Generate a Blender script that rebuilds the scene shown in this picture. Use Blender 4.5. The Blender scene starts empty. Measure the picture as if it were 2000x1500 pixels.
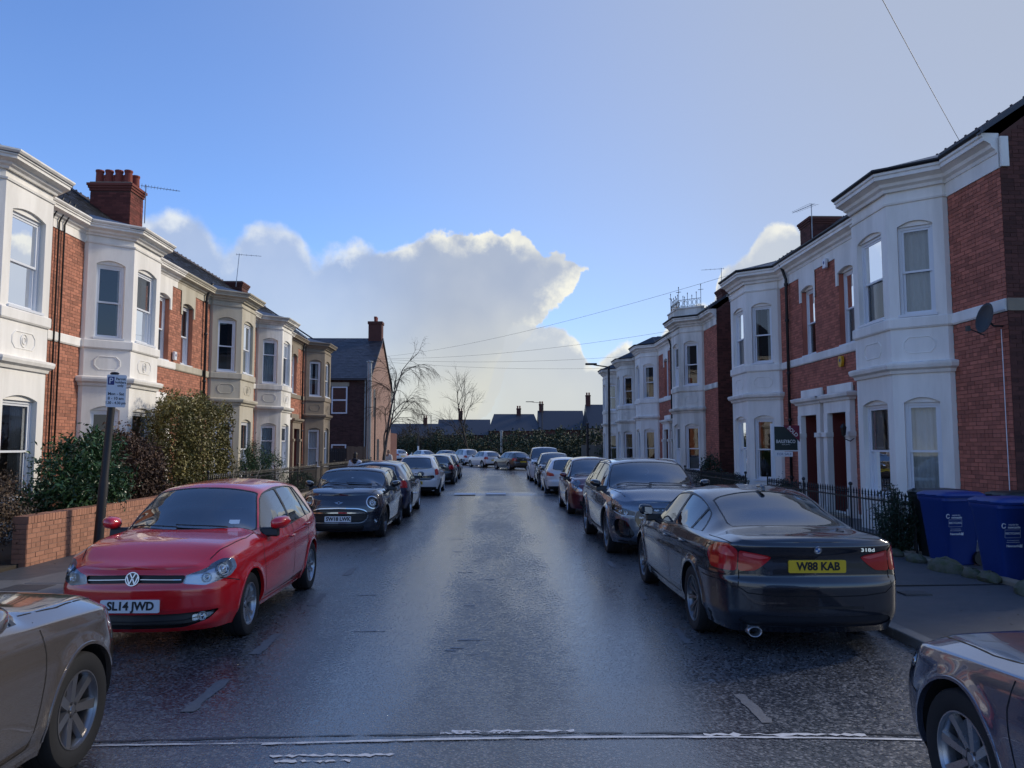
import bpy, bmesh, math, random
import numpy as np
from mathutils import Vector, Matrix
R = math.radians
random.seed(7); rng = np.random.default_rng(7)
scene = bpy.context.scene
col = scene.collection
# ------------------------------------------------------------------ camera
CAM_H = 1.85
cam = bpy.data.cameras.new('camera'); cam_o = bpy.data.objects.new('camera', cam); col.objects.link(cam_o)
cam.sensor_width = 36; cam.lens = 27.0; cam.clip_start = .05; cam.clip_end = 3000
cam_o.location = (0, 0, CAM_H)
cam_o.rotation_euler = (R(90) + math.atan(122/1500), 0, -math.atan(33/1500))
scene.camera = cam_o
# ------------------------------------------------------------------ view
scene.view_settings.view_transform = 'Standard'; scene.view_settings.look = 'None'
scene.view_settings.gamma = 1; scene.view_settings.use_curve_mapping = False
scene.view_settings.exposure = EXPOSURE = 1.78
SUN_AZ, SUN_EL = 62, 27          # degrees right of the street's direction, above the horizon
# ------------------------------------------------------------------ node expression helper
class NT:
    def __init__(s, tree): s.t = tree; s.n = tree.nodes; s.l = tree.links
    def node(s, typ, **kw):
        n = s.n.new(typ)
        for k, v in kw.items(): setattr(n, k, v)
        return n
    def put(s, sock, v):
        if isinstance(v, EX): v = v.o
        if hasattr(v, 'is_output'): s.l.new(v, sock)
        else: sock.default_value = v
    def m(s, op, *a, clamp=False):
        n = s.node('ShaderNodeMath', operation=op, use_clamp=clamp)
        for i, v in enumerate(a): s.put(n.inputs[i], v)
        return EX(s, n.outputs[0])
    def ss(s, e0, e1, x):
        n = s.node('ShaderNodeMapRange', interpolation_type='SMOOTHSTEP')
        for i, v in enumerate((x, e0, e1, 0., 1.)): s.put(n.inputs[i], v)
        return EX(s, n.outputs[0])
    def noise(s, vec, scale, detail=4, rough=.55, dist=0, out=0, dim='3D'):
        n = s.node('ShaderNodeTexNoise', noise_dimensions=dim)
        if vec is not None: s.put(n.inputs['Vector'], vec)
        n.inputs['Scale'].default_value = scale; n.inputs['Detail'].default_value = detail
        n.inputs['Roughness'].default_value = rough; n.inputs['Distortion'].default_value = dist
        return EX(s, n.outputs[out])
    def comb(s, x, y, z):
        n = s.node('ShaderNodeCombineXYZ')
        for i, v in enumerate((x, y, z)): s.put(n.inputs[i], v)
        return n.outputs[0]
    def mix(s, fac, a, b, blend='MIX'):
        n = s.node('ShaderNodeMix', data_type='RGBA', blend_type=blend)
        s.put(n.inputs[0], fac)
        for i, v in ((6, a), (7, b)):
            if isinstance(v, (tuple, list)): v = tuple(v) + (1,) if len(v) == 3 else tuple(v)
            s.put(n.inputs[i], v)
        return n.outputs[2]
    def curve(s, x, pts):                       # piecewise curve, x and y already in 0..1
        n = s.node('ShaderNodeFloatCurve'); s.put(n.inputs[1], x)
        c = n.mapping.curves[0]
        c.points[0].location = pts[0]; c.points[1].location = pts[-1]
        for p in pts[1:-1]: c.points.new(*p)
        for p in c.points: p.handle_type = 'AUTO_CLAMPED'
        n.mapping.update(); return EX(s, n.outputs[0])
class EX:
    def __init__(s, nt, o): s.nt = nt; s.o = o
    def __add__(s, b): return s.nt.m('ADD', s, b)
    __radd__ = __add__
    def __sub__(s, b): return s.nt.m('SUBTRACT', s, b)
    def __rsub__(s, b): return s.nt.m('SUBTRACT', b, s)
    def __mul__(s, b): return s.nt.m('MULTIPLY', s, b)
    __rmul__ = __mul__
    def __truediv__(s, b): return s.nt.m('DIVIDE', s, b)
    def __pow__(s, b): return s.nt.m('POWER', s, b)
# ------------------------------------------------------------------ world: clear blue sky with haze and cumulus
def make_world():
    w = bpy.data.worlds.new('World'); scene.world = w; w.use_nodes = True
    t = NT(w.node_tree); t.n.clear()
    sky = t.node('ShaderNodeTexSky', sky_type='NISHITA'); sky.sun_disc = False
    sky.sun_elevation = R(SUN_EL); sky.sun_rotation = R(SUN_AZ)
    sky.air_density = 1.0; sky.dust_density = 0.3; sky.ozone_density = 2.5
    tc = t.node('ShaderNodeTexCoord'); sp = t.node('ShaderNodeSeparateXYZ')
    t.l.new(tc.outputs['Generated'], sp.inputs[0])
    X, Y, Z = (EX(t, sp.outputs[i]) for i in range(3))
    az = t.m('ARCTAN2', X, Y) * (180/math.pi)
    el = t.m('ARCSINE', Z) * (180/math.pi)
    vec = tc.outputs['Generated']
    big = t.noise(vec, 3.2, 4, .55); warp = (t.noise(vec, 7, 4, .55) - .5); lump = (t.noise(vec, 19, 6, .62) - .5); fine = (t.noise(vec, 70, 5, .62) - .5)
    vo = t.node('ShaderNodeTexVoronoi', feature='SMOOTH_F1'); vo.inputs['Scale'].default_value = 26; vo.inputs['Smoothness'].default_value = .35
    dv = t.node('ShaderNodeVectorMath', operation='ADD'); sc = t.node('ShaderNodeVectorMath', operation='SCALE'); nz = t.node('ShaderNodeTexNoise'); nz.inputs['Scale'].default_value = 30; nz.inputs['Detail'].default_value = 3
    t.l.new(vec, nz.inputs[0]); t.l.new(nz.outputs['Color'], sc.inputs[0]); sc.inputs['Scale'].default_value = .03; t.l.new(vec, dv.inputs[0]); t.l.new(sc.outputs[0], dv.inputs[1]); t.l.new(dv.outputs[0], vo.inputs['Vector'])
    puff = .42 - EX(t, vo.outputs['Distance'])          # cauliflower bulges
    edge = warp*2.2 + lump*2.6 + fine*2.2 + puff*2.2
    A0, A1 = -45., 45.
    u = (az - A0) / (A1 - A0)
    def cv(pts, e1=30.):                        # contour given as (azimuth, elevation) in degrees
        return t.curve(u, [((a - A0)/(A1 - A0), e/e1) for a, e in pts]) * e1
    def deg(px, py): return (math.degrees(math.atan((px - 967)/1500)), math.degrees(math.atan((872 - py)/1500*math.cos(math.atan((px-967)/1500)))))
    # big tower with its anvil, and the puffs on its left
    top = cv([(-45, 13)] + [deg(*p) for p in ((60,480),(180,440),(290,410),(345,404),(400,440),(430,478),(470,436),(520,424),(575,446),(612,492),(640,480),(700,468),(770,476),(830,452),(900,440),(960,434),(1020,448),(1060,472),(1110,494),(1150,512),(1165,640),(1200,860))] + [(20, .0), (45, 0)])
    bot = cv([(-45, 0), (-8, 0)] + [deg(*p) for p in ((860,872),(930,840),(980,755),(1022,672),(1066,626),(1106,584),(1136,548),(1156,514))] + [(8, 15.), (45, 15.)])
    d1 = top + edge*.55 - el
    d2 = el - bot + edge*.75
    dens = t.m('MINIMUM', d1, d2)
    soft = t.ss(-2., -14., az)                  # the left flank is out of focus with rain haze
    cA = t.ss(0. - .08 - soft*.3, .25 + soft*.7, dens)
    # low cumulus on the right
    top2 = cv([(-45, 0), (-8, 0)] + [deg(*p) for p in ((900,840),(940,790),(975,692),(1010,634),(1050,628),(1130,658),(1165,708),(1195,672),(1228,658),(1262,694),(1290,645),(1340,610),(1400,578),(1420,510),(1470,484),(1505,438),(1550,420),(1590,442),(1700,475))] + [(33, 13), (45, 12)])
    e2 = top2 + edge*.42 - el
    cB = t.ss(-.1, .4, e2) * t.ss(-3.5, 1., az)
    shade = t.ss(.30, .72, big*.75 + warp*.25 + lump*.12 + puff*.10 + .10)
    grey = t.mix(shade, (1.25, 1.48, 1.95), (1.75, 1.92, 2.22))
    warmz = t.ss(13., 2., el) * t.ss(-30., -2., az) * t.ss(26., 0., az)
    grey = t.mix(warmz * (shade*.4 + .6), grey, (2.45, 2.42, 2.0))
    brk = t.ss(.30, .62, t.noise(vec, 11, 4, .6))  # the lit rim comes and goes
    rimR = t.ss(3.2, .0, d2 + lump*6 - puff*3) * t.ss(-3., 4., az) * t.ss(4.5, 9., el)
    rimT = t.ss(1.9, .0, d1 + lump*4 - puff*3) * (brk*.8 + .2)
    rim = t.m('MAXIMUM', rimR, rimT, clamp=True)
    colA = t.mix(rim * .9, grey, (3.3, 3.22, 2.75))
    rimB = t.ss(1.5, .0, e2 + lump*4.5 - puff*2) * (brk*.75 + .25) * t.ss(0., 7., az)
    greyB = t.mix(shade, (1.52, 1.72, 2.12), (1.92, 2.08, 2.28))
    greyB = t.mix(warmz * .6, greyB, (2.3, 2.3, 1.98))
    colB = t.mix(rimB * .9, greyB, (3.3, 3.22, 2.8))
    # haze: towards the sun and near the horizon, and a thin high veil
    sd = (math.cos(R(SUN_EL))*math.sin(R(SUN_AZ)), math.cos(R(SUN_EL))*math.cos(R(SUN_AZ)), math.sin(R(SUN_EL)))
    cosg = X*sd[0] + Y*sd[1] + Z*sd[2]
    glow = t.ss(.22, 1.0, cosg) * t.ss(66., 30., el)
    veil = t.ss(.42, .78, t.noise(vec, 2.2, 5, .5, .4)) * .05
    base = t.mix(1.0, sky.outputs[0], SKY_TINT, 'MULTIPLY')
    base = t.mix(t.m('ADD', glow*.95, veil, clamp=True), base, (1.38, 1.54, 1.86))
    base = t.mix(t.ss(10., -1., el) * .8, base, (2.1, 2.18, 2.1))
    c = t.mix(cA * (1. - soft*.28), base, colA)
    c = t.mix(cB * .95, c, colB)
    bg = t.node('ShaderNodeBackground'); t.put(bg.inputs[0], c); bg.inputs[1].default_value = .092
    out = t.node('ShaderNodeOutputWorld'); t.l.new(bg.outputs[0], out.inputs[0])
SKY_TINT = (.48, .57, .76)
make_world()
sun = bpy.data.lights.new('sun', 'SUN'); sun.energy = .9; sun.angle = R(8); sun.color = (1, .90, .76)
sun_o = bpy.data.objects.new('sun', sun); col.objects.link(sun_o)
_sd = Vector((math.cos(R(SUN_EL))*math.sin(R(SUN_AZ)), math.cos(R(SUN_EL))*math.cos(R(SUN_AZ)), math.sin(R(SUN_EL))))
sun_o.rotation_euler = _sd.to_track_quat('Z', 'Y').to_euler(); sun_o.location = _sd * 60
# ------------------------------------------------------------------ objects and tags
def link(o, parent=None):
    col.objects.link(o)
    if parent is not None: o.parent = parent
    return o
def tag(o, label=None, cat=None, group=None, kind=None):
    if label: o['label'] = label
    if cat: o['category'] = cat
    if group: o['group'] = group
    if kind: o['kind'] = kind
    return o
def empty(name, loc=(0, 0, 0), rz=0, label=None, cat=None, group=None):
    o = bpy.data.objects.new(name, None); o.location = loc; o.rotation_euler = (0, 0, rz)
    o.empty_display_size = .2; link(o); return tag(o, label, cat, group)
# ------------------------------------------------------------------ materials
MATS = {}
def pm(name, c, rough=.6, metal=0, var=.0, vscale=3., bump=0, bscale=60., coat=0, spec=.5, rvar=0, island=0, orand=0, c2=None, vdetail=5, stretch=None, trans=0, alpha=1):
    """principled material with colour variation, roughness variation and bump, all from noise"""
    if name in MATS: return MATS[name]
    m = bpy.data.materials.new(name); m.use_nodes = True; MATS[name] = m
    t = NT(m.node_tree); b = t.n['Principled BSDF']
    b.inputs['Base Color'].default_value = (*c, 1); b.inputs['Roughness'].default_value = rough
    b.inputs['Metallic'].default_value = metal; b.inputs['Specular IOR Level'].default_value = spec
    if coat: b.inputs['Coat Weight'].default_value = coat; b.inputs['Coat Roughness'].default_value = .03
    if trans: b.inputs['Transmission Weight'].default_value = trans
    if alpha < 1: b.inputs['Alpha'].default_value = alpha
    vec = None
    if var or bump or rvar or c2:
        tc = t.node('ShaderNodeTexCoord'); vec = tc.outputs['Object']
        if stretch:
            mp = t.node('ShaderNodeMapping'); mp.inputs['Scale'].default_value = stretch
            t.l.new(vec, mp.inputs[0]); vec = mp.outputs[0]
    colr = (*c, 1)
    if c2: colr = t.mix(t.ss(.35, .65, t.noise(vec, vscale, vdetail, .6)), c, c2)
    f = None
    if var: f = (t.noise(vec, vscale*1.7, vdetail, .62) - .5) * (2*var) + 1
    if island:
        g = t.node('ShaderNodeNewGeometry'); k = (EX(t, g.outputs['Random Per Island']) - .5) * (2*island) + 1
        f = k if f is None else f * k
    if orand:
        g = t.node('ShaderNodeObjectInfo'); k = (EX(t, g.outputs['Random']) - .5) * (2*orand) + 1
        f = k if f is None else f * k
    if f is not None:
        mx = t.node('ShaderNodeMix', data_type='RGBA', blend_type='MULTIPLY'); mx.inputs[0].default_value = 1
        t.put(mx.inputs[6], colr); t.put(mx.inputs[7], t.comb(f, f, f)); colr = mx.outputs[2]
    t.put(b.inputs['Base Color'], colr)
    if rvar: t.put(b.inputs['Roughness'], t.m('ADD', (t.noise(vec, vscale*2.3, 4) - .5) * (2*rvar), rough, clamp=True))
    if bump:
        bn = t.node('ShaderNodeBump'); bn.inputs['Strength'].default_value = bump; bn.inputs['Distance'].default_value = .02
        t.put(bn.inputs['Height'], t.noise(vec, bscale, 6, .65)); t.l.new(bn.outputs[0], b.inputs['Normal'])
    return m
def glass_mat(name, tint, ior=1.6, rough=.02, body=(.01, .012, .016), dark=.35):
    """pane: reflects by Fresnel, lets part of what is behind it through, the rest is tint"""
    if name in MATS: return MATS[name]
    m = bpy.data.materials.new(name); m.use_nodes = True; MATS[name] = m
    t = NT(m.node_tree); t.n.clear()
    tr = t.node('ShaderNodeBsdfTransparent'); tr.inputs[0].default_value = (*tint, 1)
    df = t.node('ShaderNodeBsdfDiffuse'); df.inputs[0].default_value = (*body, 1)
    gl = t.node('ShaderNodeBsdfGlossy'); gl.inputs['Roughness'].default_value = rough; gl.inputs[0].default_value = (1, 1, 1, 1)
    fr = t.node('ShaderNodeFresnel'); fr.inputs[0].default_value = ior
    tc = t.node('ShaderNodeTexCoord'); bn = t.node('ShaderNodeBump'); bn.inputs['Strength'].default_value = .02; bn.inputs['Distance'].default_value = .05
    t.put(bn.inputs['Height'], t.noise(tc.outputs['Object'], 1.7, 2)); t.l.new(bn.outputs[0], gl.inputs['Normal'])
    m1 = t.node('ShaderNodeMixShader'); m1.inputs[0].default_value = dark
    t.l.new(tr.outputs[0], m1.inputs[1]); t.l.new(df.outputs[0], m1.inputs[2])
    m2 = t.node('ShaderNodeMixShader'); t.l.new(fr.outputs[0], m2.inputs[0])
    t.l.new(m1.outputs[0], m2.inputs[1]); t.l.new(gl.outputs[0], m2.inputs[2])
    o = t.node('ShaderNodeOutputMaterial'); t.l.new(m2.outputs[0], o.inputs[0])
    return m
# ------------------------------------------------------------------ mesh builder
class MB:
    def __init__(s): s.v = []; s.f = []
    def add(s, vs, fs):
        k = len(s.v); s.v += [tuple(p) for p in vs]; s.f += [tuple(i + k for i in f) for f in fs]; return s
    def box(s, x0, x1, y0, y1, z0, z1):
        return s.add([(x0,y0,z0),(x1,y0,z0),(x1,y1,z0),(x0,y1,z0),(x0,y0,z1),(x1,y0,z1),(x1,y1,z1),(x0,y1,z1)],
                     [(0,3,2,1),(4,5,6,7),(0,1,5,4),(1,2,6,5),(2,3,7,6),(3,0,4,7)])
    def prism(s, poly, h0, h1, axis=2):          # poly in the two other axes, extruded along axis
        n = len(poly); vs = []
        for h in (h0, h1):
            for a, b in poly:
                vs.append((h, a, b) if axis == 0 else (a, h, b) if axis == 1 else (a, b, h))
        fs = [tuple(range(n))[::-1], tuple(range(n, 2*n))] + [(i, (i+1) % n, n + (i+1) % n, n + i) for i in range(n)]
        return s.add(vs, fs)
    def tube(s, path, r, n=8, r1=None, cap=True):
        P = [Vector(p) for p in path]; m = len(P); vs = []; up = None
        for i, p in enumerate(P):
            d = (P[min(i+1, m-1)] - P[max(i-1, 0)]).normalized()
            if up is None:
                up = Vector((0, 0, 1)) if abs(d.z) < .9 else Vector((1, 0, 0))
            a = d.cross(up).normalized(); b = d.cross(a).normalized(); up = -b if True else up
            rr = (r[i] if isinstance(r, (list, tuple)) else r + ((r1 if r1 is not None else r) - r)*i/max(m-1, 1))
            for k in range(n):
                t = 2*math.pi*k/n; vs.append(p + a*rr*math.cos(t) + b*rr*math.sin(t))
            up = a.cross(d).normalized()
        fs = [(i*n + k, i*n + (k+1) % n, (i+1)*n + (k+1) % n, (i+1)*n + k) for i in range(m-1) for k in range(n)]
        if cap: fs += [tuple(range(n)), tuple(range((m-1)*n, m*n))[::-1]]
        return s.add(vs, fs)
    def lathe(s, prof, n=24, axis='z', c=(0, 0, 0), closed=False):    # prof: (radius, height)
        vs = []
        for r, h in prof:
            for k in range(n):
                t = 2*math.pi*k/n; a, b = r*math.cos(t), r*math.sin(t)
                p = (a, b, h) if axis == 'z' else (a, h, b) if axis == 'y' else (h, a, b)
                vs.append((p[0]+c[0], p[1]+c[1], p[2]+c[2]))
        m = len(prof)
        fs = [(i*n + k, i*n + (k+1) % n, (i+1) % m*n + (k+1) % n, (i+1) % m*n + k) for i in range(m if closed else m-1) for k in range(n)]
        return s.add(vs, fs)
    def ball(s, c, r, n=12, m=8):
        rx, ry, rz = (r, r, r) if not isinstance(r, (tuple, list)) else r
        vs = []
        for i in range(m+1):
            ph = math.pi*i/m
            for k in range(n):
                t = 2*math.pi*k/n; vs.append((c[0]+rx*math.sin(ph)*math.cos(t), c[1]+ry*math.sin(ph)*math.sin(t), c[2]+rz*math.cos(ph)))
        return s.add(vs, [(i*n+k, i*n+(k+1) % n, (i+1)*n+(k+1) % n, (i+1)*n+k) for i in range(m) for k in range(n)])
    def sweep(s, path, prof, closed=False):       # mitred moulding: path of (a, b) in plan, prof of (outward, z); outward is left of travel
        n = len(path); vs = []; q = len(prof)
        for i in range(n):
            p = Vector(path[i])
            d0 = (p - Vector(path[i-1])).normalized() if (i > 0 or closed) else None
            d1 = (Vector(path[(i+1) % n]) - p).normalized() if (i < n-1 or closed) else None
            d0 = d0 or d1; d1 = d1 or d0
            n0 = Vector((-d0.y, d0.x)); n1 = Vector((-d1.y, d1.x)); mt = (n0 + n1).normalized()
            k = 1 / max(.3, mt.dot(n0))
            for o, z in prof: vs.append((p.x + mt.x*o*k, p.y + mt.y*o*k, z))
        m = n if closed else n-1
        fs = [(i*q + j, (i+1) % n*q + j, (i+1) % n*q + (j+1) % q, i*q + (j+1) % q) for i in range(m) for j in range(q)]
        if not closed: fs += [tuple(range(q)), tuple(range((n-1)*q, n*q))[::-1]]
        return s.add(vs, fs)
    def xf(s, fn): s.v = [tuple(fn(p)) for p in s.v]; return s
    def mesh(s, name, smooth=False, recalc=True):
        me = bpy.data.meshes.new(name); me.from_pydata(s.v, [], s.f)
        if recalc:
            bm = bmesh.new(); bm.from_mesh(me); bmesh.ops.recalc_face_normals(bm, faces=bm.faces); bm.to_mesh(me); bm.free()
        if smooth: me.polygons.foreach_set('use_smooth', [True]*len(me.polygons))
        return me
    def build(s, name, mat, parent=None, smooth=False, bevel=0, loc=None, angle=None, recalc=True):
        me = s.mesh(name, smooth or angle is not None, recalc)
        if angle is not None: me.set_sharp_from_angle(angle=R(angle))
        me.materials.append(mat)
        o = bpy.data.objects.new(name, me); link(o, parent)
        if loc is not None: o.location = loc
        if bevel:
            md = o.modifiers.new('bevel', 'BEVEL'); md.width = bevel; md.segments = 2; md.limit_method = 'ANGLE'; md.angle_limit = R(40)
        return o
def text_mesh(txt, size, depth=.002, align='CENTER', sx=1., bold=0.):
    c = bpy.data.curves.new('t', 'FONT'); c.body = txt; c.size = size; c.extrude = depth; c.align_x = align; c.align_y = 'CENTER'; c.offset = bold
    c.resolution_u = 3
    o = bpy.data.objects.new('t', c); col.objects.link(o)
    dg = bpy.context.evaluated_depsgraph_get(); me = bpy.data.meshes.new_from_object(o.evaluated_get(dg))
    bpy.data.objects.remove(o); bpy.data.curves.remove(c)
    if sx != 1:
        for v in me.vertices: v.co.x *= sx
    return me
def text(txt, size, mat, parent, mtx, name='lettering', sx=1., bold=0., depth=.002):
    me = text_mesh(txt, size, depth, sx=sx, bold=bold); me.materials.append(mat); me.name = name
    me.transform(mtx); o = bpy.data.objects.new(name, me); link(o, parent); return o
def frame(o, x, y):                                # matrix from origin, x axis, y axis (z = x cross y)
    x = Vector(x).normalized(); y = Vector(y).normalized(); z = x.cross(y).normalized(); y = z.cross(x)
    m = Matrix((x, y, z)).transposed().to_4x4(); m.translation = Vector(o); return m
# ------------------------------------------------------------------ car builder
def pchip(pts, x):
    P = np.array(sorted(pts), float); X, Y = P[:, 0], P[:, 1]; x = np.clip(np.asarray(x, float), X[0], X[-1])
    h = np.diff(X); dl = np.diff(Y)/h; n = len(X); d = np.zeros(n)
    if n == 2: return Y[0] + dl[0]*(x - X[0])
    for i in range(1, n-1):
        if dl[i-1]*dl[i] > 0:
            w1 = 2*h[i] + h[i-1]; w2 = h[i] + 2*h[i-1]; d[i] = (w1 + w2)/(w1/dl[i-1] + w2/dl[i])
    d[0], d[-1] = dl[0], dl[-1]
    k = np.clip(np.searchsorted(X, x) - 1, 0, n-2); t = (x - X[k])/h[k]
    return (2*t**3 - 3*t**2 + 1)*Y[k] + (t**3 - 2*t**2 + t)*h[k]*d[k] + (-2*t**3 + 3*t**2)*Y[k+1] + (t**3 - t**2)*h[k]*d[k+1]
def catmull(P, n):
    P = np.array(P, float); P = np.vstack([2*P[0]-P[1], P, 2*P[-1]-P[-2]]); m = len(P) - 3
    out = []
    for u in np.linspace(0, m, n):
        i = min(int(u), m-1); t = u - i; a, b, c, d = P[i:i+4]
        out.append(.5*((2*b) + (c-a)*t + (2*a-5*b+4*c-d)*t*t + (3*b-a-3*c+d)*t**3))
    return np.array(out)
def sd_poly(pts, poly):
    P = np.array(poly, float); x, y = pts[:, 0], pts[:, 1]; n = len(P)
    d = np.full(len(x), 1e9); s = np.ones(len(x))
    for i in range(n):
        a, b = P[i], P[i-1]; ex, ey = b - a; wx, wy = x - a[0], y - a[1]
        t = np.clip((wx*ex + wy*ey)/(ex*ex + ey*ey + 1e-12), 0, 1)
        d = np.minimum(d, (wx - ex*t)**2 + (wy - ey*t)**2)
        c1 = y >= a[1]; c2 = y < b[1]; c3 = ex*wy > ey*wx
        s = np.where((c1 & c2 & c3) | (~c1 & ~c2 & ~c3), -s, s)
    return s*np.sqrt(d)
def rpoly(poly, r, k=4):                           # round a polygon's corners
    out = []; n = len(poly)
    for i in range(n):
        p = Vector(poly[i]); a = Vector(poly[i-1]) - p; b = Vector(poly[(i+1) % n]) - p
        q = min(r, a.length*.48, b.length*.48); A = p + a.normalized()*q; B = p + b.normalized()*q
        for j in range(k+1):
            t = j/k; v = A*(1-t)**2 + p*2*t*(1-t) + B*t*t; out.append((v.x, v.y))
    return out
def circ(cx, cy, r, n=28, ry=None): return [(cx + r*math.cos(2*math.pi*i/n), cy + (ry or r)*math.sin(2*math.pi*i/n)) for i in range(n)]
class Surf:
    """half of a car body (y >= 0) as a grid, cut into regions along outlines"""
    def __init__(s, S, q=1.):
        s.S = S; xf, xr, w = S['xf'], S['xr'], S['w']
        pl = [(xr + dx, f*w) for dx, f in S['rplan']] + [(x, f*w) for x, f in S['mplan']] + [(xf - dx, f*w) for dx, f in S['fplan'][::-1]]
        C = catmull(pl, 1600); C[:, 1] = np.maximum(C[:, 1], 0); C[0, 1] = C[-1, 1] = 0
        zt = pchip(S['top'], C[:, 0])
        dd = np.hypot(np.diff(C[:, 0]), np.diff(C[:, 1])); dz = np.abs(np.diff(zt))
        arc = np.concatenate([[0], np.cumsum(dd)]); wt = np.concatenate([[0], np.cumsum(dd + .7*np.minimum(dz, dd*6))])
        N = int(230*q); idx = np.interp(np.linspace(0, wt[-1], N), wt, np.arange(len(C)))
        px = np.interp(idx, np.arange(len(C)), C[:, 0]); py = np.interp(idx, np.arange(len(C)), C[:, 1]); ar = np.interp(idx, np.arange(len(C)), arc)
        py[0] = py[-1] = 0
        tx, ty = np.gradient(px, ar), np.gradient(py, ar); L = np.hypot(tx, ty); nx, ny = -ty/L, tx/L
        nx, ny = nx, ny
        sg = np.where(ny < 0, -1, 1); 
        nx[0], ny[0] = -1, 0; nx[-1], ny[-1] = 1, 0
        # outward: away from the centre line
        out = np.sign(px*nx*0 + ny + 1e-9); nx = np.where((ny < 0), -nx, nx); ny = np.abs(ny)
        zb, zs = pchip(S['bottom'], px), pchip(S['shoulder'], px)
        Nv, Ns, Nr = int(44*q), int(26*q), int(30*q)
        v = np.linspace(0, 1, Nv)
        Z = zb[:, None] + (zs - zb)[:, None]*v[None]
        offs = np.interp(v, *np.array(S['side']).T)
        k = np.ones(5)/5; offs = np.convolve(np.pad(offs, 2, 'edge'), k, 'valid')
        of = np.interp(Z, *np.array(S['front']).T); orr = np.interp(Z, *np.array(S['rear']).T)
        oe = np.where(nx[:, None] > 0, of, orr); wgt = (nx**2)[:, None]
        off = wgt*oe + (1 - wgt)*offs[None]
        G = np.zeros((N, Nv + Ns + Nr, 3))
        G[:, :Nv, 0] = px[:, None] + nx[:, None]*off; G[:, :Nv, 1] = np.maximum(py[:, None] + ny[:, None]*off, 0); G[:, :Nv, 2] = Z
        # wheel arch flare
        for xw in (S['fw'], S['rw']):
            d = np.hypot(G[:, :Nv, 0] - xw, G[:, :Nv, 2] - S['R']) - S['Ra']
            G[:, :Nv, 1] += S.get('flare', .014)*np.exp(-(np.maximum(d, 0)/.045)**2)*(np.abs(d) < .5)*(ny[:, None] > .7)
        xs, ys, z0 = G[:, Nv-1, 0], G[:, Nv-1, 1], G[:, Nv-1, 2]
        ztt = np.maximum(pchip(S['top'], xs), z0); zr = np.clip(pchip(S['redge'], xs), z0 + .0, None); wr = pchip(S['wr'], xs)
        zr = np.minimum(zr, ztt); wre = np.minimum(wr, ys*.93)
        bow = np.interp(xs, *np.array(S['bow']).T)
        for j in range(Ns):
            t = (j+1)/Ns; b = 4*t*(1-t)
            G[:, Nv+j, 0] = xs; G[:, Nv+j, 1] = ys + (wre - ys)*t + bow*b*np.clip((zr - z0)/.4, 0, 1); G[:, Nv+j, 2] = z0 + (zr - z0)*t
        kk = S.get('crown', 2.3)
        for j in range(Nr):
            t = (j+1)/Nr; yy = wre*(1-t)
            G[:, Nv+Ns+j, 0] = xs; G[:, Nv+Ns+j, 1] = yy; G[:, Nv+Ns+j, 2] = ztt - (ztt - zr)*(1-t)**kk
        J = np.arange(G.shape[1]); wR = np.exp(-((J - (Nv+Ns-1))/(2.6*q))**2); wS = .4*np.exp(-((J - (Nv-1))/(1.5*q))**2)
        wj = np.clip(wR + wS + .12, 0, 1)[None, :, None]
        for it in range(int(6*q) + 1):
            A = G.copy(); A[:, 1:-1] = .5*G[:, 1:-1] + .25*(G[:, 2:] + G[:, :-2]); G = G + (A - G)*wj
            A = G.copy(); A[1:-1] = .5*G[1:-1] + .25*(G[2:] + G[:-2])
            G[:, Nv:] = G[:, Nv:] + (A - G)[:, Nv:]*.45
            G[0, :, 1] = 0; G[-1, :, 1] = 0; G[:, -1, 1] = 0
        s.G = G; s.Nv, s.Ns, s.Nr = Nv, Ns, Nr
        du = np.gradient(G, axis=0); dv = np.gradient(G, axis=1)
        n = np.cross(du, dv); ln = np.linalg.norm(n, axis=2, keepdims=True); n = n/np.maximum(ln, 1e-9)
        c = G - np.array([(xf + xr)/2, 0, .55]); fl = np.sign((n*c).sum(2)); 
        flip = np.sign(np.median(fl)); n = n*flip
        bad = ln[..., 0] < 1e-9
        n[bad] = (0, 0, 1)
        n[:, -1, 1] = 0; n[0, :Nv, 1] = 0; n[-1, :Nv, 1] = 0
        n /= np.maximum(np.linalg.norm(n, axis=2, keepdims=True), 1e-9)
        s.N = n
        M = G.shape[1]; I = np.arange(N*M).reshape(N, M)
        a, b, c_, d = I[:-1, :-1].ravel(), I[1:, :-1].ravel(), I[1:, 1:].ravel(), I[:-1, 1:].ravel()
        F = np.vstack([np.stack([a, b, c_], 1), np.stack([a, c_, d], 1)])
        if flip < 0: F = F[:, ::-1]
        jj = np.broadcast_to(J[None, :], (N, M)).astype(float); arF = np.broadcast_to((ar[-1] - ar)[:, None], (N, M)); arR = np.broadcast_to(ar[:, None], (N, M))
        s.V = np.concatenate([G.reshape(-1, 3), n.reshape(-1, 3), jj.reshape(-1, 1), arF.reshape(-1, 1), arR.reshape(-1, 1)], 1)
        s.F = F; s.lab = np.zeros(len(F), int); s.names = ['body']
        s.V0 = s.V.copy()
    def coords(s, proj, V=None):
        V = s.V if V is None else V
        return {'side': V[:, [0, 2]], 'top': V[:, [1, 0]], 'front': V[:, [7, 2]], 'rear': V[:, [8, 2]], 'fy': V[:, [1, 2]]}[proj]
    def mask(s, proj, V):
        j = V[:, 6]; xm = (s.S['xf'] + s.S['xr'])/2; e = .9
        if proj == 'side': return j < s.Nv + s.Ns + 1.5
        if proj == 'top': return j > s.Nv - 1
        if proj == 'front': return (V[:, 0] > s.S['xf'] - e) & (j < s.Nv + s.Ns + 2)
        if proj == 'rear': return (V[:, 0] < s.S['xr'] + e) & (j < s.Nv + s.Ns + 2)
        return V[:, 0] < s.S['xr'] + e
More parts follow.
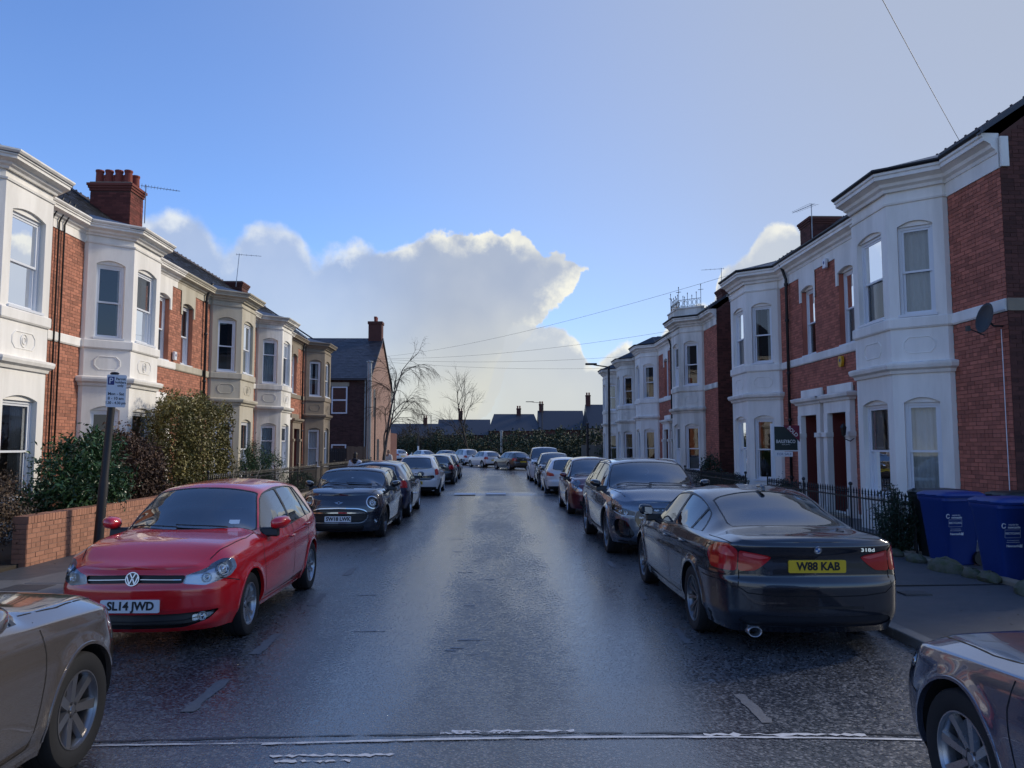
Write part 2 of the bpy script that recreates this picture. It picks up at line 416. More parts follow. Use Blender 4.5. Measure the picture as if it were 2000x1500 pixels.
    def cut(s, name, proj, poly, only=None, field=None, xlim=None):
        """split along the outline; faces inside get the new label. only: labels that may change"""
        if name in s.names: L = s.names.index(name)
        else: s.names.append(name); L = len(s.names) - 1
        f = sd_poly(s.coords(proj), poly) if field is None else field(s.V)
        ok = s.mask(proj, s.V) if field is None else np.ones(len(s.V), bool)
        if xlim: ok &= (s.V[:, 0] > xlim[0]) & (s.V[:, 0] < xlim[1])
        f = np.where(np.abs(f) < 4e-4, np.where(f >= 0, 4e-4, -4e-4), f)
        F = s.F; fo = f[F]; sel = ok[F].all(1)
        if only is not None: sel &= np.isin(s.lab, [s.names.index(o) for o in only if o in s.names])
        ins = (fo < 0)
        full = sel & ins.all(1); mixd = sel & ins.any(1) & ~ins.all(1)
        lab = s.lab.copy(); lab[full] = L
        T = F[mixd]; TL = s.lab[mixd]; TI = ins[mixd]
        if len(T):
            # rotate so that vertex 0 is the odd one out
            cnt = TI.sum(1); odd = np.where(cnt == 1, TI.argmax(1), (~TI).argmax(1)); oin = cnt == 1
            r = np.arange(len(T)); A, B, C = T[r, odd], T[r, (odd+1) % 3], T[r, (odd+2) % 3]
            def mid(a, b):
                lo, hi = np.minimum(a, b), np.maximum(a, b); return np.stack([lo, hi], 1)
            E = np.vstack([mid(A, B), mid(A, C)]); U, inv = np.unique(E, axis=0, return_inverse=True); inv = inv.ravel()
            t = f[U[:, 0]]/(f[U[:, 0]] - f[U[:, 1]]); NV = s.V[U[:, 0]]*(1-t)[:, None] + s.V[U[:, 1]]*t[:, None]
            base = len(s.V); s.V = np.vstack([s.V, NV]); m1 = base + inv[:len(T)]; m2 = base + inv[len(T):]
            f1 = np.stack([A, m1, m2], 1); f2 = np.stack([m1, B, C], 1); f3 = np.stack([m1, C, m2], 1)
            la = np.where(oin, L, TL); lb = np.where(oin, TL, L)
            s.F = np.vstack([F[~mixd], f1, f2, f3]); s.lab = np.concatenate([lab[~mixd], la, lb, lb])
        else: s.lab = lab
    def drop(s, name):
        if name in s.names: k = s.lab != s.names.index(name); s.F = s.F[k]; s.lab = s.lab[k]
    def surf(s, proj, a, b, lift=0.):
        """point and normal of the uncut half body at projected coordinates"""
        if not hasattr(s, '_pc'): s._pc = {}
        if proj not in s._pc:
            m = s.mask(proj, s.V0); s._pc[proj] = (s.coords(proj, s.V0)[m], s.V0[m])
        C, V = s._pc[proj]; d = (C[:, 0]-a)**2 + (C[:, 1]-b)**2
        if proj == 'fy': d = d + 0
        i = np.argpartition(d, 4)[:4]; w = 1/(d[i] + 1e-7); w /= w.sum(); p = (V[i]*w[:, None]).sum(0)
        n = p[3:6]/np.linalg.norm(p[3:6]); P = p[:3].copy()
        if proj == 'side': P[0], P[2] = a, b
        elif proj == 'top': P[1], P[0] = a, b
        else: P[2] = b
        return Vector(P + n*lift), Vector(n)
    def region(s, name, side=0, inset=0., wall=False, lift=0.):
        """mesh data of a label: side 0 both halves, 1 left, -1 right"""
        k = s.lab == s.names.index(name); F = s.F[k]
        if not len(F): return None
        U, inv = np.unique(F, return_inverse=True); F = inv.reshape(-1, 3); V = s.V[U]
        area = np.linalg.norm(np.cross(V[F[:, 1], :3]-V[F[:, 0], :3], V[F[:, 2], :3]-V[F[:, 0], :3]), axis=1); F = F[area > 1e-9]
        P, N = V[:, :3], V[:, 3:6]; N = N/np.maximum(np.linalg.norm(N, axis=1, keepdims=True), 1e-9)
        Q = P + N*(lift - inset)
        Q[:, 1] = np.where(P[:, 1] < 1e-6, 0, Q[:, 1])
        if wall:
            e = np.vstack([F[:, [0, 1]], F[:, [1, 2]], F[:, [2, 0]]]); es = np.sort(e, 1)
            u, i0, c = np.unique(es, axis=0, return_index=True, return_counts=True); be = e[i0[c == 1]]
            be = be[~((P[be[:, 0], 1] < 1e-5) & (P[be[:, 1], 1] < 1e-5))]
            n0 = len(Q); bv = np.unique(be); mp = np.zeros(len(Q), int); mp[bv] = np.arange(len(bv)); R1 = n0 + mp; R2 = n0 + len(bv) + mp
            Q = np.vstack([Q, P[bv] + N[bv]*lift, Q[bv]]); 
            cen = P.mean(0); wn = P[bv] - cen; wn /= np.maximum(np.linalg.norm(wn, axis=1, keepdims=True), 1e-9)
            N = np.vstack([N, -wn, -wn]); F = np.vstack([F, np.stack([R1[be[:, 0]], R1[be[:, 1]], R2[be[:, 1]]], 1), np.stack([R1[be[:, 0]], R2[be[:, 1]], R2[be[:, 0]]], 1)])
        if side == -1: return Q*[1, -1, 1], N*[1, -1, 1], F[:, ::-1]
        if side == 0: return np.vstack([Q, Q*[1, -1, 1]]), np.vstack([N, N*[1, -1, 1]]), np.vstack([F, F[:, ::-1] + len(Q)])
        return Q, N, F
def np_obj(name, data, mat, parent):
    P, N, F = data
    me = bpy.data.meshes.new(name); me.from_pydata(P.tolist(), [], F.tolist())
    me.polygons.foreach_set('use_smooth', np.ones(len(F), bool))
    me.normals_split_custom_set_from_vertices(N.tolist()); me.materials.append(mat)
    o = bpy.data.objects.new(name, me); return link(o, parent)
def ribbon(sf, proj, pts, w=.006, lift=.0015, sy=1, n=None):
    """thin strip lying on the body along a polyline: panel gaps, seals, trims"""
    P = []
    for a, b in zip(pts[:-1], pts[1:]):
        k = max(2, int(math.dist(a, b)/.035))
        for i in range(k): P.append((a[0] + (b[0]-a[0])*i/k, a[1] + (b[1]-a[1])*i/k))
    P.append(pts[-1]); Q = [sf.surf(proj, a, b, lift) for a, b in P]
    mb = MB(); vs = []
    for i, (p, nn) in enumerate(Q):
        d = (Q[min(i+1, len(Q)-1)][0] - Q[max(i-1, 0)][0])
        if d.length < 1e-9: d = Vector((1, 0, 0))
        c = nn.cross(d.normalized()).normalized()*(w/2)
        for q in (p - c, p + c): vs.append((q.x, q.y*sy, q.z))
    return mb.add(vs, [(2*i, 2*i+1, 2*i+3, 2*i+2) for i in range(len(Q)-1)])
def cyl_y(mb, c, r, y0, y1, n=16): return mb.lathe([(0.0001, y0), (r, y0), (r, y1), (0.0001, y1)], n, 'y', c)
def wheel(parent, x, y, Rt, rim, width, st, sgn, q=1):
    """wheel with its hub axis along y; rim mesh carries the tyre and the brake disc"""
    n = 40 if q >= .8 else 24
    mb = MB(); h = width/2
    mb.lathe([(rim*.97, -h), (rim*.93, -h*.6), (rim*.9, h*.5), (rim*.955, h*.82), (rim*1.0, h*.92), (rim*1.0, h*.98), (rim*.965, h*.99), (rim*.95, h*.9), (rim*.94, h*.84)], n, 'y')
    hub = st.get('hub', .06); ns = st['n']; tw = st.get('twin', 0); dish = st.get('dish', .02)
    yo = h*.80
    mb.lathe([(.0001, yo - dish + .006), (hub*.45, yo - dish + .006), (hub*.5, yo - dish), (hub*.95, yo - dish - .004), (hub*1.05, yo - dish - .05)], 20, 'y')
    for i in range(ns):
        for t in ((-tw, tw) if tw else (0,)):
            a = 2*math.pi*(i + .5*st.get('ph', 0))/ns; a0, a1 = a + t*st.get('tw0', .5), a + t
            w0, w1 = st['w0'], st['w1']; vs = []
            for r_, ang, ww, yy in ((hub*.7, a0, w0, yo - dish), (hub + (rim-hub)*.5, (a0+a1)/2, (w0+w1)/2, yo - dish*.35), (rim*.96, a1, w1, yo + .004)):
                er = (math.cos(ang), math.sin(ang)); et = (-er[1], er[0])
                for sx_, dy in ((-1, -.03), (-.75, 0), (.75, 0), (1, -.03)):
                    vs.append((er[0]*r_ + et[0]*ww*sx_, yy + dy, er[1]*r_ + et[1]*ww*sx_))
            mb.add(vs, [(4*k + j, 4*k + j + 1, 4*k + j + 5, 4*k + j + 4) for k in range(2) for j in range(3)])
    o = mb.build('wheel', st['mat'], parent, angle=40)
    o.location = (x, y, Rt); o.rotation_euler = (0, st.get('rot', 0.3), 0 if sgn > 0 else math.pi)
    t = MB().lathe([(rim*.96, -h*.95), (rim*1.12, -h*1.02), (Rt*.93, -h*1.05), (Rt*.985, -h*.9), (Rt, -h*.6), (Rt, -h*.28), (Rt-.007, -h*.26), (Rt-.007, -h*.2), (Rt, -h*.18), (Rt, h*.18), (Rt-.007, h*.2), (Rt-.007, h*.26), (Rt, h*.28), (Rt, h*.6), (Rt*.985, h*.9), (Rt*.95, h*1.03), (Rt*.9, h*1.06), (rim*1.16, h*1.05), (rim*1.04, h*.98), (rim*.975, h*.9)], n, 'y')
    to = t.build('tyre', M_tyre, o, angle=35)
    d = MB(); d.lathe([(.03, h*.1), (rim*.72, h*.1), (rim*.72, h*.02), (.03, h*.02)], 24, 'y'); d.box(-rim*.3, rim*.3, -.02, h*.45, rim*.45, rim*.78)
    d.build('brake_disc', M_brake, o, angle=40)
    if ns and q >= .8:
        b = MB()
        for i in range(5):
            a = 2*math.pi*i/5 + .3; cyl_y(b, (hub*.72*math.cos(a), yo - dish - .001, hub*.72*math.sin(a)), .009, 0, .006, 8)
        b.build('wheel_bolts', M_brake, o)
    return o
def rbox(mb, x0, x1, y0, y1, z0, z1, r=.03):       # box with chamfered vertical and horizontal edges, for seats
    mb.prism(rpoly([(x0, y0), (x1, y0), (x1, y1), (x0, y1)], r, 3), z0, z1, 2); return mb
M_tyre = pm('tyre_rubber', (.012, .012, .013), .8, var=.25, vscale=9)
M_brake = pm('brake_steel', (.09, .09, .095), .45, .7)
M_black = pm('black_trim', (.012, .012, .013), .45, rvar=.1, vscale=12)
M_gloss = pm('gloss_black', (.008, .008, .01), .08, coat=1)
M_gap = pm('panel_gap', (.004, .004, .005), .9)
M_under = pm('underbody', (.008, .008, .008), .95)
M_chrome = pm('chrome', (.62, .64, .66), .12, 1)
M_alloy = pm('alloy_silver', (.42, .43, .45), .3, .85, rvar=.1, vscale=20)
M_alloyd = pm('alloy_dark', (.10, .10, .11), .32, .8)
M_seat = pm('seat_cloth', (.022, .022, .025), .85, bump=.1, bscale=300)
M_inter = pm('cabin_plastic', (.018, .018, .02), .6)
M_cglass = glass_mat('car_glass', (.36, .42, .48), 2.9, .015, (.008, .01, .013), .25)
M_lens = glass_mat('lamp_lens', (.9, .93, .95), 1.5, .02, (.1, .1, .1), .04)
M_refl = pm('lamp_reflector', (.62, .65, .70), .2, .7, bump=.15, bscale=40)
M_lampd = pm('lamp_bezel', (.07, .075, .085), .25, .3)
M_red = pm('tail_lamp_red', (.42, .008, .012), .12, coat=1, var=.12, vscale=30)
M_red2 = pm('tail_lamp_pale', (.62, .10, .10), .12, coat=1)
M_amber = pm('amber_lens', (.6, .22, .02), .15, coat=1)
M_white_pl = pm('plate_white', (.66, .68, .70), .4)
M_yellow_pl = pm('plate_yellow', (.62, .43, .02), .4)
M_plate_tx = pm('plate_letters', (.008, .008, .01), .5)
M_mirror = pm('mirror_glass', (.5, .52, .55), .03, 1)
M_paper = pm('paper', (.75, .78, .8), .6)
def paint(name, c, flake=.35, rough=.32, ior=1.65):
    m = pm('paint_' + name, c, rough, flake, coat=1, spec=.5); m.node_tree.nodes['Principled BSDF'].inputs['Coat IOR'].default_value = ior; return m
FPLAN = [(0, 0), (.008, .22), (.035, .45), (.09, .66), (.19, .82), (.36, .915), (.62, .962)]
RPLAN = [(0, 0), (.006, .25), (.025, .5), (.07, .72), (.16, .875), (.34, .945), (.65, .98)]
SIDE = [(0, -.075), (.05, -.05), (.16, -.03), (.20, -.012), (.42, .004), (.60, .008), (.70, .004), (.74, -.003), (.90, -.02), (1, -.045)]
def base_spec(L, W, H, wb, fo, Rt):
    xf = wb/2 + fo; xr = xf - L
    return dict(L=L, W=W, H=H, xf=xf, xr=xr, w=W/2, fw=wb/2, rw=-wb/2, R=Rt, Ra=Rt + .045, fplan=FPLAN, rplan=RPLAN, mplan=[(-.5, .999), (.3, 1.0)], side=SIDE, tyre=.2, rim=Rt*.66)
def build_car(S, loc, rz, paint_mat, label, cat='car', group='cars parked along the kerbs', q=1., name='parked_car'):
    """S: shape spec with its regions; returns the root empty"""
    root = empty(name, loc, rz, label, cat, group)
    sf = Surf(S, q); mats = dict(body=paint_mat)
    for xw in (S['fw'], S['rw']):
        sf.cut('arch', 'side', circ(xw, S['R'], S['Ra'], 48), xlim=(xw - .6, xw + .6))
    sf.drop('arch')
    for c in S['cuts']:                             # (name, proj, poly, material, options)
        nm, proj, poly, mt, op = c
        sf.cut(nm, proj, poly, only=op.get('only'), xlim=op.get('xlim'))
    np_obj('body', sf.region('body'), paint_mat, root)
    done = set(['body'])
    for nm, proj, poly, mt, op in S['cuts']:
        if nm in done: continue
        done.add(nm); mt = paint_mat if mt == 'paint' else mt
        on = nm.split('#')[0]
        for sd in ((0,) if op.get('both') else (1, -1)):
            d = sf.region(nm, sd, op.get('inset', 0), op.get('wall', False), op.get('lift', 0))
            if d is None: continue
            ob = np_obj(on, d, mt, root)
            if 'back' in op:                        # lamp: reflector bowl behind a clear lens
                np_obj('reflector', sf.region(nm, sd, op['back'], True), op.get('backmat', M_refl), ob)
                for (a, b, r_) in op.get('bulbs', []):
                    p, n_ = sf.surf(proj, a, b, -op['back']*.55); p.y *= sd; n_.y *= sd
                    f_ = n_.to_track_quat('Z', 'Y').to_matrix().to_4x4(); f_.translation = p
                    mb = MB().lathe([(r_*1.12, -.02), (r_*1.15, .012), (r_*1.0, .014), (r_*.92, .0), (r_*.6, -.006), (r_*.5, .012), (r_*.3, .022), (.0005, .026)], 20); mb.xf(lambda v: f_ @ Vector(v))
                    mb.build('lamp_projector', op.get('bulbmat', M_chrome), ob, smooth=True)
    # seams, wheel arches, underbody
    for proj, pts in S.get('seams', []) if q > .7 else []:
        for sy in (1, -1): ribbon(sf, proj, pts, S.get('gap', .009), .0012, sy).build('panel_gap', M_gap, root, recalc=False)
    for xw in (S['fw'], S['rw']):
        for sy in (1, -1):
            ln = MB(); vs = []; m = 30
            for i in range(m+1):
                a = R(-14 + 208*i/m); x, z = xw + S['Ra']*1.004*math.cos(a), S['R'] + S['Ra']*1.004*math.sin(a)
                p, _ = sf.surf('side', x, max(z, S['zsill'] if 'zsill' in S else .2))
                vs += [(x, sy*(p.y - .001), z), (x, sy*(p.y - .36), z)]
            ln.add(vs, [(2*i, 2*i+1, 2*i+3, 2*i+2) for i in range(m)])
            ln.build('wheel_arch_liner', M_under, root, smooth=True, recalc=False)
    for xw in (S['fw'], S['rw']):
        for sy in (1, -1):
            lip = MB(); vs = []; m = 36; a0 = S.get('lip_a', -8)
            wl = S.get('lip_w', .012)
            for i in range(m+1):
                a = R(a0 + (180 - 2*a0)*i/m); c_, s_ = math.cos(a), math.sin(a)
                for rr, dy in ((S['Ra'] - .004, -.03), (S['Ra'] - .004, .003), (S['Ra'] + wl, .004), (S['Ra'] + wl + .003, -.004)):
                    x, z = xw + rr*c_, S['R'] + rr*s_; p, _ = sf.surf('side', x, z); vs.append((x, sy*(p.y + dy), z))
            lip.add(vs, [(4*i+j, 4*i+j+1, 4*i+j+5, 4*i+j+4) for i in range(m) for j in range(3)])
            lip.build('wheel_arch_lip', S.get('lipmat') or paint_mat, root, angle=40)
    ub = MB(); y_ = S['w'] - .33; ub.box(S['xr'] + .25, S['xf'] - .25, -y_, y_, .19, .52)
    for x0, x1 in ((S['xr'] + .12, S['rw'] - S['Ra'] - .02), (S['rw'] + S['Ra'] + .02, S['fw'] - S['Ra'] - .02), (S['fw'] + S['Ra'] + .02, S['xf'] - .14)):
        yy = S['w'] - .13 if abs(x0 + x1) < 2 else S['w'] - .3
        ub.box(x0, x1, -yy, yy, S.get('ubz', .235), .47)
    ub.build('underbody', M_under, root)
    ws = S['wheel']
    for sx, xw in ((0, S['fw']), (1, S['rw'])):
        for sy in (1, -1):
            p, _ = sf.surf('side', xw, S['R'] + S['Ra'] + .02)
            w_ = dict(ws); w_['rot'] = random.uniform(0, 1.2); o = wheel(root, xw, sy*(p.y - S['tyre']/2 - S.get('wheel_in', .02)), S['R'], S['rim'], S['tyre'], w_, sy, q)
    # cabin
    zf, hs, xs = S['zfloor'] if 'zfloor' in S else .45, S['H'], S['seat_x']
    for sy in (.38, -.38):
        mb = MB(); yy = sy*S['W']/1.7
        rbox(mb, xs - .25, xs + .25, yy - .24, yy + .24, .45, .60)
        b = MB(); rbox(b, -.07, .07, -.23, .23, 0, .62, .05); rbox(b, -.05, .05, -.13, .13, .66, .84, .04); b.box(-.01, .01, -.06, .06, .6, .7)
        a = R(-18); b.xf(lambda v: (xs - .25 + v[0]*math.cos(a) + v[2]*math.sin(a), yy + v[1], .52 + (hs - 1.43)*.5 - v[0]*math.sin(a)*0 + v[2]*math.cos(a)))
        mb.add(b.v, b.f); mb.build('seat', M_seat, root, bevel=.015)
    if S.get('rear_seat', True):
        mb = MB(); b = MB(); yw = S['w'] - .25; rbox(b, -.07, .07, -yw, yw, 0, .55, .05)
        for yy in (-.38, .38): rbox(b, -.05, .05, yy - .13, yy + .13, .57, .73, .04)
        a = R(-20); b.xf(lambda v: (xs - S.get('rear_off', 1.1) + v[0]*math.cos(a) + v[2]*math.sin(a), v[1], .5 + v[2]*math.cos(a))); b.build('rear_seat', M_seat, root, bevel=.015)
    xd, zd = S['dash']; mb = MB(); mb.prism([(xd - .55, zd - .5), (xd - .45, zd - .12), (xd - .3, zd - .02), (xd + .15, zd - .035), (xd + .25, zd - .5)], -(S['w'] - .18), S['w'] - .18, 1); mb.build('dashboard', M_inter, root, bevel=.03)
    mb = MB(); sw = -.36                             # right-hand drive
    ring = []
    for i in range(25):
        t = 2*math.pi*i/24; ring.append((xd - .60 - .07*math.sin(t)*2, sw*S['W']/1.7 + .18*math.cos(t), zd - .02 + .16*math.sin(t)))
    mb.tube(ring, .016, 8); mb.tube([(xd - .6, sw*S['W']/1.7 - .17, zd - .02), (xd - .6, sw*S['W']/1.7 + .17, zd - .02)], .02, 6); mb.build('steering_wheel', M_inter, root, smooth=True)
    MB().box(S['xr'] + .3, xd, -(S['w'] - .15), S['w'] - .15, .40, .44).build('cabin_floor', M_under, root)
    # rear-view mirror, door mirrors, handles, wipers
    if 'ws_top' in S:
        x, z = S['ws_top']; mb = MB(); rbox(mb, x - .02, x + .02, -.12, .12, z - .1, z - .03, .015); mb.build('rear_view_mirror', M_inter, root, bevel=.01)
    mx, mz = S['mirror'];
    for sy in (1, -1):
        p, _ = sf.surf('side', mx, mz); mb = MB(); y0 = p.y + S.get('mir_y', .035); wd, hh, dp = S.get('mir_size', (.20, .135, .16))
        rows = 9; secs = 14
        vs = []
        for i in range(rows+1):
            u = i/rows; sc = (max(0.02, 1 - abs(2*u - 1)**3.2))**.5; yy = y0 + wd*u
            for k in range(secs):
                t = 2*math.pi*k/secs; c_, s_ = math.cos(t), math.sin(t)
                xx = (dp*(.55 + .45*sc)*sc*max(c_, 0)**.8 if c_ > 0 else -.022*sc*abs(c_)**.5) - .05*u
                zz = hh/2*sc*math.copysign(abs(s_)**.75, s_) + .02*u
                vs.append((mx - .02 + xx, sy*yy, mz + .105 + zz))
        mb.add(vs, [(i*secs+k, i*secs+(k+1) % secs, (i+1)*secs+(k+1) % secs, (i+1)*secs+k) for i in range(rows) for k in range(secs)])
        mo = mb.build('door_mirror', S.get('mirmat') or paint_mat, root, smooth=True)
        fb = MB(); fb.prism(rpoly([(mx - .05, mz - .03), (mx + .07, mz - .03), (mx + .05, mz + .065), (mx - .04, mz + .065)], .02, 2), *sorted((sy*(p.y - .06), sy*(y0 + .09))), 1); fb.build('mirror_foot', M_black, mo, bevel=.01)
        gb = MB(); gb.prism(rpoly([(sy*(y0 + .025), mz + .06), (sy*(y0 + wd - .03), mz + .07), (sy*(y0 + wd - .03), mz + .155), (sy*(y0 + .025), mz + .145)], .03, 3), mx - .052 - .02, mx - .049 - .02, 0); gb.build('mirror_pane', M_mirror, mo)
    for hx, hz in S.get('handles', []):
        for sy in (1, -1):
            p, n = sf.surf('side', hx, hz); mb = MB(); pts = [(hx - .09, p.y - .005, hz), (hx - .07, p.y + .028, hz), (hx + .06, p.y + .03, hz + .004), (hx + .085, p.y - .005, hz + .004)]
            mb.tube([(a, sy*b, c) for a, b, c in pts], [.011, .013, .013, .011], 8); mb.build('door_handle', S.get('handmat') or paint_mat, root, smooth=True)
    if 'wiper' in S:
        xa, yw = S['wiper']
        for s_, y0, y1 in ((1, .45, -.08), (1, -.05, -.58)):
            mb = MB(); pts = []
            for i in range(8):
                t = i/7; yy = (y0 + (y1 - y0)*t)*S['w']/.84; xx = xa - .05 - .02*abs(yy) - .05*t; p, n = sf.surf('top', abs(yy), xx - .25*yy*yy, .014); pts.append((p.x, yy, p.z))
            mb.tube(pts, .007, 6); mb.build('wiper', M_black, root, smooth=True)
    for (proj, a, b, txt, yellow, dz) in S.get('plates', []):
        p, n = sf.surf(proj, .0, b, .012); fx = 1 if proj == 'front' else -1
        tilt = dz; o_ = Vector((p.x + fx*S.get('plate_out', .0), 0, b)); ydir = Vector((-fx*math.sin(R(tilt)), 0, math.cos(R(tilt)))); xdir = Vector((0, fx, 0)); mt = frame(o_, xdir, ydir)
        mb = MB().prism(rpoly([(-.26, -.056), (.26, -.056), (.26, .056), (-.26, .056)], .012, 2), -.012, .004, 2); mb.xf(lambda v: mt @ Vector(v))
        po = mb.build('number_plate', M_yellow_pl if yellow else M_white_pl, root)
        if txt: text(txt, .1, M_plate_tx, po, mt @ Matrix.Translation((.008, .0, .0055)), sx=.97 if len(txt) > 7 else .93, bold=.0036, depth=.001)
    return root, sf
# ------------------------------------------------------------------ car shapes
def gen(L, W, H, wb, fo, Rt, nose=.74, cowl=(1.05, 1.0), ws=.25, rx=-1.62, tail=.93, belt=(.875, .93), hoodm=.9, sill=.2, kind='hatch', wrf=.56, wrr=.53, bp=-.3, cp=-1.08, re=-1.42, wsl=.0, quarter=True, deck=None, zre=None, rearglass=None):
    S = base_spec(L, W, H, wb, fo, Rt); xf, xr, w = S['xf'], S['xr'], S['w']; k = w/.841
    cx, cz = cowl; zre = zre or H - .07; e = .068
    if kind == 'hatch':
        tp = [(xr, tail), (xr + .25*(rx - xr), tail + .30*(zre - tail)), (xr + .72*(rx - xr), tail + .80*(zre - tail)), (rx, zre), (rx + .16, zre + .028)]
        rd = [(xr, tail), (xr + .3*(rx - xr), tail + .10), (xr + .80*(rx - xr), tail + .6*(zre - tail)), (rx + .10, zre - e), (rx + .35, zre - e + .03)]
    else:
        gx, gz = deck                                # foot of the rear glass
        tp = [(xr, tail), (xr + .05, tail + .035), (xr + .3*(gx - xr), gz - .022), (gx - .04, gz - .004), (gx + .04, gz + .02), (gx + .5*(rx - gx), gz + .56*(zre - gz)), (rx, zre), (rx + .3, H - .012)]
        rd = [(xr, tail), (xr + .25, gz - .04), (gx - .1, gz - .03), (gx + .2, gz + .05), (gx + .55*(rx - gx), gz + .42*(zre - e - gz)), (rx + .05, zre - e - .02), (rx + .35, H - .012 - e)]
    tp += [((rx + ws)*.5, H), (ws - .12, H - .022), (ws, H - .05), (ws + .5*(cx - ws), (H - .05)*.52 + cz*.48), (cx, cz), (cx + .12, cz - .012), ((cx + xf)/2, nose + (cz - nose)*hoodm*.85), (xf - .14, nose + .055), (xf - .04, nose + .02), (xf, nose)]
    ax = cx - .27; az = pchip([(xr, belt[1]), (ax, belt[0])], ax) + .06
    rd += [((rx + ws)*.5, H - e), (ws - .18, H - .022 - e), (ws - .02, H - .05 - e), (ws + .5*(ax - ws) + .02, (H - .05 - e)*.5 + az*.5), (ax, az), (ax + .15, cz - .045), ((cx + xf)/2, nose + (cz - nose)*hoodm*.74), (xf - .16, nose + .03), (xf, nose)]
    S['top'], S['redge'] = tp, rd
    S['wr'] = [(xr, .58*k), (xr + .15, .6*k), (rx, wrr*k), ((rx + ws)/2, wrf*k), (ws, wrf*k), ((ws + ax)/2, (wrf + .07)*k), (ax, .70*k), (cx + .1, .69*k), ((cx + xf)/2, .62*k), (xf, .45*k)]
    S['shoulder'] = [(xr, tail - .005), (xr + .35, belt[1]), (-.9, belt[1] - .01), (0, (belt[0] + belt[1])/2), (ax, belt[0]), (cx + .25, belt[0] - .035), ((cx + xf)/2 + .1, nose + (belt[0] - nose)*.55), (xf - .15, nose + .0), (xf, nose - .006)]
    S['bottom'] = [(xr, sill + .08), (xr + .3, sill + .05), (-wb/2 + .5, sill), (wb/2 - .5, sill), (xf - .3, sill), (xf, sill + .0)]
    S['front'] = [(sill - .02, -.07), (sill + .05, -.025), (sill + .11, 0), (nose - .25, .012), (nose - .14, .0), (nose - .07, -.012), (nose, -.05)]
    S['rear'] = [(sill + .05, -.06), (sill + .13, -.01), (sill + .3, .015), (tail - .38, .015), (tail - .33, -.015), (tail - .1, -.02), (tail, -.05)]
    S['bow'] = [(xr, .0), (rx, .012), (ws, .018), (ax, .0), (xf, 0)]
    zs = lambda x: float(pchip(S['shoulder'], x)); rz_ = lambda x: float(pchip(S['redge'], x)); wr = lambda x: float(pchip(S['wr'], x))
    m = .034; lo = lambda x: zs(x) + .035; hi = lambda x: rz_(x) - m
    def glass(x0, x1, s0=0., s1=0.):                 # x0 rear end, x1 front end; s: slant (top shifted by s)
        xs = np.linspace(x0, x1, 16); p = [(x, lo(x)) for x in xs]
        for x in xs[::-1]:
            f = (x - x0)/(x1 - x0); xx = x + s0*(1-f) + s1*f
            if hi(xx) > lo(x) + .008: p.append((xx, hi(xx)))
        return p
    xs = [x for x in np.linspace(ws, ax + .1, 60) if hi(x) > lo(x) + .02]; xa = xs[-1] - .01
    S['xa'] = xa; S['cuts'] = []
    def grow(p, d): 
        c = Vector((sum(a for a, _ in p)/len(p), sum(b for _, b in p)/len(p))); return [((Vector(q) - c).normalized()*d + Vector(q))[:] for q in p]
    sl = wsl
    full = glass(re, xa, .24 if kind != 'suvx' else .2, 0)
    S['cuts'].append(('window_trim', 'side', grow(full, .022), M_gloss if S.get('x') else M_black, dict(lift=0)))
    S['cuts'].append(('side_window#a', 'side', glass(bp + .03, xa - .03), M_cglass, dict(only=['window_trim'], inset=.006, wall=True)))
    S['cuts'].append(('side_window#b', 'side', glass(cp + .02 if quarter else re + .03, bp - .03, .03 if quarter else .22, 0), M_cglass, dict(only=['window_trim'], inset=.006, wall=True)))
    if quarter: S['cuts'].append(('quarter_window', 'side', glass(re + .03, cp - .02, .22, .03), M_cglass, dict(only=['window_trim'], inset=.006, wall=True)))
    def wscreen(d):
        base = [(-.2, cx - .02 + d)] + [(y, cx - .02 + d - .30*(y/(.72*k))**2.2) for y in np.linspace(.02, .70*k + d*.5, 14)]
        yl, xl = base[-1]; side = [(wr(x) - .022 + d*.8, x) for x in np.linspace(xl - .04, ws + .03 - d, 14)]
        base = [(y, x) for y, x in base if y < wr(x) - .02 + d*.8] 
        return base + [p for p in side if p[1] < base[-1][1]] + [(y, ws + .02 - d + .03*(1 - (y/(wrf*k))**2)) for y in np.linspace(wr(ws) - .05, 0, 6)] + [(-.2, ws + .05 - d)]
    S['cuts'].append(('windscreen_seal', 'top', wscreen(.018), M_black, dict(both=True, xlim=(ws - .3, cx + .3))))
    S['cuts'].append(('windscreen', 'top', wscreen(0), M_cglass, dict(both=True, only=['windscreen_seal'], inset=.005, wall=True, xlim=(ws - .3, cx + .3))))
    if kind == 'hatch':
        y0, y1, z0, z1 = rearglass or (.56*k, .46*k, tail + .05, zre - .05)
        P = rpoly([(-.2, z0 - .01), (y0*.7, z0), (y0, z0 + .035), (y1, z1 - .02), (y1*.7, z1), (-.2, z1)], .05)
        S['cuts'].append(('rear_seal', 'fy', [(a + (.016 if a > 0 else 0), b + (.016 if b > (z0+z1)/2 else -.016)) for a, b in P], M_black, dict(both=True, xlim=(xr - .2, rx + .12))))
        S['cuts'].append(('rear_window', 'fy', P, M_cglass, dict(both=True, only=['rear_seal'], inset=.005, wall=True, xlim=(xr - .2, rx + .12))))
    else:
        def rscreen(d):
            a = [(wr(x) - .05 + d, x) for x in np.linspace(gx + .10 - d, rx - .02 + d, 12)]
            return [(-.2, gx - .01 - d), (0, gx - .01 - d), (.5*k, gx + .015 - d)] + a + [(y, rx + .02 + d) for y in np.linspace(a[-1][0] - .06, -.2, 5)]
        S['cuts'].append(('rear_seal', 'top', rscreen(.016), M_black, dict(both=True, xlim=(gx - .3, rx + .3))))
        S['cuts'].append(('rear_window', 'top', rscreen(0), M_cglass, dict(both=True, only=['rear_seal'], inset=.005, wall=True, xlim=(gx - .3, rx + .3))))
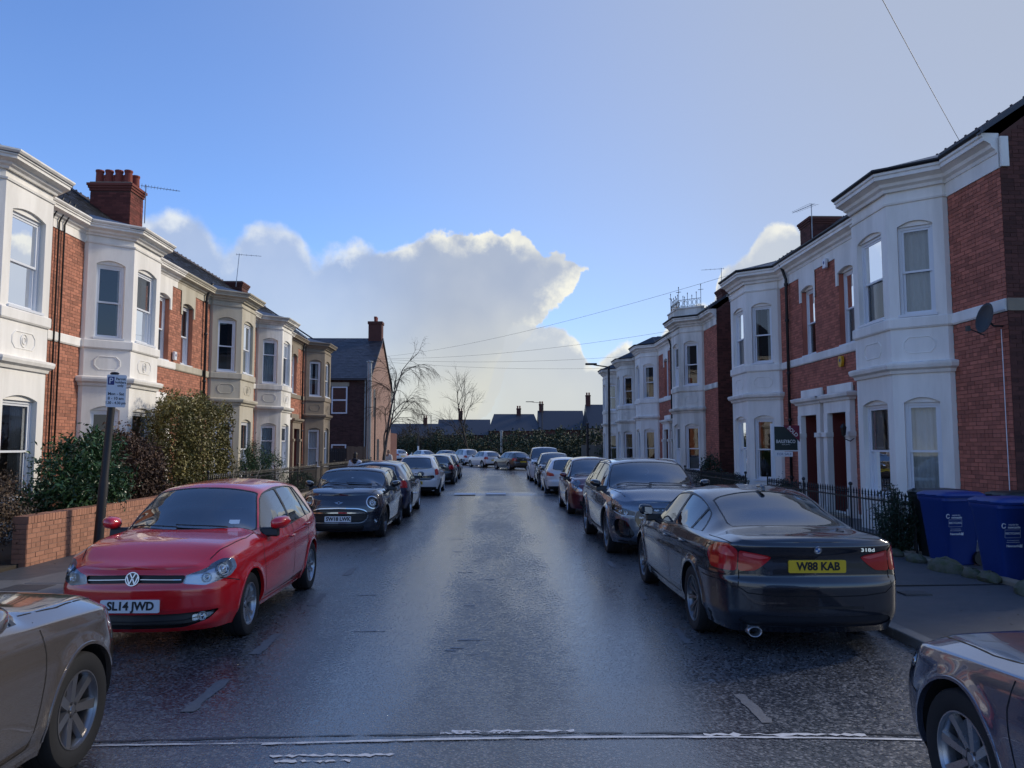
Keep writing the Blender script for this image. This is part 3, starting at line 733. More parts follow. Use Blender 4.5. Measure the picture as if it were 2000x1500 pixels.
    S['seat_x'] = -.05; S['dash'] = (cx - .25, cz - .03); S['ws_top'] = (ws + .08, H - .08); S['mirror'] = (xa - .06, lo(xa) + .0)
    S['wiper'] = (cx, 0); S['xa'] = xa
    S['handles'] = [(bp + .14, belt[0] - .07), (cp + .12, belt[1] - .075)] if quarter and kind != 'two' else [(bp + .16, belt[0] - .07)]
    # panel gaps: doors, bonnet, bumpers
    zt = lambda x: zs(x) - .0; z0 = sill + .09
    d1 = wb/2 - Rt - .12
    S['seams'] = [('side', [(d1 + .02, zs(d1) + .02), (d1 + .05, zs(d1) - .15), (d1 - .02, z0 + .12), (d1 - .06, z0), (bp, z0), (bp + .0, zs(bp) + .02)])]
    if quarter: S['seams'].append(('side', [(bp - .0, z0), (-wb/2 + Rt + .22, z0), (-wb/2 + Rt + .05, z0 + .22), (cp + .06, zs(cp) - .2), (cp - .02, zs(cp) + .03)]))
    S['seams'].append(('top', [(.70*k, cx - .25), (.71*k, cx + .1), (.66*k, (cx + xf)/2), (.585*k, xf - .26)]))
    S['seams'].append(('side', [(wb/2 + Rt + .04, nose - .16), (xf - .22, nose - .1)]))
    S['seams'].append(('side', [(-wb/2 - Rt - .04, tail - .36), (xr + .16, tail - .36)]))
    S['wheel'] = dict(n=5, w0=.035, w1=.03, twin=.0, mat=M_alloy, hub=.07)
    return S
def cut(S, *a): S['cuts'].append(a)
W_MULTI = lambda mat=None: dict(n=5, w0=.016, w1=.016, twin=.22, tw0=.45, mat=mat or M_alloy, hub=.065, dish=.03)
W_STEEL = lambda: dict(n=8, w0=.03, w1=.02, mat=M_alloy, hub=.08, dish=.02)
def std_front(S, nose, hl, grille, intake, fogs=None, hlmat=M_refl, bulbs=None, gmat=None):
    cut(S, 'headlight', 'front', rpoly(hl, .018), M_lens, dict(back=.045, inset=.002, backmat=hlmat, bulbs=bulbs or []))
    if grille: cut(S, 'grille', 'front', rpoly(grille, .02), gmat or M_black, dict(both=True, inset=.02, wall=True))
    if intake: cut(S, 'lower_intake', 'front', rpoly(intake, .03), M_black, dict(both=True, inset=.035, wall=True))
    if fogs: cut(S, 'fog_lamp', 'front', fogs, M_lens, dict(only=['lower_intake', 'body'], back=.03, bulbs=[(sum(a for a, _ in fogs)/len(fogs), sum(b for _, b in fogs)/len(fogs), .035)]))
def badge(sf, root, proj, z, r, kind, mat2=None):
    p, n = sf.surf(proj, 0, z, .004); fx = 1 if proj == 'front' else -1
    n = Vector((n.x, 0, n.z)).normalized(); m = frame((p.x, 0, z), (0, fx, 0), n.cross(Vector((0, fx, 0))))
    mb = MB()
    ring = lambda ro, ri, h: mb.lathe([(ri, 0), (ri, h), (ro, h), (ro, 0)], 32, closed=True)
    if kind == 'vw':
        ring(r, r*.86, .012)
        def bar(a, b, w=.085):
            a, b = Vector(a)*r, Vector(b)*r; d = (b - a).normalized(); c = Vector((-d.y, d.x))*w*r
            mb.prism([(a + c)[:], (a - c)[:], (b - c)[:], (b + c)[:]], .0, .011, 2)
        for s_ in (1, -1):
            bar((s_*.40, .80), (s_*.02, .08)); bar((s_*.80, .38), (s_*.38, -.76)); bar((s_*.38, -.76), (s_*.06, .02))
        bk = MB().lathe([(.0005, .002), (r*.98, .002), (r, 0)], 32).xf(lambda v: m @ Vector(v)).build('badge_ground', M_gloss, root)
    elif kind == 'roundel':
        ring(r, r*.62, .006); ring(r, r*.94, .008)
        for q_, mt in ((0, M_paper), (1, pm('badge_blue', (.03, .16, .5), .3)), (2, M_paper), (3, pm('badge_blue', (.03, .16, .5), .3))):
            a = [(0, 0)] + [(r*.6*math.cos(math.pi/2*(q_ + i/6)), r*.6*math.sin(math.pi/2*(q_ + i/6))) for i in range(7)]
            MB().prism(a, 0, .006, 2).xf(lambda v: m @ Vector(v)).build('badge_quadrant', mt, root)
    elif kind == 'wings':
        ring(r, r*.8, .01)
        for s_ in (1, -1):
            for k in range(3): mb.prism([(s_*r*.9, r*(.35 - .28*k)), (s_*r*(2.9 - .5*k), r*(.45 - .30*k)), (s_*r*(2.8 - .5*k), r*(.28 - .3*k)), (s_*r*.9, r*(.16 - .28*k))], 0, .006, 2)
    elif kind == 'oval':
        mb.lathe([(.0005, .006), (r*.8, .005), (r, 0)], 28); mb.v = [(a*1.9, b, c) for a, b, c in mb.v]
    else: mb.lathe([(.0005, .007), (r*.8, .006), (r, 0)], 24)
    return mb.xf(lambda v: m @ Vector(v)).build('badge', mat2 or M_chrome, root, angle=40)
def strip(sf, root, proj, pts, w, mat, name, lift=.004, both=True, depth=0):
    for sy in (1, -1) if both else (1,): o = ribbon(sf, proj, pts, w, lift, sy).build(name, mat, root, recalc=False)
    return o
N_, S_ = -math.pi/2, math.pi/2                      # facing the camera / facing away
def place(side, wheel_x, front_y, facing, S, sf_w=None):
    """root position so that the road-side tyres stand at wheel_x and the first axle met at front_y"""
    w = S['w'] - .02
    x = wheel_x - w if side == 'L' else wheel_x + w
    y = front_y + (S['fw'] if facing == N_ else -S['rw'])
    return (x, y, -.012)
def car_polo():
    S = gen(3.97, 1.682, 1.462, 2.47, .80, .305, nose=.755, cowl=(1.02, 1.005), ws=.22, rx=-1.60, tail=.95, belt=(.885, .95), re=-1.40, hoodm=.93)
    S['fplan'] = [(0, 0), (.01, .22), (.04, .45), (.10, .66), (.20, .83), (.36, .925), (.62, .965)]
    S['side'] = [(0, -.08), (.05, -.055), (.13, -.04), (.17, -.012), (.36, .002), (.58, .006), (.66, .006), (.70, -.006), (.80, -.006), (.92, -.018), (1, -.045)]
    S['front'] = [(.17, -.09), (.22, -.03), (.26, .01), (.36, -.01), (.40, .012), (.52, .02), (.58, .016), (.62, .0), (.72, -.02), (.76, -.06)]
    std_front(S, .755, [(.43, .628), (.455, .70), (.88, .818), (.975, .805), (.99, .725), (.90, .665), (.62, .604)], [(-.1, .645), (.43, .63), (.455, .70), (-.1, .715)],
              [(-.1, .235), (.45, .24), (.66, .30), (.77, .385), (.60, .375), (.42, .365), (-.1, .36)], rpoly([(.52, .29), (.66, .315), (.73, .365), (.52, .35)], .02),
              bulbs=[(.82, .735, .055), (.64, .67, .038)], gmat=M_black)
    cut(S, 'tail_lamp', 'rear', rpoly([(.5, .78), (.5, .93), (.9, .95), (1.0, .85), (.95, .76)], .03), M_red, dict())
    S['plates'] = [('front', 0, .445, 'SL14 JWD', False, 4)]; S['plate_out'] = .004
    S['wheel'] = dict(n=5, w0=.020, w1=.026, twin=.24, tw0=.55, mat=M_alloy, hub=.062, dish=.028); S['rim'] = .205
    root, sf = build_car(S, place('L', -2.42, 7.86, N_, S), N_, paint('red', (.60, .006, .012), .0, .25, 1.55), 'red five-door hatchback with white plate parked facing us by the brick wall', q=1.15)
    badge(sf, root, 'front', .678, .062, 'vw'); strip(sf, root, 'front', [(.07, .672), (.42, .662)], .006, M_chrome, 'grille_strip', .006)
    strip(sf, root, 'front', [(-.0, .30), (.45, .305), (.6, .33)], .008, M_gap, 'intake_slat', -.01); strip(sf, root, 'front', [(0, .27), (.45, .275)], .008, M_gap, 'intake_slat', -.01)
    strip(sf, root, 'side', [(-.86, .235), (.82, .235)], .02, paint('red', (.5, .006, .012)), 'sill_trim', .012)
    # tax paper, dashboard toy, scuff on the bumper, aerial
    p, n = sf.surf('top', .52, .88, .0); MB().add([(.80, .42, 1.045), (.80, .53, 1.045), (.77, .53, 1.085), (.77, .42, 1.085)], [(0, 1, 2, 3)]).build('window_sticker', M_paper, root)
    MB().ball((.68, 0, 1.04), (.015, .015, .03)).build('dashboard_ornament', M_paper, root)
    MB().tube([(-1.45, 0, 1.42), (-1.56, 0, 1.5), (-1.72, 0, 1.60)], .004, 6).build('aerial', M_black, root)
    return root
def car_bmw():
    S = gen(4.53, 1.80, 1.42, 2.76, .77, .325, nose=.70, cowl=(1.06, .985), ws=.22, rx=-.98, tail=1.0, belt=(.90, .975), kind='sedan', deck=(-1.66, 1.075), zre=1.372, bp=-.42, cp=-1.12, re=-1.46, wrr=.54)
    S['rplan'] = [(0, 0), (.008, .25), (.03, .5), (.075, .71), (.16, .855), (.33, .93), (.65, .972)]
    S['side'] = [(0, -.07), (.04, -.05), (.14, -.035), (.17, -.008), (.40, .004), (.60, .012), (.685, .012), (.70, .0), (.86, -.012), (1, -.045)]
    S['bottom'] = [(S['xr'], .185), (S['xr'] + .35, .19), (-.9, .2), (.9, .2), (S['xf'], .2)]; S['ubz'] = .24
    S['rear'] = [(.18, -.10), (.24, -.05), (.28, .0), (.38, .03), (.60, .035), (.66, .025), (.675, -.005), (.74, -.008), (.84, -.014), (.90, -.008), (.955, .022), (.985, .014), (1.0, -.018)]
    cut(S, 'tail_lamp#outer', 'rear', rpoly([(.715, .735), (.70, .93), (.79, .975), (.98, .965), (1.14, .91), (1.16, .85), (1.05, .74)], .035), M_red, dict(lift=.006, wall=True, inset=.0))
    cut(S, 'tail_lamp#inner', 'rear', rpoly([(.47, .80), (.40, .865), (.45, .88), (.692, .925), (.705, .735), (.55, .745)], .03), M_red, dict(lift=.006, wall=True))
    cut(S, 'reverse_lamp', 'rear', rpoly([(.42, .862), (.47, .872), (.66, .905), (.66, .875), (.50, .845)], .012), M_red2, dict(lift=.007, only=['tail_lamp#inner']))
    cut(S, 'indicator_lens', 'rear', rpoly([(.72, .86), (.80, .945), (.95, .94), (.93, .875)], .02), M_red2, dict(lift=.007, only=['tail_lamp#outer']))
    cut(S, 'rear_diffuser', 'rear', rpoly([(-.1, .235), (.62, .25), (.72, .30), (.66, .345), (.5, .355), (-.1, .345)], .03), pm('bumper_dark', (.014, .017, .024), .45), dict(both=True, inset=.012, wall=True))
    std_front(S, .70, [(.4, .60), (.42, .69), (.85, .74), (1.0, .7), (.95, .6)], [(.05, .55), (.3, .56), (.3, .68), (.05, .69)], [(-.1, .25), (.6, .26), (.6, .4), (-.1, .4)])
    S['plates'] = [('rear', 0, .785, 'W88 KAB', True, -2)]; S['plate_out'] = -.008
    # the owner's plate is shorter: letters stay in the middle
    S['wheel'] = dict(n=10, w0=.011, w1=.011, twin=.09, tw0=.2, mat=pm('alloy_grey', (.20, .205, .215), .3, .8), hub=.06, dish=.035); S['rim'] = .228
    S['rear_off'] = .78; S['seat_x'] = .02; S['Ra'] = .37; S['handles'] = [(-.28, .835), (-1.02, .86)]
    S['seams'] += [('rear', [(.70, 1.0), (.695, .73), (.70, .60), (.62, .55), (.4, .53), (0, .525)]), ('side', [(-1.66, .69), (-2.05, .685), (-2.25, .70)]), ('top', [(.78, -1.68), (.74, -2.25)]), ('side', rpoly([(-1.95, .80), (-1.79, .80), (-1.79, .93), (-1.95, .93)], .04) )]
    S['seams'].append(('side', [(-1.95, .84), (-1.95, .80)]))
    root, sf = build_car(S, place('R', 2.02, 7.95, S_, S), S_, paint('midnight', (.010, .013, .021), .3, .25), 'dark blue-grey saloon with yellow plate W88 KAB parked with its back to us', q=1.15)
    badge(sf, root, 'rear', .935, .036, 'roundel')
    p, n = sf.surf('rear', .5, .925, .006); fr = frame((p.x - .030, -.46, .93), (0, -1, 0), (.1, 0, 1)); text('318d', .042, M_chrome, root, fr, 'model_badge', sx=1.5, bold=.001, depth=.002)
    strip(sf, root, 'rear', [(0, .43), (.4, .425)], .02, M_black, 'bumper_slot', .002)
    for y, z in ((.56, .20),):
        mb = MB().lathe([(.045, -.12), (.047, 0), (.043, .002), (.038, -.004), (.037, -.12)], 24, 'x'); mb.v = [(S['xr'] + .06 - a, y + b*1.35, z + c) for a, b, c in mb.v]; mb.build('exhaust_pipe', M_alloy, root, smooth=True)
    mb = MB().prism([(-1.05, 1.375), (-.83, 1.412), (-.85, 1.445), (-.98, 1.455), (-1.04, 1.43)], -.022, .022, 1); mb.build('shark_fin_aerial', paint('midnight', (.016, .02, .03)), root, bevel=.015)
    return root
def car_mini():
    S = gen(3.85, 1.727, 1.414, 2.495, .70, .315, nose=.875, cowl=(.82, 1.03), ws=.33, rx=-1.66, tail=.95, belt=(.90, .93), re=-1.52, bp=-.42, quarter=False, hoodm=1.05, wrf=.635, wrr=.61, sill=.17)
    S['fplan'] = [(0, 0), (.015, .22), (.06, .45), (.13, .66), (.23, .82), (.38, .92), (.62, .965)]
    S['front'] = [(.12, -.12), (.18, -.04), (.24, .0), (.38, .012), (.55, .012), (.68, -.01), (.80, -.06), (.88, -.14)]
    S['flare'] = .03
    cut(S, 'headlight_surround', 'front', circ(.70, .735, .150, 36, .125), M_chrome, dict(lift=.012, wall=True, inset=.0))
    cut(S, 'headlight', 'front', circ(.70, .735, .130, 36, .108), M_lens, dict(only=['headlight_surround'], lift=.014, back=.05, backmat=M_lampd, bulbs=[(.70, .735, .065)]))
    g = [(-.1, .335), (.47, .335), (.575, .41), (.595, .51), (.54, .59), (.40, .632), (-.1, .648)]
    cut(S, 'grille_surround', 'front', rpoly(g, .07), M_chrome, dict(both=True, lift=.008, wall=True))
    g2 = [(-.1, .355), (.46, .355), (.556, .42), (.574, .51), (.525, .577), (.39, .613), (-.1, .628)]
    cut(S, 'grille', 'front', rpoly(g2, .07), M_black, dict(only=['grille_surround'], both=True, inset=.02, wall=True))
    cut(S, 'lower_intake', 'front', rpoly([(-.1, .185), (.48, .185), (.52, .29), (-.1, .295)], .03), M_black, dict(both=True, inset=.02, wall=True))
    cut(S, 'fog_lamp', 'front', circ(.76, .37, .055, 24, .05), M_lens, dict(back=.03, bulbs=[(.76, .37, .035)]))
    cut(S, 'bonnet_scoop', 'top', rpoly([(-.1, 1.50), (.22, 1.48), (.25, 1.535), (-.1, 1.56)], .03), M_black, dict(both=True, inset=.012, wall=True))
    S['plates'] = [('front', 0, .425, 'SW18 LWK', False, 3)]; S['plate_out'] = .02
    S['wheel'] = dict(n=5, w0=.03, w1=.035, twin=.2, tw0=.4, mat=M_alloyd, hub=.06); S['mirmat'] = M_gloss; S['lipmat'] = M_black; S['lip_w'] = .05
    S['handles'] = [(-.26, .83)]
    root, sf = build_car(S, place('L', -2.27, 16.2, N_, S), N_, paint('navy_black', (.012, .017, .030), .3, .25), 'small dark navy car with round headlights and chrome-ringed grille facing us', q=1.)
    badge(sf, root, 'front', .735, .030, 'wings')
    strip(sf, root, 'front', [(0, .545), (.53, .535)], .022, M_chrome, 'grille_bar', -.002)
    for z in (.38, .41, .49, .575): strip(sf, root, 'front', [(0, z), (.5, z)], .008, M_gloss, 'grille_slat', -.008)
    strip(sf, root, 'front', [(0, .318), (.5, .315), (.62, .36)], .012, M_gloss, 'bumper_strip', .006)
    strip(sf, root, 'side', [(-.85, .26), (.85, .26)], .06, M_black, 'sill_trim', .01)
    strip(sf, root, 'side', [(-1.3, .955), (-.5, .95), (.55, .915)], .014, M_chrome, 'belt_strip', .006)
    MB().add([(.62, .0, 1.12), (.62, .05, 1.12), (.59, .05, 1.19), (.59, 0, 1.19)], [(0, 1, 2, 3)]).build('window_sticker', M_paper, root)
    return root
def car_suv_e():
    S = gen(4.915, 1.937, 1.633, 2.928, .90, .375, nose=.93, cowl=(1.15, 1.16), ws=.30, rx=-2.05, tail=1.07, belt=(1.03, 1.09), re=-1.75, bp=-.45, cp=-1.28, hoodm=1.0, sill=.25, wrf=.585, wrr=.55)
    S['fplan'] = [(0, 0), (.012, .22), (.045, .45), (.10, .66), (.20, .83), (.36, .93), (.62, .97)]
    S['front'] = [(.22, -.12), (.30, -.03), (.36, .02), (.50, .03), (.68, .02), (.80, .0), (.88, -.02), (.94, -.06)]
    S['flare'] = .035; S['Ra'] = .435
    gl = [(-.1, .43), (.30, .43), (.50, .50), (.60, .66), (.56, .79), (.42, .84), (-.1, .855)]
    cut(S, 'grille_mask', 'front', rpoly(gl, .05), M_gloss, dict(both=True, inset=.008, wall=True))
    cut(S, 'headlight', 'front', rpoly([(.60, .70), (.57, .765), (.66, .80), (.95, .875), (1.10, .90), (1.14, .86), (1.02, .77), (.80, .71)], .025), M_lens, dict(back=.045, backmat=M_lampd, bulbs=[(.75, .755, .03), (.86, .785, .03), (.97, .82, .03)]))
    cut(S, 'side_intake', 'front', rpoly([(.66, .34), (.58, .40), (.72, .62), (.88, .665), (1.0, .60), (.98, .42), (.86, .35)], .05), M_gloss, dict(inset=.05, wall=True))
    cut(S, 'lower_intake', 'front', rpoly([(-.1, .27), (.50, .28), (.56, .35), (.44, .40), (-.1, .40)], .03), M_black, dict(both=True, inset=.03, wall=True))
    cut(S, 'skid_trim', 'front', rpoly([(-.1, .215), (.8, .225), (1.0, .30), (.84, .295), (.6, .262), (-.1, .252)], .015), M_alloyd, dict(both=True, lift=.012, wall=True))
    S['plates'] = []
    S['wheel'] = dict(n=5, w0=.03, w1=.045, twin=.22, tw0=.5, mat=pm('alloy_grey', (.20, .205, .215), .3, .8), hub=.07, dish=.02); S['tyre'] = .24; S['rim'] = .265
    S['mirmat'] = M_gloss; S['seat_x'] = -.1
    root, sf = build_car(S, place('R', 1.96, 13.67, N_, S), N_, paint('slate', (.115, .14, .18), .6, .25), 'large slate grey SUV with patterned black grille parked facing us', q=1.05)
    # grille pattern: rows of angular bars
    g = MB(); fr = lambda s_, z: sf.surf('front', s_, z, .004)[0]
    for k, z in enumerate((.50, .56, .62, .68, .74, .80)):
        wmax = .42 if z < .55 else .5
        for sgn in (1, -1):
            n = 4
            for i in range(n):
                a = (i + (.5 if k % 2 else .05))*wmax/n; b = a + wmax/n*.72
                p = [fr(a, z), fr((a+b)/2, z - .012), fr(b, z), fr(b - .02, z + .022), fr((a+b)/2, z + .012), fr(a + .02, z + .022)]
                g.add([(q_.x, q_.y*sgn, q_.z) for q_ in p], [(0, 1, 4, 5), (1, 2, 3, 4)])
    g.build('grille_bars', M_alloy, root, recalc=False)['kind'] = 'stuff'
    mb = MB()
    for i in range(2):
        c = (i - .5)*.062
        for s_ in (1,): pass
    rg = MB()
    p, n = sf.surf('front', 0, .775, .01)
    for i in range(4):
        ring = [(p.x + .004, (i - 1.5)*.062 + .04*math.cos(t), .775 + .04*math.sin(t)) for t in np.linspace(0, 2*math.pi, 25)]; rg.tube(ring, .005, 6)
    rg.build('badge', M_chrome, root, smooth=True)
    for sy in (1, -1):
        rr = [(x, sy*(float(pchip(S['wr'], x)) - .03), float(pchip(S['redge'], x)) + .035) for x in np.linspace(-1.75, .1, 14)]; rr[0] = (rr[0][0], rr[0][1], rr[0][2] - .03); rr[-1] = (rr[-1][0], rr[-1][1], rr[-1][2] - .03)
        MB().tube(rr, .016, 8).build('roof_rail', M_alloy, root, smooth=True)
    strip(sf, root, 'side', [(-.95, .34), (.95, .34)], .05, M_alloyd, 'sill_trim', .012)
    strip(sf, root, 'front', [(.60, .708), (.80, .715), (1.0, .775)], .010, M_paper, 'running_lamp', .003)
    return root
def car_generic(q, side, wx, y, facing, L, W, H, wb, fo, Rt, pnt, label, rear=None, front=None, tail_poly=None, hl=None, plate=None, pz=None, yellow=None, rz=None, loc=None, body=None, wheelst=None, extra=None, **kw):
    S = gen(L, W, H, wb, fo, Rt, **kw)
    nose = kw.get('nose', .74); tail = kw.get('tail', .93)
    hl = hl or [(.42, nose - .12), (.45, nose - .05), (.85, nose + .05), (.98, nose + .06), (1.0, nose - .02), (.8, nose - .12)]
    std_front(S, nose, hl, [(-.1, nose - .17), (.38, nose - .17), (.42, nose - .07), (-.1, nose - .06)], [(-.1, .26), (.55, .27), (.6, .40), (-.1, .41)], bulbs=[(.75, nose - .03, .05)], gmat=M_gloss)
    tp = tail_poly or [(.58, tail - .22), (.56, tail - .03), (.88, tail + .02), (1.02, tail - .06), (1.0, tail - .2)]
    cut(S, 'tail_lamp', 'rear', rpoly(tp, .03), M_red, dict(lift=.006, wall=True))
    cut(S, 'rear_bumper_lower', 'rear', rpoly([(-.1, .2), (.9, .2), (.85, .36), (-.1, .38)], .03), M_black, dict(both=True, inset=.006))
    pz = pz or tail - .3
    S['plates'] = [('front', 0, .47, plate or '', False, 2), ('rear', 0, pz, plate or '', True, -3)] if plate is not None else []
    S['plate_out'] = .004
    S['wheel'] = wheelst or W_MULTI()
    if extra: extra(S)
    p = loc or place(side, wx, y, facing, S); root, sf = build_car(S, p, facing if rz is None else rz, pnt, label, q=q)
    badge(sf, root, 'front', nose - .1, .04, 'disc'); badge(sf, root, 'rear', tail - .12, .035, 'disc')
    return root, sf, S
def car_nearleft():
    S = gen(4.37, 1.80, 1.44, 2.65, .86, .325, nose=.76, cowl=(1.12, 1.0), ws=.25, rx=-1.75, tail=.98, belt=(.90, .99), re=-1.45, bp=-.35, cp=-1.15)
    S['fplan'] = [(0, 0), (.015, .22), (.06, .45), (.14, .66), (.27, .83), (.45, .925), (.7, .97)]
    cut(S, 'headlight', 'front', rpoly([(.62, .62), (.6, .70), (.80, .77), (1.02, .845), (1.09, .82), (1.07, .72), (.98, .63), (.8, .60)], .04), M_lens, dict(back=.045, bulbs=[(.86, .70, .06)]))
    cut(S, 'grille', 'front', rpoly([(-.1, .50), (.36, .52), (.42, .70), (-.1, .71)], .04), M_black, dict(both=True, inset=.02, wall=True))
    cut(S, 'tail_lamp', 'rear', rpoly([(.58, .7), (.6, .98), (.88, 1.0), (.95, .7)], .03), M_red, dict(lift=.006, wall=True))
    S['wheel'] = dict(n=7, w0=.030, w1=.036, mat=pm('alloy_satin', (.30, .29, .29), .28, .85), hub=.055, dish=.02); S['rim'] = .218
    S['handles'] = [(-.2, .83), (-1.0, .86)]; S['mirror'] = (S['mirror'][0] - .45, S['mirror'][1])
    root, sf = build_car(S, place('L', -2.42, 4.70 - 2.65, S_, S), S_, paint('bronze', (.17, .15, .14), .6, .2, 2.1), 'bronze hatchback cut by the left edge, only its front wheel and wing showing', q=1.25)
    strip(sf, root, 'side', [(-.9, .275), (.92, .275)], .035, paint('bronze', (.1, .085, .075)), 'sill_trim', .02)
    return root
def car_nearright():
    S = gen(4.6, 1.80, 1.43, 2.72, .85, .33, nose=.70, cowl=(1.12, .93), ws=.22, rx=-.98, tail=1.0, belt=(.855, .95), kind='sedan', deck=(-1.66, 1.07), zre=1.38, bp=-.42, cp=-1.12, re=-1.46)
    cut(S, 'headlight', 'front', rpoly([(.55, .58), (.54, .66), (.80, .72), (1.0, .745), (1.05, .68), (.95, .60)], .03), M_lens, dict(back=.045, bulbs=[(.82, .65, .05)]))
    cut(S, 'grille', 'front', rpoly([(-.1, .50), (.36, .52), (.42, .68), (-.1, .69)], .04), M_black, dict(both=True, inset=.02, wall=True))
    cut(S, 'tail_lamp', 'rear', rpoly([(.5, .75), (.5, .95), (1.0, .95), (1.0, .75)], .03), M_red, dict(lift=.006, wall=True))
    S['wheel'] = dict(n=8, w0=.022, w1=.030, mat=M_alloy, hub=.06, dish=.025); S['rim'] = .222; S['rear_off'] = .8; S['mirror'] = (S['mirror'][0] - .5, S['mirror'][1])
    root, sf = build_car(S, place('R', 2.27, 3.86 - 2.72, S_, S), S_, paint('indigo', (.13, .145, .20), .6, .22, 2.1), 'indigo grey saloon cut by the right edge, its front corner nearest the camera', q=1.25)
    return root
# ------------------------------------------------------------------ houses
M_white = pm('white_masonry_paint', (.87, .845, .79), .75, var=.10, vscale=1.5, bump=.10, bscale=25, c2=(.74, .715, .66), stretch=(1.3, 1.3, .22))
M_cream = pm('cream_masonry_paint', (.52, .48, .38), .75, var=.10, vscale=1.5, bump=.08, bscale=25, c2=(.42, .38, .29), stretch=(1.3, 1.3, .22))
M_stone = pm('bare_sandstone', (.36, .31, .23), .85, var=.16, vscale=1.4, bump=.2, bscale=30)
M_stoned = pm('sooty_sandstone', (.24, .20, .15), .85, var=.25, vscale=1.4, bump=.2, bscale=30)
M_offw = pm('off_white_paint', (.81, .785, .72), .75, var=.10, vscale=1.1, bump=.10, bscale=25, c2=(.50, .485, .43), stretch=(1.3, 1.3, .22))
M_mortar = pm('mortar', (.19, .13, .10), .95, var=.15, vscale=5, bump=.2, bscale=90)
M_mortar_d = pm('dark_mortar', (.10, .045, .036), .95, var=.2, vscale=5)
M_brick_o = pm('orange_brick', (.40, .160, .098), .85, var=.20, vscale=1.0, bump=.25, bscale=70, island=.28)
M_brick_oi = pm('orange_brick_single', (.40, .160, .098), .85, var=.20, vscale=1.0, bump=.25, bscale=70, orand=.28)
M_brick_r = pm('red_brick', (.41, .135, .09), .85, var=.26, vscale=.9, bump=.25, bscale=70, island=.26)
M_brick_ri = pm('red_brick_single', (.41, .135, .09), .85, var=.26, vscale=.9, bump=.25, bscale=70, orand=.26)
M_brick_s = pm('sooty_brick', (.085, .030, .024), .9, var=.35, vscale=1.2, bump=.3, bscale=70, island=.35)
M_brick_p = pm('pink_brick', (.29, .185, .15), .85, var=.10, vscale=2, island=.15)
M_brick_g = pm('garden_brick', (.36, .17, .105), .9, var=.10, vscale=6, bump=.35, bscale=60, orand=.16)
M_brick_gs = pm('garden_brick_far', (.36, .17, .105), .9, var=.10, vscale=6, bump=.35, bscale=60, island=.16)
M_slate = pm('roof_slate', (.035, .038, .048), .42, var=.2, vscale=4, island=.3, rvar=.1, bump=.15, bscale=40)
M_lead = pm('lead_sheet', (.055, .065, .085), .35, .3, var=.15, vscale=3, rvar=.1)
M_ridge = pm('ridge_tile', (.05, .035, .035), .8, var=.2, vscale=6)
M_upvc = pm('white_window_frame', (.72, .74, .77), .35)
M_pane = glass_mat('window_pane', (.75, .78, .8), 1.8, .012, (.01, .012, .015), .12)
M_curtain = pm('net_curtain', (.80, .81, .80), .9, var=.06, vscale=6)
M_blind = pm('window_blind', (.34, .34, .33), .8)
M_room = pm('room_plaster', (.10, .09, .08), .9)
M_pipe = pm('cast_iron_pipe', (.012, .012, .014), .5)
M_doorr = pm('dark_red_door', (.10, .016, .014), .4, rvar=.1)
M_doorg = pm('dark_door', (.02, .022, .028), .4)
M_terra = pm('terracotta_pot', (.22, .045, .03), .8, var=.2, vscale=6)
M_iron = pm('black_iron', (.012, .012, .013), .45)
M_wire = pm('cable', (.02, .02, .02), .6)
M_galv = pm('galvanised_steel', (.30, .32, .34), .4, .7, var=.1, vscale=8)
class Fac:
    """facade frame: s along the street, d towards the road, z up; owned by a root empty at the house's base"""
    def __init__(f, root, X, sg): f.root, f.X, f.sg = root, X, sg; f.o = root.location
    def w(f, v): return (f.X + f.sg*v[1] - f.o.x, v[0] - f.o.y, v[2] - f.o.z)
    def put(f, mb, name, mat, parent=None, **k):
        mb.xf(f.w); return mb.build(name, mat, parent or f.root, **k)
def arch_pts(u0, u1, zs, rise, n=8):
    return [(u0 + (u1-u0)*i/n, zs + rise*(1 - (2*i/n - 1)**2)) for i in range(n+1)]
def panel(mb, P0, P1, z0, z1, ops, depth=.16, rise=.12, sill=True):
    """wall face from P0 to P1 in plan with arched openings (u0, u1, zb, zspring), reveals going inward"""
    P0, P1 = Vector(P0), Vector(P1); L = (P1 - P0).length; t = (P1 - P0)/L; n = Vector((-t.y, t.x))
    def pt(u, z, dd=0): q = P0 + t*u - n*dd; return (q.x, q.y, z)
    def quad(a, b, c, d): mb.add([a, b, c, d], [(0, 1, 2, 3)])
    us = [0]
    for u0, u1, zb, zsp in sorted(ops): us += [u0, u1]
    us.append(L)
    for i in range(0, len(us), 2): quad(pt(us[i], z0), pt(us[i+1], z0), pt(us[i+1], z1), pt(us[i], z1))
    for u0, u1, zb, zsp in ops:
        if zb > z0: quad(pt(u0, z0), pt(u1, z0), pt(u1, zb), pt(u0, zb))
        A = arch_pts(u0, u1, zsp, rise)
        for (a, za), (b, zb2) in zip(A[:-1], A[1:]):
            quad(pt(a, za), pt(b, zb2), pt(b, z1), pt(a, z1)); quad(pt(a, za), pt(a, za, depth), pt(b, zb2, depth), pt(b, zb2))
        quad(pt(u0, zb), pt(u0, zb, depth), pt(u0, zsp, depth), pt(u0, zsp)); quad(pt(u1, zb), pt(u1, zsp), pt(u1, zsp, depth), pt(u1, zb, depth))
        if sill: quad(pt(u0, zb), pt(u1, zb), pt(u1, zb, depth), pt(u0, zb, depth))
    return pt
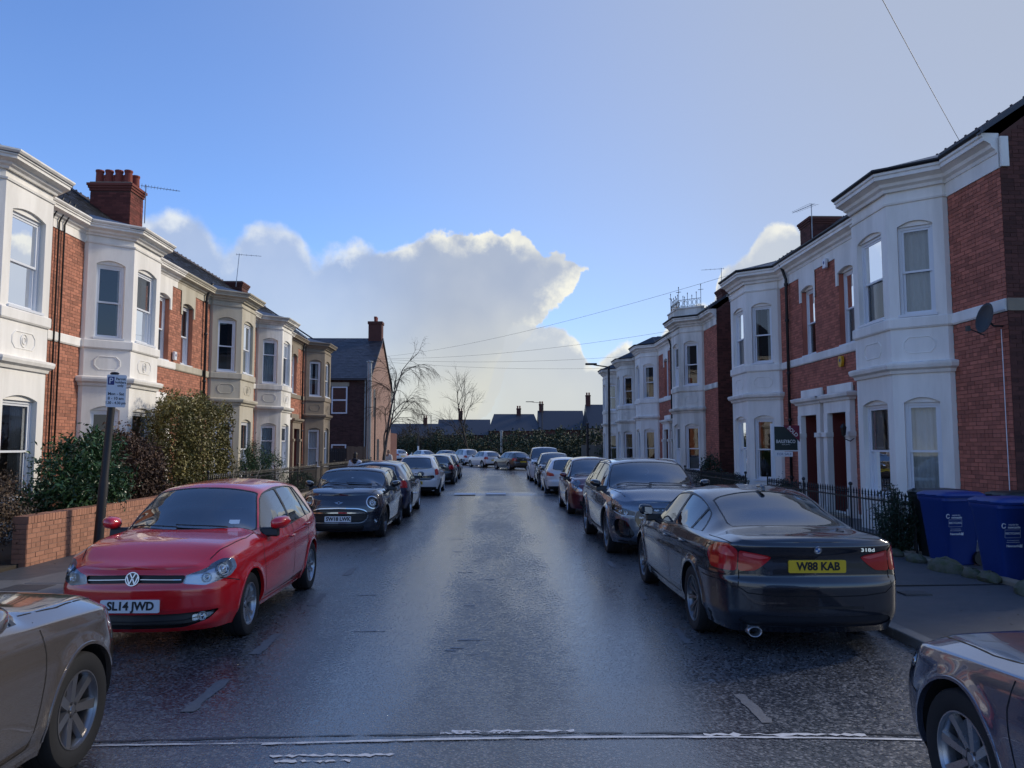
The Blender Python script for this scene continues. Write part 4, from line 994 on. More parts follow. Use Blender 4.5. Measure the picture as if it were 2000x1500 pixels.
def sash(F, P0, P1, u0, u1, zb, zsp, rise=.12, rec=.10, curtain=None, split=.5, frame_m=None, paint_m=None, one=False):
    """sash window set in an opening of the face P0-P1: frame, two sashes, panes, arched infill, what hangs behind"""
    P0, P1 = Vector(P0), Vector(P1); t = (P1 - P0).normalized(); n = Vector((-t.y, t.x))
    def B(mb, ua, ub, za, zc, da, db):               # box in the face's own frame, d inward
        vs = []
        for z in (za, zc):
            for u, d in ((ua, da), (ub, da), (ub, db), (ua, db)): q = P0 + t*u - n*d; vs.append((q.x, q.y, z))
        mb.add(vs, [(0, 3, 2, 1), (4, 5, 6, 7), (0, 1, 5, 4), (1, 2, 6, 5), (2, 3, 7, 6), (3, 0, 4, 7)])
    fm = frame_m or M_upvc; w = .055; d0 = rec
    fr = MB(); B(fr, u0, u0 + w, zb + .03, zsp, d0, d0 + .1); B(fr, u1 - w, u1, zb + .03, zsp, d0, d0 + .1); B(fr, u0 + w, u1 - w, zsp - w, zsp, d0, d0 + .1); B(fr, u0 + w, u1 - w, zb + .03, zb + .03 + w*.6, d0, d0 + .1)
    B(fr, u0 - .03, u1 + .03, zb - .02, zb + .03, -.035, d0 + .02)
    zm = zb + (zsp - zb)*(1 - split); v = .045; a0, a1 = u0 + w, u1 - w; b0 = zb + .03 + w*.6; b1 = zsp - w
    for (ua, ub, za, zc, dd, top) in ((a0, a1, zm - .025, b1, d0 + .02, 1), (a0, a1, b0, zm + .025, d0 + .055, 0)):
        B(fr, ua, ua + v, za, zc, dd, dd + .035); B(fr, ub - v, ub, za, zc, dd, dd + .035)
        B(fr, ua + v, ub - v, zc - v, zc, dd, dd + .035); B(fr, ua + v, ub - v, za, za + (v if not top else v*.9), dd, dd + .035)
    wo = F.put(fr, 'window', fm)
    for (za, zc, dd) in ((zm, b1 - v*.5, d0 + .035), (b0 + v*.5, zm, d0 + .07)):
        g = MB(); p = [P0 + t*(a0 + v*.5) - n*dd, P0 + t*(a1 - v*.5) - n*dd]
        # hand-made glass is never quite plane: tilt each pane a hair
        e = random.uniform(-.004, .004)
        g.add([(p[0].x, p[0].y, za), (p[1].x, p[1].y, za), (p[1].x - n.x*e, p[1].y - n.y*e, zc), (p[0].x - n.x*e, p[0].y - n.y*e, zc)], [(0, 1, 2, 3)]); F.put(g, 'pane', M_pane, wo)
    if rise > .01:
        A = arch_pts(u0 + .002, u1 - .002, zsp, rise - .002); m = MB(); vs = []
        for dd in (d0 * .55, d0 + .12):
            for u, z in A: q = P0 + t*u - n*dd; vs.append((q.x, q.y, z))
        k = len(A); m.add(vs, [tuple(range(k)), tuple(range(k, 2*k))[::-1], (0, k-1, 2*k-1, k)]); F.put(m, 'window_head', paint_m or M_white, wo)
    if curtain:
        m = MB(); kind, c0, c1 = curtain[:3]; spans = [(a0, a1)] if kind != 'pair' else [(a0, a0 + (a1-a0)*c0), (a1 - (a1-a0)*c1, a1)]
        z_lo, z_hi = (b0, b1) if kind != 'part' else (b0 + (b1-b0)*c0, b0 + (b1-b0)*c1)
        for x0, x1 in spans:
            k = 28; vs = []
            for i in range(k+1):
                u = x0 + (x1-x0)*i/k; dd = d0 + .16 + (.022*math.sin(i*1.25 + x0*9) if kind != 'part' else 0); q = P0 + t*u - n*dd
                vs += [(q.x, q.y, z_lo), (q.x, q.y, z_hi)]
            m.add(vs, [(2*i, 2*i+2, 2*i+3, 2*i+1) for i in range(k)])
        F.put(m, 'curtain' if kind != 'part' else 'blind', M_curtain if kind != 'part' else M_blind, wo, smooth=True)
    return wo
BR_L, BR_H, BR_J = .225, .075, .009
def lay_bricks(rects, ops, seedv=0, clip=None):
    """brick rectangles (s0, s1, z0, z1) covering rects minus openings, in stretcher bond with header courses"""
    out = []; rr = random.Random(seedv)
    for (s0, s1, z0, z1) in rects:
        nz = int(round((z1 - z0)/BR_H)); h = (z1 - z0)/max(nz, 1)
        for c in range(nz):
            za, zc = z0 + c*h, z0 + (c+1)*h; Lb = BR_L if c % 4 else BR_L/2; x = s0 - (BR_L/2 if c % 2 else 0)*(1 if c % 4 else .5)
            while x < s1:
                a, b = max(x, s0), min(x + Lb, s1); x += Lb
                if b - a < .03: continue
                segs = [(a, b)]
                for (o0, o1, oz0, oz1) in ops:
                    if oz0 < (za + zc)/2 < oz1:
                        ns = []
                        for p, q in segs:
                            if q <= o0 or p >= o1: ns.append((p, q)); continue
                            if p < o0: ns.append((p, o0))
                            if q > o1: ns.append((o1, q))
                        segs = ns
                for p, q in segs:
                    if q - p > .03: out.append((p + BR_J/2, q - BR_J/2, za + BR_J/2, zc - BR_J/2, rr.uniform(.003, .009)))
    return out
def brick_mb(bricks, d=0.):
    v = []; f = []
    for (a, b, c, e, o) in bricks:
        k = len(v); v += [(a, d, c), (b, d, c), (b, d, e), (a, d, e), (a, d+o, c), (b, d+o, c), (b, d+o, e), (a, d+o, e)]
        f += [(k+4, k+5, k+6, k+7), (k, k+1, k+5, k+4), (k+1, k+2, k+6, k+5), (k+2, k+3, k+7, k+6), (k+3, k, k+4, k+7)]
    mb = MB(); mb.v = v; mb.f = f; return mb
UNIT = {}
def brick_objs(F, bricks, mat, mat_stuff, n_single, key):
    """the bricks that show largest as single parts, the rest joined"""
    bricks = sorted(bricks, key=key); one, rest = bricks[:n_single], bricks[n_single:]
    for (a, b, c, e, o) in one:
        if mat.name not in UNIT:
            me = MB().box(-.5, .5, -1, 0, -.5, .5).mesh('brick'); me.materials.append(mat); UNIT[mat.name] = me
        ob = bpy.data.objects.new('brick', UNIT[mat.name]); link(ob, F.root)
        x, y, z = F.w(((a+b)/2, o, (c+e)/2)); ob.location = (x, y, z)
        ob.rotation_euler = (0, 0, R(-90) if F.sg > 0 else R(90)); ob.scale = (b - a, o + .005, e - c)
    if rest:
        ob = F.put(brick_mb(rest), 'brickwork', mat_stuff, recalc=False); ob['kind'] = 'stuff'
CORNICE = [(0, 7.02), (.05, 7.02), (.07, 7.08), (.13, 7.12), (.15, 7.18), (.25, 7.24), (.28, 7.24), (.28, 7.31), (.31, 7.33), (.31, 7.38), (0, 7.38)]
MIDC = [(0, 3.30), (.04, 3.30), (.06, 3.36), (.13, 3.40), (.15, 3.46), (.15, 3.50), (.10, 3.52), (0, 3.54)]
SILLB = [(0, 4.20), (.03, 4.20), (.05, 4.23), (.05, 4.40), (.035, 4.42), (0, 4.42)]
ARCHI = [(0, 6.76), (.025, 6.76), (.035, 6.80), (0, 6.81)]
def house(name, side, X, s0, s1, bc, door, upw, paint_m, brick, label, group, n_single=0, end0=False, end1=False, curt=None, bayroof='lead', frieze=None, door_m=None, dstyle='plain', lintel=None, pipes=(), arch=.10, near_full=False):
    sg = 1 if side == 'L' else -1; base = -.0
    root = empty(name, (X, (s0 + s1)/2, 0), 0, label, 'house', group); F = Fac(root, X, sg)
    bm_s, bm_i = brick; paint_m = paint_m; hw, fw, pr, ret = 1.40, .76, .90, .10; curt = curt or {}
    b0, b1 = bc - hw, bc + hw; lintel = lintel or paint_m
    # shell
    zc = 7.05; D = 6.4; sh = MB()
    dops = [(door - .52, door + .52, .0, 2.72)] if door is not None else []
    wops = [(u - .44, u + .44, 4.42, 6.42) for u in upw]
    holes = sorted(dops + wops + [(b0 + .15, b1 - .15, .0, 7.0)])
    # front wall as vertical strips between hole edges
    xs = sorted(set([s0, s1] + [h for o in holes for h in o[:2]])); xs = [x for x in xs if s0 <= x <= s1]
    for xa, xb in zip(xs[:-1], xs[1:]):
        mid = (xa + xb)/2; oz = sorted([(o[2], o[3]) for o in holes if o[0] < mid < o[1]]); z = 0
        for za, ze in oz + [(zc, zc)]:
            if za > z + .001: sh.box(xa, xb, -.30, 0, z, za)
            z = max(z, ze)
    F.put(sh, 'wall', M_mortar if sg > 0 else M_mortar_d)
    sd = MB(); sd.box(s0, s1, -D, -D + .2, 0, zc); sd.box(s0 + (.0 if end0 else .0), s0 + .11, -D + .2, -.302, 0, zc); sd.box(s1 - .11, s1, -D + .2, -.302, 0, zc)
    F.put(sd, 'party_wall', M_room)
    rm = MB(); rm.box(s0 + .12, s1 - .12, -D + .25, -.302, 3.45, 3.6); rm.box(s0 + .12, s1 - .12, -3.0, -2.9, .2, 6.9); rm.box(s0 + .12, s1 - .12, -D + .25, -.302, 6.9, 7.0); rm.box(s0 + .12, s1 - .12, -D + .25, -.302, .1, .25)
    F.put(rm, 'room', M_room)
    # brickwork
    bops = [(o[0], o[1], o[2], o[3] + (.26 if o in wops else .45)) for o in dops + wops] + [(s0 - 1, s1 + 1, 4.20, 4.42)]
    if door is not None: bops.append((door - .80, door + .80, 2.6, 3.38)); bops.append((door - .75, door + .75, 0, 2.72))
    rects = [(s0, b0, .2, 6.75), (b1, s1, .2, 6.75)]
    br = lay_bricks(rects, bops, int(s0*10)); kf = (lambda b: abs(b[0]) + .25*abs(b[2] - 4))
    brick_objs(F, br, bm_i, bm_s, n_single, kf)
    for xa, xb in ((s0 + .001, b0), (b1, s1 - .001)): F.put(MB().box(xa, xb, 0, .03, 0, .2), 'plinth', lintel)
    # bay: three faces, two storeys
    pts = [(b1, 0), (b1, ret), (bc + fw, pr), (bc - fw, pr), (b0, ret), (b0, 0)]      # travel so that the outside is on the left
    # (s, d) frame: left of travel towards decreasing s is... checked by the sign below
    pts = pts[::-1]
    bay = MB(); faces = list(zip(pts[:-1], pts[1:])); wins = []
    for i, (P0, P1) in enumerate(faces):
        L = (Vector(P1) - Vector(P0)).length; op_lo, op_hi = [], []
        if i in (1, 2, 3):
            ww = 1.06 if i == 2 else .64; u0 = (L - ww)/2
            op_lo = [(u0, u0 + ww, .80, 2.72)]; op_hi = [(u0, u0 + ww, 4.45, 6.28)]
        panel(bay, P0, P1, .0, 3.32, op_lo, rise=arch); panel(bay, P0, P1, 3.5, 6.78, op_hi, rise=arch)
        wins.append((P0, P1, op_lo, op_hi))
    bo = F.put(bay, 'bay', paint_m, recalc=False)
    # bay roof/floor slabs
    poly = pts
    F.put(MB().prism([(a, b*.98) for a, b in poly], 6.78, 7.03 if sg < 0 else 6.96, 2), 'bay_frieze', paint_m); F.put(MB().prism([(a, b*.97) for a, b in poly], 3.325, 3.495, 2), 'bay_floor', paint_m)
    for i, (P0, P1, lo, hi) in enumerate(wins):
        for lev, op in ((0, lo), (1, hi)):
            for (u0, u1, zb, zs_) in op:
                sash(F, P0, P1, u0, u1, zb, zs_, rise=arch, curtain=curt.get((i, lev)), paint_m=paint_m, split=curt.get('split', .5))
        if i in (1, 2, 3):                            # moulded octagon on the apron
            P0v, P1v = Vector(P0), Vector(P1); L = (P1v - P0v).length; t = (P1v - P0v)/L; n = Vector((-t.y, t.x)); uc = L/2; ww = .30 if i != 2 else .38; hh = .17; zc_ = 3.86
            oc = [(uc - ww, zc_ - hh*.4), (uc - ww + .1, zc_ - hh), (uc + ww - .1, zc_ - hh), (uc + ww, zc_ - hh*.4), (uc + ww, zc_ + hh*.4), (uc + ww - .1, zc_ + hh), (uc - ww + .1, zc_ + hh), (uc - ww, zc_ + hh*.4)]
            m = MB(); vs = []
            for k_, (u, z) in enumerate(oc):
                c_ = Vector((u - uc, z - zc_)); 
                for sc, o in ((1.0, .0), (.97, .012), (.90, .012), (.87, .0)): q = P0v + t*(uc + c_.x*sc) + n*o; vs.append((q.x, q.y, zc_ + c_.y*sc))
            m.add(vs, [(4*k_ + j, 4*((k_+1) % 8) + j, 4*((k_+1) % 8) + j + 1, 4*k_ + j + 1) for k_ in range(8) for j in range(3)])
            F.put(m, 'moulded_panel', paint_m, bo)
            if i == 2 and sg > 0:
                m = MB()
                for r_ in (.10, .05): m.tube([((P0v + t*(uc + r_*math.cos(a)) + n*.004).x, (P0v + t*(uc + r_*math.cos(a)) + n*.004).y, zc_ + r_*1.25*math.sin(a)) for a in np.linspace(0, 2*math.pi, 17)], .012, 6)
                F.put(m, 'rosette', paint_m, bo)
    # mouldings; the outside of the path is on its left
    path = [(s0, 0)] + pts + [(s1, 0)]
    zz = (lambda z: z) if sg < 0 else (lambda z: 6.95 + (z - 7.02)*.70)
    F.put(MB().sweep(path, [(o*(.9 if sg > 0 else 1), zz(z)) for o, z in CORNICE]), 'cornice', paint_m); F.put(MB().sweep(path, SILLB), 'string_course', paint_m)
    F.put(MB().sweep(pts, MIDC), 'bay_cornice', paint_m); F.put(MB().sweep(pts, ARCHI), 'architrave', paint_m)
    for xa, xb in ((s0 + .002, b0), (b1, s1 - .002)): F.put(MB().box(xa, xb, 0, .03, 6.75, 7.02 if sg < 0 else 6.95), 'frieze', frieze or paint_m)
    # gutter
    F.put(MB().sweep(path, [(o - (.03 if sg > 0 else 0), zz(7.383) + z) for o, z in [(.25, 0), (.33, 0), (.36, .035), (.36, .065), (.345, .065), (.33, .018), (.25, .018)]]), 'gutter', M_pipe if sg < 0 else paint_m)
    # upper windows
    for k, u in enumerate(upw):
        m = MB(); panel(m, (u - .56, .035), (u + .56, .035), 6.0, 6.76, [(.12, 1.0, 6.0, 6.32)], .13, .09, False); F.put(m, 'lintel', lintel, recalc=False)
        for xa in (u - .44, u + .439): F.put(MB().box(xa, xa + .001, -.2, .0, 4.42, 6.3), 'reveal', bm_s)
        sash(F, (u - .44, .0), (u + .44, .0), .0, .88, 4.42, 6.32, rise=.09, rec=.13, curtain=curt.get(('u', k)), paint_m=lintel)
    # doorway
    if door is not None:
        u = door; m = MB()
        for sx in (-1, 1):
            a, b = sorted((u + sx*.53, u + sx*.76)); m.box(a, b, .0, .16, .0, 2.1); m.box(a - .03, b + .03, .0, .20, 2.1, 2.22); m.box(a, b, 0, .14, 2.22, 2.72); m.box(a - .02, b + .02, 0, .19, 0, .3)
        m.box(u - .76, u + .76, .0, .13, 2.72, 3.02); F.put(m, 'door_surround', lintel)
        F.put(MB().sweep([(u - .80, 0), (u - .80, .14), (u + .80, .14), (u + .80, 0)], [(0, 3.02), (.03, 3.02), (.05, 3.07), (.12, 3.11), (.14, 3.17), (.14, 3.20), (0, 3.23)]), 'door_cornice', lintel)
        F.put(MB().box(u - .70, u + .70, .0, .05, 3.23, 3.45), 'door_block', lintel)
        m = MB(); m.box(u - .52, u - .515, -.9, 0, 0, 2.72); m.box(u + .515, u + .52, -.9, 0, 0, 2.72); m.box(u - .52, u + .52, -.9, 0, 2.715, 2.72); F.put(m, 'door_reveal', pm('maroon_paint', (.13, .022, .018), .6))
        dm = door_m or M_doorr; m = MB(); m.box(u - .42, u + .42, -.62, -.57, .18, 2.1)
        for zz in ((.35, .9), (1.05, 1.95)):
            for sx in (-1, 1): m.box(u + sx*.2 - .14, u + sx*.2 + .14, -.57, -.555, *zz)
        do = F.put(m, 'door', dm); F.put(MB().ball((u + .34, -.54, 1.1), .03), 'door_handle', M_chrome, do)
        m = MB(); m.box(u - .515, u - .42, -.65, -.52, .15, 2.7); m.box(u + .42, u + .515, -.65, -.52, .15, 2.7); m.box(u - .42, u + .42, -.65, -.52, 2.1, 2.18); m.box(u - .42, u + .42, -.65, -.52, 2.62, 2.7); F.put(m, 'door_frame', M_upvc)
        F.put(MB().add([(u - .42, -.58, 2.18), (u + .42, -.58, 2.18), (u + .42, -.58, 2.62), (u - .42, -.58, 2.62)], [(0, 1, 2, 3)]), 'fanlight', M_pane)
        F.put(MB().box(u - .7, u + .7, -.5, .35, 0, .15), 'door_step', M_stone)
    # roof
    rd, rz_ = -3.2, 9.75; e0 = (.30, 7.40 if sg < 0 else 7.22)
    sl = MB(); d_, z_ = rd - e0[0], rz_ - e0[1]; Ls = math.hypot(d_, z_); nr = 18; ox, oz = -z_/Ls*-1, -d_/Ls
    nrm = (z_/Ls, -d_/Ls)
    base_m = MB(); base_m.add([(s0, e0[0] - .02, e0[1] - .02), (s1, e0[0] - .02, e0[1] - .02), (s1, rd, rz_ - .03), (s0, rd, rz_ - .03), (s0, -D - .2, 7.0), (s1, -D - .2, 7.0)], [(0, 1, 2, 3), (3, 2, 5, 4)])
    ro = F.put(base_m, 'roof', M_slate)
    rr = random.Random(int(s0*7))
    for r_ in range(nr):
        f0, f1 = r_/nr, (r_ + 1.25)/nr; wS = .27; x = s0 - (wS/2 if r_ % 2 else 0)
        while x < s1 - .02:
            a, b = max(x, s0), min(x + wS - .006, s1); x += wS; lift = rr.uniform(.010, .018)
            p = lambda f, o: (e0[0] + d_*f + nrm[0]*o, e0[1] + z_*f + nrm[1]*o)
            q0, q1, q2 = p(f0, lift + .012), p(f0, lift), p(min(f1, 1), .004)
            if b - a > .03: sl.add([(a, *q0), (b, *q0), (b, *q2), (a, *q2), (a, *q1), (b, *q1)], [(0, 1, 2, 3), (4, 5, 1, 0)])
    so = F.put(sl, 'slates', M_slate, ro, recalc=False); so['kind'] = 'stuff'
    rt = MB(); x = s0
    while x < s1 - .05:
        e = min(x + .44, s1); rt.prism([(rd - .14, rz_ - .09), (rd - .02, rz_ + .06), (rd + .02, rz_ + .06), (rd + .14, rz_ - .09)], x + .005, e - .005, 0); rt.box((x+e)/2 - .03, (x+e)/2 + .03, rd - .015, rd + .015, rz_ + .055, rz_ + .10); x = e
    k_ = F.put(rt, 'ridge_tiles', M_ridge, ro); k_['kind'] = 'stuff'
    # bay roof
    outer = [(a + (0 if j in (0, 5) else 0), b) for j, (a, b) in enumerate(pts)]
    lip = .30 if sg < 0 else .26; zq = 7.46 if sg < 0 else 7.26
    ring = [(b0 - .1, .0), (b0 - .17, ret + .12), (bc - fw - .13, pr + lip), (bc + fw + .13, pr + lip), (b1 + .17, ret + .12), (b1 + .1, .0)]
    if bayroof == 'lead':
        vs = [(a, b, zq) for a, b in ring] + [(b0 + .3, -.9, zq + .49), (b1 - .3, -.9, zq + .49)]
        m = MB().add(vs, [(0, 1, 6), (1, 2, 6), (2, 3, 7, 6), (3, 4, 7), (4, 5, 7), (0, 6, 7, 5)]); m.sweep([ring[0]] + ring[1:5] + [ring[5]], [(-.03, zq - .07), (.03, zq - .07), (.03, zq + .01), (-.03, zq + .01)]); F.put(m, 'bay_roof', M_lead)
    elif bayroof == 'hip':
        vs = [(a, b, 7.42) for a, b in ring] + [(b0 + .35, .25, 7.86), (b1 - .35, .25, 7.86), (b0 + .35, -1.0, 7.9), (b1 - .35, -1.0, 7.9)]
        m = MB().add(vs, [(0, 1, 6), (1, 2, 6), (2, 3, 7, 6), (3, 4, 7), (4, 5, 7), (6, 7, 9, 8), (0, 6, 8), (5, 9, 7)]); F.put(m, 'bay_roof', M_slate)
    else:                                            # parapet with iron cresting
        F.put(MB().sweep(pts, [(-.2, 7.38), (.12, 7.38), (.12, 7.78), (.16, 7.78), (.16, 7.84), (-.2, 7.84)]), 'parapet', paint_m); F.put(MB().prism(pts, 7.39, 7.5, 2), 'bay_roof', M_lead)
    for ps in pipes:
        thin = isinstance(ps, tuple); ps = ps[0] if thin else ps
        m = MB(); m.tube([(ps, .06 if thin else .10, .1), (ps, .06 if thin else .10, 6.9), (ps, .2, 7.2), (ps, .28, 7.38)], .020 if thin else .045, 10)
        for z in () if thin else (.9, 2.6, 4.0, 5.6, 6.7): m.lathe([(.058, z), (.062, z + .01), (.062, z + .07), (.058, z + .08)], 10, 'z', (ps, .10, 0))
        F.put(m, 'downpipe', M_pipe, smooth=True)
    return root, F
def chimney(F, s, d, z0, z1, ws, wd, pots, mat=None, pot_h=.55, aerial=False, parent=None):
    """brick stack with oversailing courses, flaunching and pots, as a part of its house"""
    mat = mat or M_brick_s; c = F.put(MB().box(s - ws/2, s + ws/2, d - wd/2, d + wd/2, z0, z1 - .25), 'chimney', M_mortar_d)
    m = MB(); nz = int((z1 - .25 - z0)/.075); rr = random.Random(int(s*100))
    for k in range(nz):
        z = z0 + k*.075
        for (ax, c0, c1, f) in (('s', s - ws/2, s + ws/2, d + wd/2), ('s', s - ws/2, s + ws/2, d - wd/2), ('d', d - wd/2, d + wd/2, s - ws/2), ('d', d - wd/2, d + wd/2, s + ws/2)):
            x = c0 - (.11 if k % 2 else 0)
            while x < c1 - .02:
                a, b = max(x, c0), min(x + .225, c1); x += .225; o = rr.uniform(.004, .010)
                if b - a < .04: continue
                sgn = 1 if f > (d if ax == 's' else s) else -1; lo, hi = sorted((f, f + sgn*o))
                if ax == 's': m.box(a + .004, b - .004, lo, hi, z + .004, z + .071)
                else: m.box(lo, hi, a + .004, b - .004, z + .004, z + .071)
    q = F.put(m, 'brickwork', mat, c); q['kind'] = 'stuff'
    t = MB()
    for k, (g, za, zb) in enumerate(((.03, z1 - .25, z1 - .175), (.06, z1 - .172, z1 - .10), (.09, z1 - .097, z1 - .02))): t.box(s - ws/2 - g, s + ws/2 + g, d - wd/2 - g, d + wd/2 + g, za, zb)
    F.put(t, 'chimney_cap', mat, c)
    F.put(MB().box(s - ws/2 - .02, s + ws/2 + .02, d - wd/2 - .02, d + wd/2 + .02, z1 - .02, z1 + .03), 'flaunching', M_stoned, c)
    for (ps, pd) in pots:
        r = .12; F.put(MB().lathe([(.0, 0), (r*1.08, 0), (r*.98, .05), (r*.92, pot_h*.8), (r*1.02, pot_h*.86), (r*1.08, pot_h*.93), (r*1.02, pot_h), (r*.8, pot_h), (r*.78, pot_h*.7), (.0, pot_h*.7)], 14, 'z', (s + ps, d + pd, z1 + .03)), 'chimney_pot', M_terra, c, smooth=False)
    return c
def aerial(name, loc, h, dirx, label, els=9, tilt=0, group='rooftop aerials'):
    root = empty(name, loc, 0, label, 'aerial', group)
    MB().tube([(0, 0, 0), (tilt, 0, h)], .016, 6).build('mast', M_galv, root)
    d = Vector(dirx).normalized(); c = Vector((-d.y, d.x, 0)); m = MB(); p0 = Vector((tilt, 0, h - .05)); m.tube([p0 - d*.15, p0 + d*1.0], .010, 5); m.build('boom', M_galv, root)
    m = MB()
    for i in range(els):
        q = p0 + d*(-.12 + 1.1*i/els); w = .22 - .010*i; m.tube([q - c*w, q + c*w], .005, 4)
    o = m.build('elements', M_galv, root); o['kind'] = 'stuff'
    return root
# ------------------------------------------------------------------ ground, road, pavements
KL, KR = -4.36, 3.92                                 # kerb lines
def asphalt():
    m = bpy.data.materials.new('wet_asphalt'); m.use_nodes = True; t = NT(m.node_tree); b = t.n['Principled BSDF']
    tc = t.node('ShaderNodeTexCoord'); v = tc.outputs['Object']; sp = t.node('ShaderNodeSeparateXYZ'); t.l.new(v, sp.inputs[0])
    X, Y = EX(t, sp.outputs[0]), EX(t, sp.outputs[1])
    mp = t.node('ShaderNodeMapping'); mp.inputs['Scale'].default_value = (1, .28, 1); t.l.new(v, mp.inputs[0]); vs = mp.outputs[0]
    vo = t.node('ShaderNodeTexVoronoi'); vo.inputs['Scale'].default_value = 52; t.l.new(v, vo.inputs['Vector']); agg = EX(t, vo.outputs['Distance'])
    vc = t.node('ShaderNodeTexVoronoi'); vc.inputs['Scale'].default_value = 52; t.l.new(v, vc.inputs['Vector']); stone = t.node('ShaderNodeSeparateColor'); t.l.new(vc.outputs['Color'], stone.inputs[0]); st = EX(t, stone.outputs[0])
    fine = t.noise(v, 210, 4, .7); mid = t.noise(v, 5., 6, .65); big = t.noise(vs, 1.1, 4, .6); blot = t.noise(vs, .45, 4, .6, .3)
    # two wheel tracks, paler and smoother, and a dark seam down the middle
    wob = (t.noise(vs, .7, 3) - .5)*.5
    def band(x0, w): return t.m('POWER', 2.718, t.m('MULTIPLY', ((X + wob - x0)/w)*((X + wob - x0)/w), -1.))
    tracks = t.m('MAXIMUM', band(-.95, .38), band(1.05, .42)); seam = band(.12, .10)
    wet = t.ss(.42, .74, blot*.66 + big*.36 + tracks*.36*(big*.9 + .45))
    colr = t.mix(t.ss(.3, .8, mid*.6 + fine*.5), (.050, .053, .060), (.105, .110, .118))
    colr = t.mix(t.ss(.55, .95, st)*.75, colr, (.26, .265, .275)); colr = t.mix(t.ss(.30, .05, st)*.6, colr, (.022, .024, .028)); colr = t.mix(t.ss(.34, .62, agg)*.75, colr, (.014, .015, .018))  # mixed stone tones; the palest paint wet glints into the colour
    colr = t.mix(tracks*.25, colr, (.125, .128, .135)); colr = t.mix(seam*.55, colr, (.018, .019, .022))
    colr = t.mix(wet*.25, colr, (.045, .048, .055))
    t.put(b.inputs['Base Color'], colr)
    rough = t.m('SUBTRACT', .42 + (mid - .5)*.25 + (st - .5)*.34, wet*.25 + tracks*.08, clamp=True)
    t.put(b.inputs['Roughness'], t.m('MAXIMUM', rough, .12)); b.inputs['Specular IOR Level'].default_value = 1.0
    hgt = t.m('MINIMUM', agg, .6)*-1.6*(1.15 - wet*.5) + fine*.22 + mid*.25
    bn = t.node('ShaderNodeBump'); bn.inputs['Strength'].default_value = .2; bn.inputs['Distance'].default_value = .010
    t.put(bn.inputs['Height'], hgt); t.l.new(bn.outputs[0], b.inputs['Normal']); return m
M_asph = asphalt()
M_pav = pm('pavement_asphalt', (.075, .077, .082), .5, var=.18, vscale=1.6, bump=.35, bscale=120, rvar=.14, spec=.5)
M_flag = pm('paving_flag', (.155, .152, .148), .55, var=.14, vscale=3, bump=.2, bscale=60, rvar=.12, orand=.16)
M_kerb = pm('granite_kerb', (.15, .148, .145), .6, var=.2, vscale=8, bump=.3, bscale=70, orand=.15)
M_soil = pm('soil', (.045, .036, .026), .95, var=.3, vscale=5, bump=.6, bscale=30)
M_grass = pm('grass_ground', (.045, .065, .022), .95, var=.35, vscale=2, bump=.5, bscale=40)
M_conc = pm('forecourt_concrete', (.13, .13, .125), .8, var=.2, vscale=2, bump=.3, bscale=60)
M_line = pm('worn_road_paint', (.27, .28, .295), .6, var=.35, vscale=14, bump=.3, bscale=90)
M_tar = pm('tar_seal', (.012, .012, .014), .35, var=.3, vscale=8)
g = MB().add([(-900, -60, -.12), (900, -60, -.12), (900, 1800, -.12), (-900, 1800, -.12)], [(0, 1, 2, 3)]); tag(g.build('ground', M_grass), kind='structure')
OUTER = [(KR, -25), (KR, 20), (KR, 48), (3.75, 56), (3.2, 63), (1.6, 71), (-.3, 79), (-2.6, 87), (-6, 95.5), (-10.5, 103), (-17, 111.5), (-30, 125), (-60, 152)]
INNER = [(KL, -25), (KL, 20), (KL, 46), (-4.8, 53), (-6.2, 60), (-8.6, 68), (-11.5, 76), (-15, 84), (-20, 93), (-27, 102), (-40, 116), (-70, 142)]
def smooth_line(P, n): return [tuple(p) for p in catmull(P, n)]
OUT, INN = smooth_line(OUTER, 60), smooth_line(INNER, 60)
def camber(f): return .03*(1 - (2*f - 1)**2)
def road_mesh():
    mb = MB(); vs = []; K = 13
    Ys = None
    for a, b in zip(INN, OUT):
        for k in range(K): f = k/(K-1); vs.append((a[0] + (b[0]-a[0])*f, a[1] + (b[1]-a[1])*f, camber(f) - .03))
    n = len(INN); mb.add(vs, [(i*K + k, i*K + k + 1, (i+1)*K + k + 1, (i+1)*K + k) for i in range(n-1) for k in range(K-1)]); return mb
ro_ = road_mesh().build('road', M_asph, smooth=True); tag(ro_, kind='structure')
def road_z(x): return camber((x - KL)/(KR - KL)) - .03
def offs(P, d):
    out = []
    for i, p in enumerate(P):
        q = Vector(P[min(i+1, len(P)-1)]) - Vector(P[max(i-1, 0)]); q.normalize(); out.append((p[0] - q.y*d, p[1] + q.x*d))
    return out
def strip_mesh(A, B, z0, z1=None):
    n = len(A); z1 = z0 if z1 is None else z1; return MB().add([(a[0], a[1], z0) for a in A] + [(b[0], b[1], z1) for b in B], [(i, i+1, n+i+1, n+i) for i in range(n-1)])
ZP = .05                                             # pavement level (kerb face about 0.12 above the channel)
